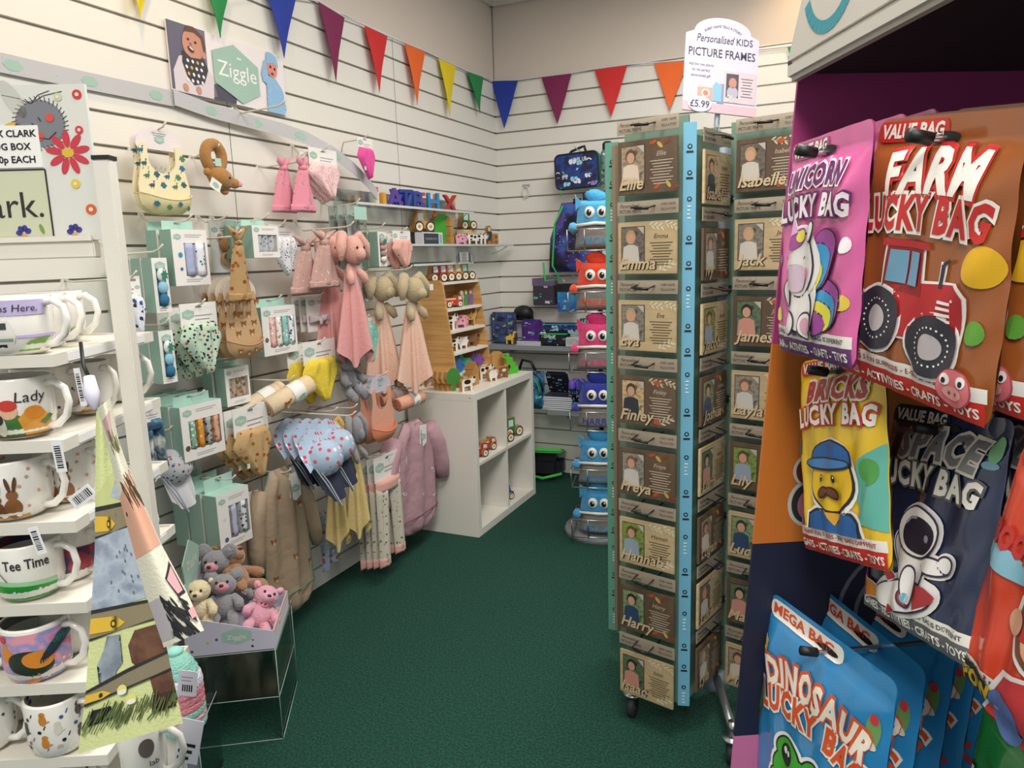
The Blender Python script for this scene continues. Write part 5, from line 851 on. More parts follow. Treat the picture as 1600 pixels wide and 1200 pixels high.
def frame_pack(nm, F, x, z, dark, kid, off=.045, side=''):
    O = F@V((x, -off, z)); rz = F.to_euler().z
    t = thing('name_frame_pack', '%s wood photo frame named %s in a clear pack%s' % ('dark brown' if dark else 'pale', nm, side), 'photo frame', O, rz, 'name frame packs'); w, h = .174, .138; m = DW if dark else LW; tc = K('d9cdb8', .7) if dark else K('4a3a2a', .7)
    x0 = -w/2; b = MB(); b.b2((-w/2, 0, 0), (w/2, .007, h), m, .001); b.y = 0; bgc, top, hair = KID[kid % 8]; px0, px1, pz0, pz1 = x0+.012, x0+.08, .028, h-.014; pc = (px0+px1)/2
    b.rc(px0-.002, pz0-.002, px1+.002, pz1+.002, K('3f3226', .8), 1); b.rc(px0, pz0, px1, pz1, K(bgc, .3, mix=(40, bgc, '%02x%02x%02x' % tuple(min(255, int(int(bgc[q_:q_+2], 16)*1.35)) for q_ in (0, 2, 4)), '%02x%02x%02x' % tuple(int(int(bgc[q_:q_+2], 16)*.65) for q_ in (0, 2, 4)))), 2)
    dx = .006*((kid*3) % 3-1); b.el(pc+dx, pz1-.026, .0155, .019, K(hair, .7), 3); b.el(pc+dx, pz1-.03, .0115, .014, K('d9a98c', .6), 4); b.pr([(pc+dx-.026, pz0), (pc+dx-.022, pz1-.052), (pc+dx-.008, pz1-.046), (pc+dx+.008, pz1-.046), (pc+dx+.022, pz1-.052), (pc+dx+.027, pz0)], K(top, .7), 3)
    b.pr([(px1-.02, pz1), (px1, pz1-.02), (px1, pz1)], K('cfcabf', .6), 5)
    tx0 = x0+.088; b.tx(nm, tx0+.041, h-.045, .017, tc, 2, shear=.3); b.lines(tx0+.006, tx0+.078, h-.058, 9, .0072, tc, 2, .28, True)
    if dark and kid % 2 == 0:
        for k, (u, q, a) in enumerate(((.105, h-.01, .3), (.125, h-.018, -.8), (.145, h-.012, .5), (.118, .016, .6), (.15, .02, 2.2), (.17, .012, .3))): b.el(x0+u, q, .011, .005, (ORL, K('d9b45a', .6), K('8f3f24', .6))[k % 3], 2, a, 8)
    else:
        l2 = K('d9cdb0', .6) if dark else LEAF; leafspray(b, x0+.095, h-.01, .045, l2, -.15); leafspray(b, x0+.14, h-.006, .04, l2, -.35); leafspray(b, x0+.125, .008, .05, l2, .5)
        if dark:
            for q in (h-.014, .014): b.el(x0+.12, q, .01, .007, ORL, 3)
    b.obj('frame_board', t)
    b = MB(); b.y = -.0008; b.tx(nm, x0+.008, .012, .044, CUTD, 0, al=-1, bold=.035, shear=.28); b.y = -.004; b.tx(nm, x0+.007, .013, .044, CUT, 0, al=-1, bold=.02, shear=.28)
    b.obj('name_cutout', t)
    b = MB(); hz = h+.018; b.b2((-w/2-.003, .002, hz), (w/2+.003, .004, hz+.036), K('a89a86', .7)); b.y = .002; b.tx('Personalised', -.052, hz+.02, .014, INK, 1, w=.058, shear=.3); b.tx('PICTURE FRAME', -.05, hz+.006, .012, INK, 1, w=.066); b.tx('EVERY NAME', .062, hz+.021, .009, INK, 1, w=.04); b.tx('TELLS A STORY', .062, hz+.008, .009, INK, 1, w=.044); b.obj('header_card', t)
    b = MB(); n = 8; b.grid(lambda i, j: (-w/2-.006+(w+.012)*i, -.007-.0022*sin(9*i+6*j)*sin(7*j+2*i+kid), -.004+(h+.06)*j), SLV, n, n); b.add([(-w/2-.006, .009, -.004), (w/2+.006, .009, -.004), (w/2+.006, .009, h+.056), (-w/2-.006, .009, h+.056)], [(0, 1, 2, 3)], SLV); b.obj('clear_sleeve', t)
    b = MB(); b.M = F; b.tube([(x-.03, .002, z+h+.048), (x-.03, -off-.03, z+h+.035), (x+.02, -off-.03, z+h+.033), (x+.028, .002, z+h+.048)], .0022, BLK, 5); b.cyl((x-.02, -off-.03, z+h+.034), (x+.02, -off-.03, z+h+.032), .0042, BLK, 6); wpart(b, 'wire_hook')
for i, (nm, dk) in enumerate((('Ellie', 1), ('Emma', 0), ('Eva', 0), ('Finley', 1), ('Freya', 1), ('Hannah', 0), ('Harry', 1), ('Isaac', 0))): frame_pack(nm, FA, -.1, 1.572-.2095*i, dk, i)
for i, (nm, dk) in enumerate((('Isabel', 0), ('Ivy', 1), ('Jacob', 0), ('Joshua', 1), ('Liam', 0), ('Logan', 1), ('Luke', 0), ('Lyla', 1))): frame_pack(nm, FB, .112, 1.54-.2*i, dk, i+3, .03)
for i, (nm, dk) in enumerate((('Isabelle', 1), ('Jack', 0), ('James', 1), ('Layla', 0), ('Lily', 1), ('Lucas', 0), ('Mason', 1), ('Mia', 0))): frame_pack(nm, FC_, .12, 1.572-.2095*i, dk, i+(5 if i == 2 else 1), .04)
# ------------------------------------------------ white mug stand
MC_ = V((.8915, .7075, 0)); MA = .473; WM = K('e3dfd4', .35); MF = at(MC_, MA)
ms = thing('mug_stand', 'white square metal mug stand with seven shelves and a corner post', 'display stand', MC_, MA)
TZ = (1.304, 1.185, 1.067, .945, .82, .70, .57)
for z in TZ:
    b = MB(); b.b2((-.155, -.155, z-.004), (.155, .155, z), WM)
    for a, c in (((-.155, -.157, z-.014), (.157, -.152, z+.003)), ((.152, -.152, z-.014), (.157, .157, z+.003)), ((-.157, -.157, z-.014), (-.152, .157, z+.003)), ((-.152, .152, z-.014), (.152, .157, z+.003))): b.b2(a, c, WM)
    b.b2((.1572, -.12, z-.011), (.1582, .12, z+.001), K('f2f2f2', .2)); b.obj('shelf', ms)
for s in (-1, 1):
    b = MB(); b.box((.0055+s*.1775, 0, .85), (.025, .025, 1.46), WM, .002); b.obj('post', ms); b = MB(); b.box((.0055+s*.1775, 0, 1.583), (.026, .026, .006), BLK); b.obj('post_cap', ms)
b = MB(); b.box((0, 0, 1.449), (.315, .022, .025), WM, .002); b.b2((-.157, -.016, 1.462), (.157, -.011, 1.47), WM); b.b2((-.157, .004, 1.462), (.157, .009, 1.47), WM); b.obj('cross_bar', ms)
b = MB(); b.b2((-.2, -.2, .0), (.2, .2, .02), WM); b.cyl((0, 0, .02), (0, 0, .13), .03, WM, 14); b.b2((-.17, -.0125, .12), (.17, .0125, .145), WM); b.obj('base', ms)
# printed sign on the cross bar
t = thing('picture_sign', 'square painted sign with a smiling bee and red flower on the mug stand', 'sign', MF@V((.02, -.003, 1.4632)), MA)
w = .30; h = .225; b = MB(); b.b2((-w/2, -.003, 0), (w/2, .003, h), K('dcdcd4', .5)); b.y = -.003; r_ = w/2
b.rc(-r_, .006, r_-.072, .105, K('cdd0b2', .5), 1); b.ln([(-r_, .105), (r_-.072, .105), (r_-.072, .006), (-r_, .006)], .0025, INK, 2); b.tx('Alex Clark.', r_-.072-.01, .036, .054, INK, 2, al=1)
b.el(r_-0.070, .17, .036, .034, K('7f8087', .8), 1, n=20)
for k in range(36): a = 2*pi*k/36; b.ln([(r_-0.070+.033*cos(a), .17+.031*sin(a)), (r_-0.070+.041*cos(a+.1), .17+.039*sin(a+.1))], .0012, K('3a3228', .8), 1)
b.el(r_-0.110, .155, .02, .018, K('d9b04a', .7), 1, .3); b.el(r_-0.125, .152, .009, .016, INK, 2, .3)
for a, l in ((.9, .075), (1.15, .07), (2.3, .06)): b.ln([(r_-0.080, .198), (r_-0.080+l*cos(a)*.4, .196+l*sin(a)*.22), (r_-0.080+l*cos(a), .2+l*sin(a)*.25)], .0012, INK, 1)
b.el(r_-0.105, .205, .012, .03, K('c6c6bd', .7), 1, .5); b.el(r_-0.055, .178, .006, .006, K('d94f3f', .7), 3); b.el(r_-0.073, .152, .006, .006, K('d94f3f', .7), 3); b.ln([(r_-0.075, .15), (r_-0.060, .148), (r_-0.048, .158)], .0012, INK, 3); b.el(r_-0.070, .176, .001, .004, INK, 3, .5); b.el(r_-0.080, .168, .001, .004, INK, 3, .5)
for k in range(9): a = 2*pi*k/9+.2; b.el(r_-.035+.02*cos(a), .128+.02*sin(a), .0125, .0052, K('c8384a', .7), 2, a)
b.el(r_-.035, .128, .009, .007, K('d9b43f', .7), 3)
for x, z, c, s in ((.012, .21, 'cf3a3a', .007), (.015, .16, 'cf3a4a', .006), (.03, .083, 'e3c53f', .007), (.012, .045, 'd9622f', .008), (.04, .207, 'c9cfae', .006)): b.el(r_-x, z, s, s, K(c, .7), 2); b.el(r_-x, z, s*.4, s*.4, K('f0d9c0', .7), 3)
for x in (.115, .04):
    for k in range(4): a = pi*(.15+.27*k); b.el(r_-x+.007*cos(a), .012+.008*sin(a), .005, .0042, K('3a3a8a', .7), 2, a)
    b.el(r_-x, .008, .004, .004, K('d9a04a', .7), 3)
b.el(r_-.088, .018, .003, .008, K('7a9a4a', .7), 2, .3)
b.y = -.0035; b.b2((-r_, -.0046, .108), (r_-.074, -.0032, .168), K('f2f2ee', .5)); b.y = -.0047
for i, s in enumerate(('ALEX CLARK', 'MUG BOX', '50p EACH')): b.tx(s, r_-(.077, .087, .083)[i], .152-.0185*i, .0138, BLK, 1, al=1, bold=.025)
b.obj('sign_face', t)
# mugs
MG = {}
POR = K('f0ede6', .15, coat=.6)
def mug(label, px, py, ti, r, h, ha, art=None, inner=None, body=None, band=None, back=0, group='mugs on the stand', fa=None, ax=0):
    z = TZ[ti]+.0033; p = onZ(px, py, z); dr = (p-CAM); dr.z = 0; dr.normalize(); p = p+dr*(r+back); f = (fa if fa is not None else math.atan2(dr.y, dr.x)-pi/2)
    t = thing('mug', label, 'mug', p, f, group); bm = body or POR; MG[label] = t
    b = MB(); b.lathe([(.001, .0), (r*.72, 0), (r*.8, .003), (r*.93, h*.12), (r, h*.32), (r, h*.97), (r-.001, h), (r-.004, h)], bm, 32); b.S = lambda x, q, e: ((r+.0003+e)*sin((x+ax)/r)*(min(1, .8+q/h*.7)), -(r+.0003+e)*cos((x+ax)/r)*(min(1, .8+q/h*.7)), q); b.cut = .007
    if art: art(b, r, h)
    b.obj('cup', t)
    b = MB(); b.lathe([(r-.0035, h), (r-.004, h*.4), (r*.8, .006), (.001, .006)], inner or POR, 28)
    if band: b.lathe([(r-.0044, h*.97), (r-.0048, h*.8)], band, 28)
    b.obj('inside', t)
    R = Mx.Rotation(ha-f, 4, 'Z'); b = MB(); b.M = R; b.tube([(r-.003, 0, h*.86), (r+.012, 0, h*.9), (r+.026, 0, h*.78), (r+.03, 0, h*.55), (r+.024, 0, h*.32), (r+.01, 0, h*.17), (r-.006, 0, h*.14)], [.0055, .0055, .005, .005, .005, .0055, .006], bm if body else POR, 10); b.obj('handle', t)
    return t
def scene_van(b, r, h):
    b.pr([(-.09, h*.66), (.04, h*.68), (.04, h*.93), (-.09, h*.93)], K('c0b4dc', .3), 1); b.tx('Begins Here,', .028, h*.74, .0135, INK, 3, al=1, shear=.15); b.pr([(-.06, h*.1), (-.005, h*.1), (0, h*.35), (-.008, h*.6), (-.06, h*.62)], K('e6e2dc', .3), 2); b.rc(-.06, h*.45, -.01, h*.56, K('3a3f42', .3), 3); b.rc(-.06, h*.25, -.004, h*.3, K('8fb09a', .3), 3); b.rc(-.06, h*.12, -.012, h*.2, INK, 3); b.el(-.03, h*.4, .008, .006, K('b5403a', .3), 3)
    b.pr([(.0, h*.06), (.03, h*.06), (.045, h*.3), (.015, h*.24)], K('7fae4a', .3), 2); b.rc(0, h*.3, .06, h*.34, K('b9a8dc', .3), 2)
def lady(b, r, h):
    b.tx('Lady', -.002, h*.62, .021, INK, 2, shear=.15); b.el(-.03, h*.58, .011, .008, K('c8382c', .3), 3); b.el(-.03, h*.48, .011, .011, K('e0b090', .3), 2); b.pr([(-.055, h*.05), (-.01, h*.05), (-.004, h*.3), (-.02, h*.42), (-.05, h*.4)], K('4a7a3f', .3), 2); b.pr([(-.012, h*.05), (.034, h*.05), (.022, h*.3), (.012, h*.46), (-.008, h*.5), (-.02, h*.35)], K('dc9a3a', .3), 3); b.el(.0, h*.44, .012, .009, K('d98a2f', .3), 4); b.pr([(.014, h*.2), (.026, h*.34), (.02, h*.38), (.006, h*.25)], K('4f8048', .3), 4); b.el(-.042, h*.25, .008, .016, K('d9d2c0', .3), 4); b.el(-.044, h*.36, .008, .008, K('2a2622', .3), 5); b.rc(-.055, h*.03, .036, h*.06, K('5a4630', .3), 5)
def dots(cols, n, seed):
    def f(b, r, h):
        random.seed(seed)
        for i in range(n): b.el((random.random()-.5)*r*2.6, h*(.12+.82*random.random()), .0026, .0026, K(random.choice(cols), .3), 1, n=7)
    return f
def hares(b, r, h):
    dots(('d9a08a', 'c9b090', 'b9a5a0'), 14, 5)(b, r, h)
    for x, s, c in ((-.004, 1, '8a5a34'), (-.022, .78, '7a4a2e')):
        b.el(x, h*.22, .011*s, .016*s, K(c, .4), 3); b.el(x, h*.22+.021*s, .007*s, .007*s, K(c, .4), 3)
        for q in (-1, 1): b.el(x+.004*q*s, h*.22+.036*s, .0024*s, .011*s, K('5f3a24', .4), 4, -.18*q)
        b.el(x+.006*s, h*.1, .004, .003, WHITE, 5)
    b.pr([(-.05, h*.03), (.02, h*.03), (.016, h*.1), (-.045, h*.12)], K('c99a5a', .4), 2)
    for i in range(5): b.ln([(-.052, h*(.72-.1*i)), (-.04-.003*(i % 2), h*(.72-.1*i))], .0022, INK, 2)
def tee(b, r, h):
    b.tx('Tee Time', -.004, h*.62, .0205, INK, 2, w=.058, bold=.015); b.pr([(-.06, h*.04), (.036, h*.04), (.036, h*.26), (-.02, h*.33), (-.06, h*.36)], K('2f9a3a', .3), 1); b.pr([(-.06, h*.36), (-.02, h*.33), (.036, h*.26), (.036, h*.34), (-.03, h*.42), (-.06, h*.44)], K('9fcfa0', .3), 1)
    for i in range(8): b.el(-.045+.011*i, h*(.1+.12*(i % 3)*.5), .002, .002, WHITE, 2, n=6)
    b.ln([(-.042, h*.6), (-.03, h*.42)], .002, K('7a766e', .4), 2); b.el(-.045, h*.68, .004, .01, K('3a3f5a', .4), 2)
def rooster(b, r, h):
    b.pr([(-.062, h*.03), (.052, h*.03), (.052, h*.93), (-.062, h*.93)], K('d98ab0', .3, mix=(26, 'e0699a', 'd9a0c4', '8f9ad0', 'e9a0b0')), 1)
    b.pr([(-.05, h*.72), (-.046, h*.86), (-.04, h*.7), (-.026, h*.55), (-.03, h*.4), (-.052, h*.46)], K('e08a2a', .3), 2); b.el(-.012, h*.4, .03, .02, K('2f3a30', .4), 3, -.25); b.el(-.002, h*.46, .02, .013, K('d98a2f', .4), 4, -.2); b.el(-.046, h*.86, .005, .006, K('cf3a3a', .3), 4)
    for k in range(7): b.el(.018+.004*k, h*(.6+.03*k), .007, .026-.001*k, K(('1f4a50', '2a3038', '2f6a6a')[k % 3], .4), 4+k % 2, -.75-.12*k)
    b.ln([(-.012, h*.2), (-.014, h*.06)], .003, K('c98a4a', .4), 3); b.ln([(-.004, h*.2), (-.002, h*.06)], .003, K('c98a4a', .4), 3); b.el(-.014, h*.05, .012, .004, K('d98a6a', .4), 3)
    for i in range(9): b.el(.01+.035*((i*37) % 10)/10, h*(.08+.03*(i % 9)), .002, .002, WHITE, 3, n=6)
def cats(b, r, h):
    random.seed(11); cs = ('3a3532', 'c9863a', 'd9d2c6', '5a504a', '2a2a30', '9a6a7a', '4a5a8a')
    for i in range(5):
        for j in range(4):
            x, z = -.05+.024*i+.006*(j % 2), h*(.14+.21*j); c = K(cs[(i*3+j*2) % 4 if (i+j) % 2 == 0 else 4+(i+j) % 3], .4)
            if (i+j) % 2 == 0: b.el(x, z, .0055, .0085, c, 1, n=8); b.el(x, z+.009, .0045, .0045, c, 1, n=8); b.ln([(x+.004, z-.004), (x+.009, z-.002)], .002, c, 1)
            else: b.el(x, z, .003, .003, c, 1, n=7); b.ln([(x+.006, z+.004), (x+.009, z+.01)], .0016, c, 1)
def cats2(b, r, h): b.el(-.02, h*.6, .012, .016, K('2f2c2c', .4), 1); b.el(-.02, h*.82, .009, .008, K('2f2c2c', .4), 1); b.el(.012, h*.55, .014, .012, K('d9bcc4', .4), 1); b.el(.012, h*.75, .009, .009, K('c9a0a8', .4), 1); b.rc(-.05, h*.05, .05, h*.3, K('a8303a', .4), 1)
def tartan(b, r, h): b.pr([(-.05, h*.1), (.05, h*.1), (.05, h*.6), (-.05, h*.75)], K('8f2a34', .3, mix=(30, '7a1f2a', '2a2f5a', 'b53a3a')), 1)
RT = .35
mug('white mug with a camper van and lilac Begins Here band on top shelf', 30, 556, 0, .048, .08, RT, scene_van)
mug('lilac edged white mug just behind the camper van mug on top shelf', 62, 546, 0, .044, .079, RT, lambda b, r, h: (b.rc(-.06, h*.68, .02, h*.92, K('c0b4dc', .3), 1), b.tx('lere,', .012, h*.74, .015, INK, 3)), back=.02)
mug('white mug half behind the post at the right of the top shelf', 96, 538, 0, .04, .079, RT, lambda b, r, h: b.pr([(-.02, h*.05), (.03, h*.05), (.03, h*.3)], K('7fae4a', .3), 2), back=.055)
mug('white Lady mug with a hugging couple and dog on the second shelf', 38, 687, 1, .046, .085, RT, lady, ax=.016)
mug('white paw dotted mug directly behind the Lady mug', 78, 665, 1, .044, .084, RT, dots(('3a3028', 'c9863a'), 8, 3), back=.03)
mug('second Lady mug with an orange coat, beside the stand post', 142, 652, 1, .038, .084, RT-.3, lambda b, r, h: (b.tx('ady', .0, h*.6, .02, INK, 2), b.pr([(-.02, h*.05), (.01, h*.05), (.006, h*.45), (-.01, h*.5)], K('dc8a2a', .3), 2)), back=.02)
mug('cream rimmed mug at the back left of the second shelf', 14, 650, 1, .044, .09, RT+2.4, None, back=.07)
mug('white mug whose handle shows right of the post on the second shelf', 190, 628, 1, .036, .085, RT-.1, None, back=.0)
mug('white mug of two brown hares and pastel dots on the third shelf', 30, 815, 2, .05, .086, RT, hares, K('e9e6e2', .2, dots=((90, .28), 'c9a08a', '8f9ab0', 'b98a9a')))
mug('second brown hare mug with a barcode label on the third shelf', 112, 790, 2, .044, .086, RT-.2, hares, K('e9e6e2', .2, dots=((90, .28), 'c9a08a', '8f9ab0', 'b98a9a')), back=.012)
mug('dark patterned mug at the back of the third shelf', 40, 780, 2, .044, .086, RT+2, None, body=K('5f6a60', .2, dots=((70, .4), 'd9d2c6', '2a3a5a')), back=.07)
mug('white and green Tee Time golf mug on the fourth shelf', 54, 941, 3, .046, .084, RT, tee, band=K('5a2030', .4, mix=(40, '7a1f2a', '2a2f5a')))
mug('red tartan mug behind the Tee Time golf mug', 112, 918, 3, .042, .084, RT-.1, tartan, band=K('5a2030', .4, mix=(40, '7a1f2a', '2a2f5a')), back=.015)
mug('red and white mug at the back of the fourth shelf', 22, 905, 3, .042, .084, RT+2.5, tartan, back=.06)
mug('white mug at the left edge of the fourth shelf, handle towards Tee Time mug', -62, 941, 3, .045, .084, RT, None)
mug('pink and blue mug painted with a rooster on the fifth shelf', 68, 1068, 4, .046, .086, RT, rooster, K('cfd2cc', .2), band=K('6a6e6e', .4))
mug('cream mug with black and pink cats behind the rooster mug', 34, 1030, 4, .042, .085, RT+.3, cats2, back=.05)
mug('white mug at the left edge of the fifth shelf, handle towards the rooster', -48, 1068, 4, .045, .084, RT, cats2)
mug('plain cream mug behind the tea towel on the fifth shelf', 118, 1035, 4, .042, .085, RT-.2, None, back=.02)
mug('white mug covered in small cats and paw prints on the sixth shelf', 100, 1186, 5, .042, .088, RT-.1, cats, K('d9d6ce', .2), band=K('dcd8d0', .3, dots=((90, .42), '3a4a6a', '8a6a6a', '2a2a2a')))
mug('floral dotted mug at the left edge of the sixth shelf', -18, 1186, 5, .046, .088, RT, dots(('3a3a5a', '8a6a70', 'b08a90'), 26, 8))
mug('patterned mug behind the left dotted mug on the sixth shelf', 36, 1140, 5, .042, .088, RT-.2, dots(('3a3a5a', '8a6a70', 'b08a90'), 26, 9), back=.02)
mug('dark red mug at the very bottom left of the stand', 40, 1290, 6, .045, .088, RT, tartan)
mug('white patterned mug at the very bottom behind the tea towel', 112, 1280, 6, .044, .088, RT, dots(('8a6a70', '5a504a'), 20, 4))
mug('white pet mug poking out under the tea towel', 232, 1235, 5, .03, .088, RT, lambda b, r, h: (b.el(.004, h*.72, .01, .014, K('6f6460', .4), 1), b.tx('lab', .012, h*.4, .012, INK, 2)))
mug('white mug beside the knitted toy, behind the stand post on the fourth shelf', 203, 850, 3, .034, .07, RT-.2, lambda b, r, h: b.rc(-.02, h*.1, .03, h*.8, K('4a4f5f', .3), 1))
def barcode(par, px, py, dep, w, h, a): 
    b = MB(); b.b2((-w/2, 0, -h/2), (w/2, .0006, h/2), K('ececf0', .6)); x = -w*.36; random.seed(int(px))
    while x < w*.36: q = random.choice((.0006, .0012, .0018)); b.rc(x, -h*.3, x+q, h*.3, BLK, 1); x += q+.0013
    o = b.obj('barcode_tag', None, atD(px, py, dep), YAW); o.rotation_euler = (0, a, YAW); o.parent = par; o.matrix_parent_inverse = Mx.LocRotScale(par.location, par.rotation_euler, None).inverted(); tag(o, 'white barcode tag')
barcode(MG['white mug of two brown hares and pastel dots on the third shelf'], 92, 714, .97, .042, .014, 1.5); barcode(MG['second brown hare mug with a barcode label on the third shelf'], 128, 776, .93, .034, .018, -.6); barcode(MG['white and green Tee Time golf mug on the fourth shelf'], 58, 845, .905, .036, .012, 1.35); barcode(TROUSERS, 240, 735, (onL(240, 735, .215)-CAM).dot(fw)/ray(240, 735).dot(fw), .05, .034, 1.5)
barcode(MG['white paw dotted mug directly behind the Lady mug'], 125, 605, .95, .05, .008, 1.5)
# ------------------------------------------------ folded tea towel clipped to the stand
tt = thing('tea_towel', 'folded tea towel painted with a horse and a donkey behind a fence', 'tea towel', atD(205, 1170, .86)); tl = tt.location.copy()
def towel_part(nm, edge_l, edge_r, dep, base, art, lab=None):
    def edge(E, v):
        k = v*(len(E)-1); i = min(int(k), len(E)-2); f = k-i; return [E[i][q]*(1-f)+E[i+1][q]*f for q in (0, 1)]
    def P(u, v, e): a, c = edge(edge_l, v), edge(edge_r, v); return atD(a[0]*(1-u)+c[0]*u, a[1]*(1-u)+c[1]*u, dep(u, v)-e)-tl
    b = MB(); b.grid(lambda i, j: P(i, j, 0), base, 14, 30); b.grid(lambda i, j: P(1-i, j, -.003), base, 14, 30); b.S = lambda x, z, e: P(min(1, max(0, x)), min(1, max(0, 1-z)), e); b.cut = .06; b.e = .0005
    art(b); return tag(b.obj(nm, tt), lab) if lab else b.obj(nm, tt)
LINEN, FG = K('d4dc9c', .95, bump=(300, .3)), K('e3e0cc', .95, bump=(300, .3))
def art1(b):
    G, RAIL, GB, BR, YL = K('c6cf8a', .95), K('8f8468', .95), K('a9b4c4', .95, mix=(30, '98a4b6', 'b4bfcc', '8792a4')), K('6a4a3a', .95, mix=(60, '5a3d30', '77543f')), K('e0b83f', .9)
    b.rc(0, .845, 1, 1, G, 1) if 0 else None
    b.pr([(0, .49), (1, .47), (1, .83), (.5, .80), (0, .74)], K('c9cf90', .95), 1); b.pr([(0, .40), (1, .44), (1, .70), (.0, .70)], GB, 2); b.pr([(.45, .74), (1, .72), (1, .86), (.75, .80)], GB, 2); b.pr([(.6, .86), (.95, .83), (.98, .97), (.7, .95)], K('e6b4b8', .95), 3)
    for z0, z1, q in ((.40, .335, 3), (.70, .635, 3)): b.pr([(0, z0), (1, z0+.02), (1, z1+.03), (0, z1)], RAIL, q); b.pr([(0, z0), (1, z0+.02), (1, z0+.03), (0, z0+.012)], INK, q+1); b.pr([(0, z1), (1, z1+.03), (1, z1+.036), (0, z1-.006)], INK, q+1); b.pr([(0, z0-.012), (.36, z0-.012), (.5, (z0+z1)/2), (.36, z1+.014), (0, z1+.012)], YL, q+2); b.el(.33, (z0+z1)/2, .04, .011, INK, q+3); b.el(.33, (z0+z1)/2, .022, .006, YL, q+4)
    b.pr([(.62, .34), (1, .35), (1, .09), (.78, .1), (.74, .2), (.55, .25), (.52, .3)], BR, 3); b.pr([(.76, .13), (.98, .13), (.97, .07), (.72, .065)], K('4a3228', .95), 4)
    DN = K('8a94a0', .95, mix=(40, '78828e', '9aa4b0')); b.pr([(.24, .335), (.42, .335), (.38, .29), (.44, .255), (.36, .235), (.3, .17), (.18, .17), (.24, .235), (.12, .26), (.2, .3)], DN, 3); b.pr([(.1, .13), (.3, .13), (.32, .085), (.06, .08)], K('23252a', .95), 4)
    b.pr([(0, .155), (1, .21), (1, .255), (.5, .225), (0, .19)], K('8a8068', .95), 5); b.pr([(0, .19), (.5, .225), (1, .255), (1, .263), (.5, .236), (0, .2)], INK, 6); b.pr([(0, .155), (1, .21), (1, .204), (0, .147)], INK, 6); b.pr([(0, .185), (.2, .188), (.3, .174), (.2, .162), (0, .158)], YL, 7); b.el(.18, .174, .022, .008, INK, 8)
    random.seed(5); GD = K('5a6a3a', .95)
    for i in range(70): x = random.random()*.95; z = .045+.05*random.random(); b.ln([(x, z), (x+.05+.05*random.random(), z+.03+.03*random.random())], .008, GD if i % 3 else K('3f4a2a', .95), 9)
    for x, z in ((.42, .175), (.52, .135)): b.el(x, z, .055, .018, K('e3dc7a', .95), 10); b.el(x, z-.008, .05, .009, WHITE, 11)
    for i in range(18): x, z = .3+.5*random.random(), .74*random.random()*.4+.42; b.el(x, z, .015, .006, K('6f7684', .95), 4)
dep1 = lambda u, v: .862-.008*v-.006*sin(pi*u)-.004*sin(7*u+3*v)
towel_part('front_fold', [(150, 642), (149, 740), (148, 860), (142, 960), (134, 1080), (122, 1178)], [(172, 640), (192, 742), (222, 856), (247, 948), (268, 1048), (286, 1130)], dep1, LINEN, art1, 'front fold with fence and legs')
def art2(b):
    b.pr([(0, .57), (1, .62), (1, .36), (0, .3)], K('d9a892', .95), 1) if 0 else None
    b.pr([(.0, .56), (.95, .62), (.98, .4), (0, .34)], K('dba88e', .95), 1); b.pr([(.1, .92), (.75, .95), (.6, .8), (.2, .8)], K('c9a8a4', .95), 1); random.seed(9)
    for i in range(34): x, z = .2+.75*random.random(), .56+.07*random.random(); b.ln([(x, z), (x+.1+.12*random.random(), z-.05)], .012, K('4a3a20', .95), 2)
    for i in range(20): x, z = .25+.6*random.random(), .78+.08*random.random(); b.ln([(x, z), (x+.1, z-.05)], .02, K('6a6a30', .95), 2)
    b.pr([(.62, .26), (.95, .33), (.97, .2), (.75, .18)], INK, 2); b.pr([(.66, .255), (.93, .31), (.93, .21), (.77, .195)], K('e6a8b0', .95), 3)
    b.pr([(0, .17), (.35, .19), (.52, .1), (.3, .02), (0, .02)], K('b9b2b8', .95), 2)
    for i in range(60): x, z = .3+.5*random.random(), .02+.17*random.random(); b.ln([(x, z), (x+.13*random.random()+.05, z-.03-.03*random.random())], .02, K('26262a', .95), 3+i % 3)
    b.pr([(.84, .11), (1, .13), (1, .08), (.86, .07)], K('e6a8b0', .95), 6); b.el(.12, .5, .03, .008, INK, 2)
dep2 = lambda u, v: .85-.012*v-.022*sin(pi*u)
towel_part('twisted_fold', [(152, 638), (166, 690), (182, 760), (206, 850), (228, 930), (256, 1012)], [(172, 622), (186, 690), (204, 740), (252, 850), (292, 925), (319, 985)], dep2, FG, art2, 'twisted fold with a horse mane')
t = thing('towel_clip', 'black and white clip and cord holding the tea towel to the shelf', 'clip', atD(150, 640, .86)); b = MB(); q = t.location; b.tube([atD(126, 535, .88)-q, atD(130, 570, .87)-q, atD(139, 590, .865)-q], .0022, BLK, 6); b.obj('black_cord', t); b = MB(); b.tube([atD(139, 588, .865)-q, atD(143, 615, .862)-q, atD(150, 640, .86)-q], [.006, .009, .004], K('d9d6ea', .7), 8); b.obj('white_loop', t)
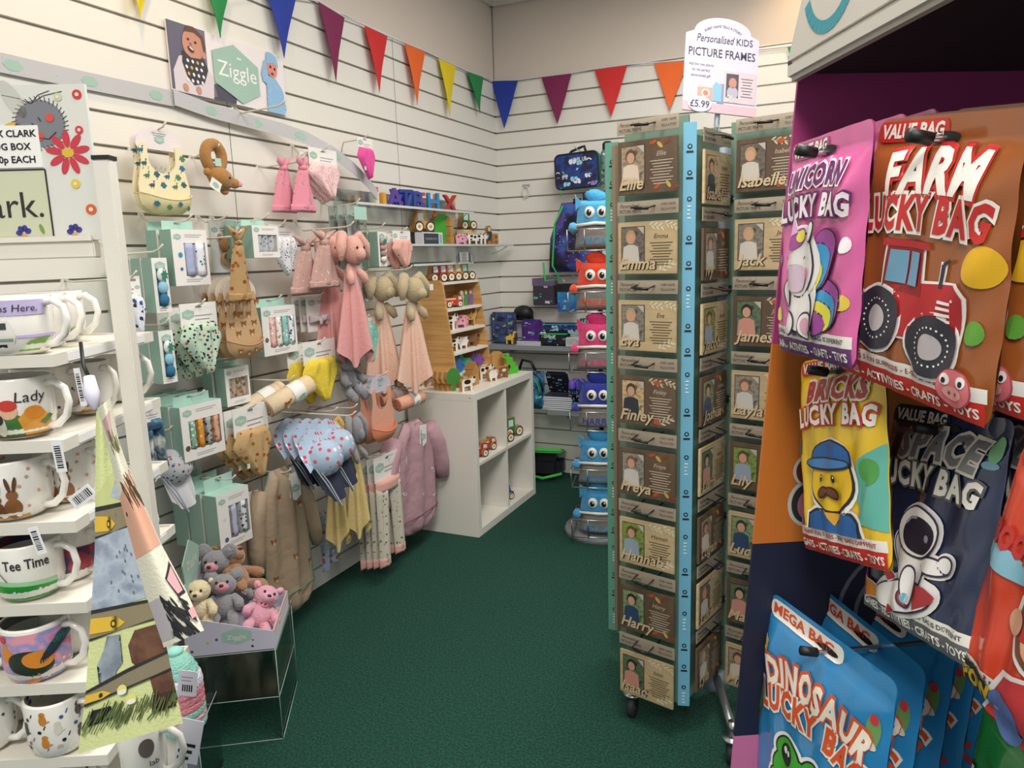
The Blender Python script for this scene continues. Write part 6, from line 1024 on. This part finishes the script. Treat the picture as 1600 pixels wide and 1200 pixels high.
# ------------------------------------------------ plush box on its clear stand
PA = .573; PO = V((.584, 1.522, 0)); PF = at(PO, PA); ux, uy = V((cos(PA), sin(PA), 0)), V((-sin(PA), cos(PA), 0)); PZ = .298
t = thing('acrylic_table', 'clear acrylic table under the box of soft toys', 'table', PO, PA)
for a, c in (((-.30, 0, PZ-.006), (.005, .31, PZ-.001)), ((-.30, 0, .14), (.0, .31, .144))): b = MB(); b.b2(a, c, ACR); b.obj('tier', t)
for a, c in (((-.004, 0, 0), (0, .31, PZ-.006)), ((-.30, 0, 0), (-.296, .31, PZ-.006)), ((-.296, .306, 0), (-.004, .31, PZ-.006))): b = MB(); b.b2(a, c, ACR); b.obj('side_sheet', t)
b = MB(); E_ = K('aebdb8', .2)
for p, q in (((0, 0, 0), (0, 0, PZ)), ((0, .31, 0), (0, .31, PZ)), ((-.3, 0, 0), (-.3, 0, PZ)), ((-.3, 0, PZ-.004), (0, 0, PZ-.004)), ((0, 0, PZ-.004), (0, .31, PZ-.004)), ((-.3, 0, .142), (0, 0, .142)), ((0, 0, .142), (0, .31, .142)), ((-.3, 0, .002), (0, 0, .002)), ((0, 0, .002), (0, .31, .002))): b.tube([p, q], .0014, E_, 4)
b.obj('polished_edge', t)
bx = thing('toy_display_box', 'lilac printed cardboard box of soft toys with a sloping front', 'display box', PO+V((0, 0, PZ)), PA); LIL = K('c6c2d4', .7, dots=((26, .13), 'b9b86a', '3a3a4a', 'c9c48a', '4a4a5a')); Wb, Db, hf, hb_ = .25, .27, .055, .20
sl = [(0, 0), (0, hf), (-Wb, hb_*.62), (-Wb, 0)]
for y in (0, Db): b = MB(); b.ext([(-Wb, 0), (0, 0), (0, hf), (-Wb, hb_*.62)], .003, LIL, y-.003*(y > 0)); b.y = 0; (b.hexa(-.105, .05, .042, HEX, 1, .62), b.tx('Ziggle', -.105, .041, .02, CARD, 2, w=.055)) if y == 0 else 0; b.obj('side_wall', bx)
b = MB(); b.b2((-.003, .003, 0), (0, Db-.003, hf), K('d9d6dc', .7)); b.b2((-.004, .0032, hf-.004), (.001, Db-.0032, hf+.001), K('c9a8a8', .7)); b.obj('front_wall', bx); b = MB(); b.b2((-Wb, .003, 0), (-Wb+.003, Db-.003, hb_), LIL); b.obj('back_wall', bx); b = MB(); b.b2((-Wb+.003, .003, 0), (-.003, Db-.003, .003), LIL); b.obj('base', bx)
b = MB(); b.M = Mx.Rotation(pi/2, 4, 'Z'); b.ext([(.06, hb_*.9), (.2, hb_*.9), (.215, hb_+.06), (.13, hb_+.11), (.045, hb_+.06)], .003, HEX, Wb-.0031); b.y = Wb-.0035; b.tx('Ziggle', .13, hb_+.03, .035, CARD, 1, w=.1); b.obj('header_hexagon', bx)
fur = lambda h: K(h, 1, bump=(150, 1), sheen=.5)
def inbox(x, y, z): return PF@V((x, y, PZ+z))
soft_toy('brown teddy bear soft toy lying on top in the lilac box', inbox(-.115, .185, .06), .112, fur('a87a55'), rz=PA+.75, rx=-.9, ry=.35, snout=fur('b58a64'), earr=(.16, .1, .14), earz=.33)
soft_toy('grey elephant soft toy with pink trunk, rear left in the lilac box', inbox(-.205, .19, .04), .1, fur('8a8a90'), rz=PA-.2, rx=-.2, snout=fur('d98f9f'), earr=(.3, .1, .28), group=None)
soft_toy('grey elephant soft toy with pink snout in the middle of the lilac box', inbox(-.16, .085, .015), .092, fur('8f8f94'), rz=PA+.1, rx=-.5, snout=fur('d9909f'), earr=(.28, .1, .26), group=None)
soft_toy('cream chick soft toy at the left end of the lilac box', inbox(-.222, .065, .03), .085, fur('ead9b0'), rz=PA, rx=-.2, earr=(.1, .08, .1))
soft_toy('pink pig soft toy lying near the front of the lilac box', inbox(-.085, .065, -.01), .09, fur('e3a3b8'), rz=PA+.2, rx=-.6, ry=.5, snout=fur('e3aac0'), earr=(.16, .1, .16))
soft_toy('pale grey soft toy half buried beside the pink pig', inbox(-.05, .17, -.005), .07, fur('b5b2b6'), rz=PA+.6, rx=-.8)
soft_toy('coral pink soft toy at the low front corner of the lilac box', inbox(-.035, .1, .0), .055, fur('e0919a'), rz=PA+.4, rx=-.5, earr=(.16, .1, .16))
# knitted toy and clear bin in front
t = thing('knitted_hat', 'mint, white and pink striped knitted baby hat with a paper tag', 'baby hat', atD(286, 1130, 1.25), YAW); b = MB()
for i in range(11): c = K(('8fcbbd', '8fcbbd', '8fcbbd', 'dfe0ea', 'cfd6e6', 'e3909a', 'e3909a', 'e3909a', '9ad0c4', 'e3b0ba', '9ad0c4')[i], 1, bump=(260, 1)); r0, r1 = [.012+.026*min(1, (k/4))**.6 for k in (i, i+1)]; b.lathe([(r0, .13-.012*i), ((r0+r1)/2+.0015, .13-.012*(i+.5)), (r1, .13-.012*(i+1))], c, 20)
b.ell((0, 0, .132), (.014, .014, .008), K('8fcbbd', 1)); b.obj('knit', t); b = MB(); b.M = Mx.Rotation(.25, 4, 'Y'); b.b2((.012, -.052, -.03), (.05, -.051, .05), K('e6e3ee', .7)); b.y = -.052; b.lines(.016, .045, .0, 3, .012, BLK, 1, .5); b.obj('paper_tag', t)
b = MB(); b.ext(rrect(-.015, -.022, .015, .022, .004), .001, K('dedaea', .7)); b.y = 0; b.lines(-.01, .01, .01, 2, .006, GREYTX, 1)
for k in range(5): b.rc(-.008+.0035*k, -.014, -.006+.0035*k, -.002, BLK, 1)
o = b.obj('price_tag', t, (.045, -.06, .11)); o.rotation_euler = (0, .15, 0)
q = onZ(300, 1220, .02); t = thing('clear_bin', 'clear plastic bin holding a lilac card below the knitted hat', 'bin', V((q.x, q.y, 0)), PA); b = MB()
for a, c in (((-.11, -.1, 0), (.06, .1, .004)), ((.056, -.1, .004), (.06, .1, .22)), ((-.11, -.1, .004), (.056, -.096, .22)), ((-.11, .096, .004), (.056, .1, .22))): b.b2(a, c, ACR)
b.obj('bin_body', t); b = MB(); b.b2((-.06, -.02, .0045), (.03, -.016, .21), LIL); b.obj('lilac_card', t)
b = MB()
for p, r in (((.06, -.1, .22), (.06, .1, .22)), ((.06, -.1, 0), (.06, -.1, .22)), ((-.11, -.1, .22), (.06, -.1, .22))): b.tube([p, r], .0015, E_, 4)
b.obj('polished_edge', t)
# ------------------------------------------------ lucky bag display
DO = V((2.021, .996, 0)); DA = math.atan2(-.8795, .476); DF = at(DO, DA)
ds = thing('lucky_bag_display', 'tall striped card display with white canopy holding shiny lucky bags', 'display stand', DO, DA)
ED = [(-.006, 1.6262), (-.007, 1.612), (-.019, 1.465), (-.028, 1.30), (-.046, 1.032), (-.065, .749), (-.078, .55), (-.1, 0)]
def ey(z):
    for (y0, z0), (y1, z1) in zip(ED, ED[1:]):
        if z0 >= z >= z1: return y0+(y1-y0)*(z0-z)/(z0-z1)
    return ED[0][0]
for z1, z0, c, nm in ((1.6262, 1.30, 'b0417f', 'magenta'), (1.2999, 1.032, 'c9722a', 'orange'), (1.0319, .749, '1d2038', 'navy'), (.7489, .45, 'c9729f', 'pink'), (.4499, .0, '3f8f9a', 'teal')):
    b = MB(); m = K(c, .5); b.add([(x, y, z) for x in (-.004, 0) for y, z in ((ey(z1), z1), (.42, z1), (.42, z0), (ey(z0), z0))], [(0, 1, 2, 3), (7, 6, 5, 4), (0, 4, 5, 1), (3, 2, 6, 7), (0, 3, 7, 4), (1, 5, 6, 2)], m)
    if nm == 'orange': b.M = Mx.Rotation(pi/2, 4, 'Z'); b.y = -.0003; b.el(.025, 1.13, .02, .022, K('c9c4bc', .6), 1); b.el(.025, 1.13, .016, .018, K('5a2a20', .6), 2); b.el(.025, 1.085, .026, .032, K('c9c4bc', .6), 1); b.el(.025, 1.085, .021, .027, INK, 2); b.el(.028, 1.083, .016, .021, K('b5707a', .6), 3)
    if nm == 'navy':
        b.M = Mx.Rotation(pi/2, 4, 'Z'); b.y = -.0003
        for k, r in enumerate((.085, .06)): b.ln([(.16+r*cos(a), .92+r*1.1*sin(a)) for a in [pi*i/16 for i in range(17)]], .006, K('77777f', .6), 1)
    tag(b.obj('side_panel', ds), nm+' band of the side panel')
b = MB(); b.b2((.0, .40, 0), (1.1, .42, 1.64), K('2a1c28', .7)); b.obj('back_board', ds); b = MB(); b.b2((0, -.1, 0), (1.1, .40, .3), K('2a2f4a', .6)); b.obj('plinth', ds)
b = MB(); b.b2((.0, -.02, 1.625), (1.1, .42, 1.645), K('3a3438', .7)); b.obj('canopy_board', ds)
b = MB(); b.box((.56, -.022, 1.622), (1.08, .018, .022), K('cdc8c0', .35), .005); b.obj('canopy_lip', ds)
b = MB(); b.ext([(.022, 1.634), (1.1, 1.634), (1.1, 1.86), (.145, 1.86)], .012, K('d2ccc4', .5), -.03); b.y = -.03; b.ln([(.117+.052*cos(a), 1.7+.054*sin(a)) for a in [pi+.35+(pi-.5)*i/14 for i in range(15)]], .013, K('3f9aa8', .5), 1); b.ln([(.117+.02*cos(a), 1.715+.022*sin(a)) for a in [2*pi*i/14 for i in range(15)]], .013, K('3f9aa8', .5), 1); b.ln([(.169, 1.69), (.169, 1.8)], .013, K('3f9aa8', .5), 1); b.obj('header_board', ds)
def bagS(w, h, seed):
    def Y(x, z):
        u, v = x/(w/2), -z/h; e = max(0, min(1, (1-abs(u))*5))*max(0, min(1, (v-.1)*7))*max(0, min(1, (1-v)*8))
        return .014*max(0, e)**.5*(1-.35*u*u)+(.0022*sin(9*u+5*v+seed)*sin(11*v-4*u+seed)+.0016*sin(23*u*v+7*v+seed))*(.35+.65*e)
    return Y
def lucky(label, pose, w, h, col, art, group, top='VALUE BAG', topc='d0302a', toptx='f2efe6', foot='d0302a', ftx='b02a3a', foott='f2efe6', seed=0, pr=True, fl=0):
    t = thing('lucky_bag', label, 'lucky bag', V(pose[:3]), 0, group); t.rotation_mode = 'YXZ'; t.rotation_euler = (pose[4], pose[5], pose[3]); m = K(col, .25, coat=.7); Y = bagS(w, h, seed)
    b = MB(); R = rrect(-w/2, -h, w/2, 0, .012, 3)
    def cl(i, j):
        x, z = (i-.5)*w, -h*j; k = .012; cx, cz = max(-w/2+k, min(w/2-k, x)), max(-h+k, min(-k, z)); d = math.hypot(x-cx, z-cz)
        if d > k: x, z = cx+(x-cx)*k/d, cz+(z-cz)*k/d
        return x*(1-fl*.5-fl*z/h), z
    b.grid(lambda i, j: (lambda q: (q[0], -Y(*q), q[1]))(cl(i, j)), m, 36, 40); b.grid(lambda i, j: (lambda q: (q[0], .0015+Y(*q)*.8, q[1]))(cl(1-i, j)), m, 18, 20); b.S = lambda x, z, e: (x*(1-fl*.5-fl*z/h), -Y(x, z)-e-.0004, z); b.cut = .008; b.e = .0005
    if pr:
        x0 = -w*.49
        if top == 'MEGA BAG': b.pr(rrect(x0, -h*.105, x0+w*.62, -h*.02, .009, 3), K('e9e4dc', .4), 1); b.tx(top, x0+.006, -h*.085, .02, K('d9552a', .4), 2, al=-1, w=w*.52, bold=.03)
        else: b.pr(rrect(x0+.002, -h*.085, x0+w*.52, -h*.012, .006, 3), K(topc, .4), 1); b.tx(top, x0+.006, -h*.07, .0165, K(toptx, .4), 2, al=-1, w=w*.46, bold=.04, shear=.1)
        b.el(0.0, -h*.075, .02, .005, BLK, 2)
        if foot: b.rc(x0+.001, -h*.995, -x0-.001, -h*.915, K(foot, .4), 1); b.rc(x0, -h*.915, -x0, -h*.865, K('ebe7df', .4), 1); b.tx('CONTAINS 5 FUN SURPRISES - EVERY BAG IS DIFFERENT', 0, -h*.9, .0065, K(ftx, .4), 2, w=w*.88, bold=.02); b.tx('GAMES - ACTIVITIES - CRAFTS - TOYS', 0, -h*.972, .012, K(foott, .4), 2, w=w*.93, bold=.03)
        art(b, w, h)
    b.obj('printed_pouch', t); return t
def ot(b, s, x, z, size, c, o, w=None, arc=0, h=4, rot=0, shear=0, g=.12, k=.045):     # lettering with a thick outline
    b.tx(s, x, z, size, K(o, .4), h, w=w, arc=arc, bold=g, rot=rot, shear=shear); b.tx(s, x, z, size, K(c, .4), h+1, w=w and w*.97, arc=arc, bold=k, rot=rot, shear=shear)
WH, LN_ = K('ece8e6', .4), K('3a2f4a', .4)
def shape(b, pts, m, h, o=None, g=1.06, om=None):
    cx, cz = sum(p[0] for p in pts)/len(pts), sum(p[1] for p in pts)/len(pts)
    if o: b.pr([(cx+(x-cx)*(1+o/abs(math.hypot(x-cx, z-cz) or 1)), cz+(z-cz)*(1+o/abs(math.hypot(x-cx, z-cz) or 1))) for x, z in pts], om or WH, h)
    b.pr(pts, m, h+1)
def oel(b, x, z, rx, rz, m, h, a=0, o=.0022, om=None): b.el(x, z, rx+o, rz+o, om or LN_, h, a, 20); b.el(x, z, rx, rz, m, h+1, a, 20)
def a_uni(b, w, h):
    ot(b, 'UNICORN', -.004, -.052, .03, '6a2a6a', 'efe6ea', w*.72, .5); ot(b, 'LUCKY BAG', 0, -.083, .03, 'efe6ea', '6a2a6a', w*.84, .5)
    for x, z, c in ((-.07, -.13, '8fd0c0'), (.068, -.115, 'efe6ea'), (-.07, -.19, 'e3e07a'), (.07, -.17, 'e3c84a')): b.el(x, z, .008, .008, K(c, .4), 2)
    for k, c in enumerate(('a04a9a', '3f9ad0', 'e3d84a', 'a04a9a')): oel(b, .042-.004*k, -.172-.007*k, .026-.004*k, .024-.004*k, K(c, .4), 2+k, .3, .0015)
    for k, c in enumerate(('a04a9a', '3f9ad0', 'e3d84a')): oel(b, .034-.007*k, -.128-.008*k, .02-.003*k, .03-.006*k, K(c, .4), 5+k, -.3, .0015)
    b.el(-.004, -.172, .036, .034, WH, 8, n=24); oel(b, -.006, -.178, .027, .026, WH, 9); b.el(-.006, -.132, .038, .04, WH, 9, n=24); oel(b, -.008, -.134, .031, .033, WH, 10); oel(b, -.024, -.197, .011, .012, WH, 12); oel(b, .016, -.197, .012, .013, WH, 12); b.el(.016, -.197, .008, .009, K('e0a8c0', .4), 14); oel(b, -.033, -.165, .008, .014, WH, 12, .3)
    b.el(-.012, -.148, .02, .015, K('d9c0d4', .4), 14); b.el(-.03, -.14, .005, .005, K('e0709a', .4), 15); b.el(.012, -.141, .005, .005, K('e0709a', .4), 15); oel(b, .014, -.1, .006, .01, WH, 12, -.4); b.el(-.012, -.107, .018, .009, K('a04a9a', .4), 14, .5); b.el(-.004, -.104, .008, .006, K('e3d84a', .4), 15, .5); shape(b, [(-.022, -.104), (-.01, -.1), (-.02, -.082)], K('d9a8d0', .4), 14, .002)
    for x in (-.026, .006): b.ln([(x-.004, -.128), (x, -.125), (x+.004, -.128)], .0016, LN_, 16)
def a_farm(b, w, h):
    ot(b, 'FARM', .006, -.062, .05, 'ece8e0', 'c22a2a', w*.62, .35); ot(b, 'LUCKY BAG', 0, -.094, .04, 'c22a2a', 'ece8e0', w*.84, .5); RD, RD2, GY = K('b3242a', .35), K('8f1c24', .35), K('2f2f3a', .4)
    o = .0028; body = [(-.034, -.178), (.058, -.17), (.058, -.135), (.05, -.126), (.022, -.124), (.018, -.112), (-.02, -.112), (-.026, -.14), (-.05, -.15)]
    shape(b, [(-.032, -.15), (.02, -.15), (.016, -.108), (-.026, -.108)], RD2, 3, o*1.4); b.pr([(-.034, -.104), (.022, -.104), (.024, -.11), (-.034, -.11)], RD, 5); shape(b, [(-.04, -.19), (.062, -.186), (.062, -.145), (.052, -.135), (.0, -.14), (-.04, -.15)], RD, 3, o*1.3); b.pr([(-.026, -.142), (-.004, -.142), (-.004, -.113), (-.022, -.113)], K('6fa0bc', .3), 6); b.pr([(-.001, -.142), (.014, -.142), (.012, -.113), (-.001, -.113)], K('6fa0bc', .3), 6)
    b.rc(.034, -.14, .04, -.118, WH, 3); b.rc(.0355, -.14, .039, -.12, GY, 5); b.ln([(.037, -.12), (.043, -.116)], .003, GY, 5)
    for k in range(4): b.rc(.038, -.152-.005*k, .052, -.1495-.005*k, WH, 6)
    for x, z, r in ((-.032, -.178, .03), (.036, -.19, .027)):
        b.el(x, z, r+.003, r+.003, WH, 4, n=28); b.el(x, z, r, r, GY, 7, n=28); b.el(x, z, r*.42, r*.42, K('b9b0b4', .4), 8, n=20)
        for k in range(22): a = 2*pi*k/22; b.el(x+r*.62*cos(a), z+r*.62*sin(a), .0011, .0011, WH, 8, n=5)
    b.el(.073, -.118, .0165, .0165, K('d9a81f', .4), 2); oel(b, .066, -.218, .015, .016, K('d9727a', .4), 9, 0, .001, K('b0505a', .4)); b.el(.066, -.222, .009, .006, K('e6a0a0', .4), 11)
    for q in (-1, 1): b.el(.066+.007*q, -.211, .0045, .005, WH, 11); b.el(.066+.0075*q, -.212, .002, .0025, BLK, 12); b.el(.066+.003*q, -.222, .001, .0016, K('8a4048', .4), 12)
    b.el(-.077, -.125, .011, .018, K('6fae4a', .4), 2, .5); b.el(-.072, -.14, .008, .01, K('d98a2f', .4), 2); b.el(.074, -.17, .008, .01, K('5f9a3a', .4), 2)
    for k in range(3): b.rc(-.086, -.2-.013*k, -.07, -.19-.013*k, K('e3c04a', .4), 2)
def a_brick(b, w, h):
    ot(b, 'BRICKS', .01, -.05, .034, 'b02a2a', 'e6e0d4', w*.72, .6); ot(b, 'LUCKY BAG', .006, -.078, .03, 'ece8e0', 'c22a2a', w*.88, .6); BLU_, YE, BR = K('1f5a9a', .4), K('e3b81f', .4), K('6a3a24', .4)
    b.rc(-.083, -.115, -.066, -.095, BLU_, 2); b.rc(-.083, -.2, -.07, -.165, K('7a3a8a', .4), 2); b.pr([(.05, -.12), (.084, -.1), (.084, -.19), (.055, -.185), (.045, -.16)], K('5fb0a0', .4), 2); b.el(.066, -.13, .012, .014, K('4f9a4a', .4), 3)
    b.pr([(-.052, -.2), (-.05, -.18), (-.03, -.172), (.04, -.172), (.056, -.182), (.058, -.2)], WH, 3); b.pr([(-.05, -.2), (-.047, -.182), (-.028, -.175), (.038, -.175), (.053, -.184), (.055, -.2)], INK, 4); b.pr([(-.046, -.2), (-.044, -.184), (-.026, -.178), (.036, -.178), (.05, -.186), (.051, -.2)], BLU_, 5); b.pr([(-.01, -.178), (.02, -.178), (.006, -.192)], K('d9a02f', .4), 6)
    b.el(.004, -.14, .046, .046, WH, 4, n=28); b.el(.004, -.143, .0425, .036, INK, 5, n=28); b.el(.004, -.143, .039, .033, YE, 6, n=28); b.pr([(-.036, -.126), (.044, -.126)]+[(.004+.041*cos(a), -.124+.028*sin(a)) for a in [pi*i/12 for i in range(13)]], INK, 7); b.pr([(.004+.037*cos(a), -.122+.024*sin(a)) for a in [pi*i/12 for i in range(13)]], BLU_, 8); b.el(-.004, -.124, .046, .008, INK, 9); b.el(-.004, -.1235, .043, .0055, K('3f7ab5', .4), 10)
    for q in (-1, 1): b.el(.002+.012*q, -.14, .003, .0045, BLK, 11); b.el(.003+.012*q, -.1385, .001, .0013, WH, 12); b.el(.002+.009*q, -.156, .012, .0065, INK, 11, -.35*q); b.el(.002+.009*q, -.156, .0098, .0046, BR, 12, -.35*q)
def a_space(b, w, h):
    ot(b, 'SPACE', .008, -.05, .042, '7c7c80', 'd6d0c6', w*.66, .3); ot(b, 'LUCKY BAG', 0, -.082, .034, 'e9e5dc', '5a5a5e', w*.84, .4); GR_, DV, RD = K('d8d4da', .4), K('2a2638', .3), K('a8323a', .4)
    b.pr([(-.08, -.1), (-.07, -.1), (-.074, -.13), (-.082, -.14)], K('3a2436', .4), 2); b.el(-.078, -.19, .008, .03, K('8a2a6a', .4), 2)
    for x, z, rx, rz, a in ((.006, -.126, .028, .027, 0), (-.016, -.15, .01, .018, .3), (.002, -.16, .022, .026, .2), (.032, -.154, .02, .009, .1), (.048, -.148, .009, .009, 0), (-.004, -.195, .05, .02, .3), (.006, -.182, .012, .02, .2)): b.el(x, z, rx+.0032, rz+.0032, WH, 3, a, 20)
    oel(b, -.016, -.15, .009, .017, GR_, 4, .3); oel(b, .002, -.162, .019, .024, WH, 5, .2); oel(b, .032, -.154, .018, .0075, WH, 6, .1); oel(b, .048, -.148, .0075, .0075, WH, 7); oel(b, .006, -.126, .026, .025, WH, 8); b.el(.009, -.129, .0205, .019, DV, 10, n=22); b.el(.02, -.13, .0028, .004, K('8f8a98', .3), 11); b.ln([(-.008, -.12), (-.002, -.113), (.008, -.111)], .003, K('9a94a8', .3), 11)
    oel(b, -.006, -.197, .044, .0155, WH, 7, .28); b.pr([(.018, -.203), (.038, -.19), (.043, -.182), (.03, -.176), (.012, -.178)], RD, 9); oel(b, .004, -.196, .008, .008, RD, 10); b.el(.004, -.196, .0055, .0055, K('6fb0c4', .4), 12); oel(b, .006, -.182, .009, .019, WH, 11, .15); shape(b, [(-.046, -.2), (-.07, -.196), (-.058, -.206), (-.068, -.216), (-.046, -.212)], K('d98a2f', .4), 8, .002); shape(b, [(-.03, -.188), (-.042, -.172), (-.016, -.18)], RD, 8, .0015); shape(b, [(-.026, -.212), (-.03, -.224), (-.01, -.214)], RD, 8, .0015)
    b.el(.076, -.03, .007, .013, K('6fa87a', .4), 2); b.el(.074, -.045, .008, .004, K('6f9ab0', .4), 2)
def a_dino(b, w, h):
    ot(b, 'DINOSAUR', .004, -.098, .05, 'ece6d8', 'd9552a', w*.82, .22); ot(b, 'LUCKY BAG', 0, -.136, .046, 'd9552a', 'ece6d8', w*.84, .26); GN, GD = K('3fa030', .35), K('1f2a1a', .4)
    for x, z, rx, rz in ((-.012, -.212, .04, .03), (-.028, -.188, .022, .02), (.02, -.19, .022, .02), (-.004, -.232, .05, .026)): b.el(x, z, rx+.007, rz+.007, WH, 3, n=24)
    for x, z, rx, rz in ((-.012, -.212, .04, .03), (-.028, -.188, .022, .02), (.02, -.19, .022, .02), (-.004, -.232, .05, .026)): b.el(x, z, rx+.0025, rz+.0025, GD, 4, n=24)
    for x, z, rx, rz in ((-.012, -.212, .04, .03), (-.028, -.188, .022, .02), (.02, -.19, .022, .02), (-.004, -.232, .05, .026)): b.el(x, z, rx, rz, GN, 5, n=24)
    for x in (-.03, .022): b.el(x, -.19, .012, .015, BLK, 6); b.el(x-.003, -.185, .004, .005, WH, 7); b.el(x+.005, -.185, .003, .004, WH, 7)
    b.ln([(-.03, -.235), (-.01, -.242), (.02, -.236)], .003, GD, 7); b.el(-.004, -.216, .003, .004, GD, 7)
    for k in range(6): a = .4+k*.8; b.el(-.096+.012*cos(a), -.15+.012*sin(a), .013, .004, K('2f6a3a', .4), 2, a)
    b.ln([(-.094, -.155), (-.098, -.19)], .003, K('5a4a2a', .4), 2); b.el(.08, -.19, .016, .008, K('b5403a', .4), 3, .5); b.el(.09, -.205, .02, .004, K('b5403a', .4), 3, -.4); b.pr([(-.1, -.055), (-.094, -.075), (-.1, -.09), (-.088, -.082), (-.09, -.06)], K('d9b04a', .4), 2); b.el(.09, -.07, .009, .022, K('6f9a5a', .4), 2); b.el(.086, -.085, .012, .006, K('d9d2c6', .4), 3, -.3); b.el(.09, -.055, .005, .007, K('c93a4a', .4), 3)
def a_hero(b, w, h):
    b.el(.02, -.13, .055, .055, WH, 3, n=24); b.el(.02, -.13, .05, .05, K('7a4a34', .4), 4, n=24); b.el(.024, -.14, .042, .038, K('e0a88a', .4), 5, n=24); b.el(-.03, -.14, .009, .012, K('e0a88a', .4), 6); b.pr([(-.02, -.128), (.07, -.128), (.068, -.148), (-.018, -.148)], K('c22a2a', .4), 6)
    for x in (.01, .045): b.el(x, -.138, .009, .006, WH, 7); b.el(x+.002, -.138, .004, .005, BLK, 8)
    b.pr([(-.05, -.25), (-.03, -.19), (0, -.178), (.05, -.178), (.085, -.2), (.085, -.25)], WH, 3); b.pr([(-.046, -.25), (-.026, -.194), (0, -.182), (.05, -.182), (.085, -.205), (.085, -.25)], K('c93a3f', .4), 4); b.el(-.02, -.235, .018, .024, K('5f78b8', .4), 5, .4)
    b.tx('BOOM', -.055, -.09, .03, K('c93a3a', .4), 4, w=.05, bold=.06); b.el(-.058, -.1, .03, .012, K('8fc4d9', .4), 3); b.tx('POW', -.055, -.235, .024, K('e3b81f', .4), 5, w=.036, bold=.06); b.el(-.058, -.225, .022, .014, INK, 4); ot(b, 'HERO', .02, -.05, .04, 'e3c81f', '1a1a1a', w*.6)
UN = [2.057, .851, 1.535, -1.075, -.032, -.005]; FM = [2.151, .735, 1.526, -.954, .001, .12]; BRK = [2.075, .906, 1.299, -1.032, -.061, -.24]; SP = [2.18, .845, 1.253, -1.045, -.17, -.102]; DN_ = [2.078, .91, .956, -.829, -.036, .051]
IN = DF.to_3x3()@V((0, 1, 0))
GB_ = 'lucky bags on the display'
u = lucky('pink unicorn lucky bag hanging in the top row, foremost', UN, .168, .234, 'd4609f', a_uni, GB_, 'VALUE BAG', 'a8587f', foot='6a3a7a', ftx='4a3a5a', seed=1)
f = lucky('orange brown farm lucky bag with a red tractor, foremost in the top row', FM, .18, .246, '9a5526', a_farm, GB_, seed=2, fl=.14)
k = lucky('yellow bricks lucky bag with a moustached man in a blue cap', BRK, .168, .23, 'e3bb1c', a_brick, GB_, seed=3)
s = lucky('navy space lucky bag with an astronaut riding a rocket', SP, .171, .234, '1f2a4a', a_space, GB_, foot='6a6a6e', ftx='4a4a4e', topc='1f2a4a', seed=4)
d = lucky('bright blue dinosaur mega lucky bag in the lower row, foremost', DN_, .215, .28, '2f86c0', a_dino, GB_, 'MEGA BAG', foot=None, seed=5)
HERO = [2.266, .649, 1.237, -1.03, -.016, .204]; lucky('red superhero lucky bag cut off by the right edge of the picture', HERO, .175, .24, 'd9452a', a_hero, GB_, 'VALUE BAG', foot='3a3a3e', ftx='3a3a3e', foott='e3c81f', seed=6)
for src, what, n, st_ in ((u, 'pink unicorn', 2, .03), (f, 'farm', 2, .035), (s, 'navy space', 1, .05)):
    for i in range(n): c = dup(src, src.location+IN*st_*(i+1)+V((0, 0, .004*(i+1))), '%s lucky bag %s behind the foremost one' % (what, ('second', 'third')[i])); c.rotation_mode = 'YXZ'
for i, (px, py, dp) in enumerate(((1352, 972, .93), (1395, 952, .98), (1432, 936, 1.03), (1468, 925, 1.08))):
    p = atD(px, py, dp); c = dup(d, p, 'blue dinosaur mega lucky bag, %s behind the foremost one' % ('first', 'second', 'third', 'fourth')[i]); c.rotation_euler.z = -.95+.03*i
gp = atD(1625, 1168, .72); lucky('green lucky bag just showing at the bottom right corner', [gp.x, gp.y, gp.z, -1.1, 0, .1], .16, .22, '2f9a4a', lambda b, w, h: ot(b, 'LUCKY BAG', 0, -.1, .03, 'ece8e0', '1a1a1a', w*.85), GB_, foot=None, seed=8)
for what, p in (('pink unicorn', UN), ('farm', FM), ('yellow bricks', BRK), ('navy space', SP), ('dinosaur mega', DN_)):
    q = V(p[:3])+V((0, 0, -.02 if 'mega' not in what else -.025)); g = DF.inverted()@q; g0 = g.y; g.y = 0; b = MB(); b.tube([(0, .40-g0, .012), (0, g.y-.012, 0), (0, g.y-.02, .002)], .0028, STEEL, 6); b.cyl((0, g.y-.014, .0), (0, g.y-.034, .004), .0058, BLK, 10); tag(b.obj('display_hook', None, DF@V((g.x, g0, g.z)), DA), 'black tipped metal hook through the %s lucky bags' % what, 'hook', 'hooks on the lucky bag display')
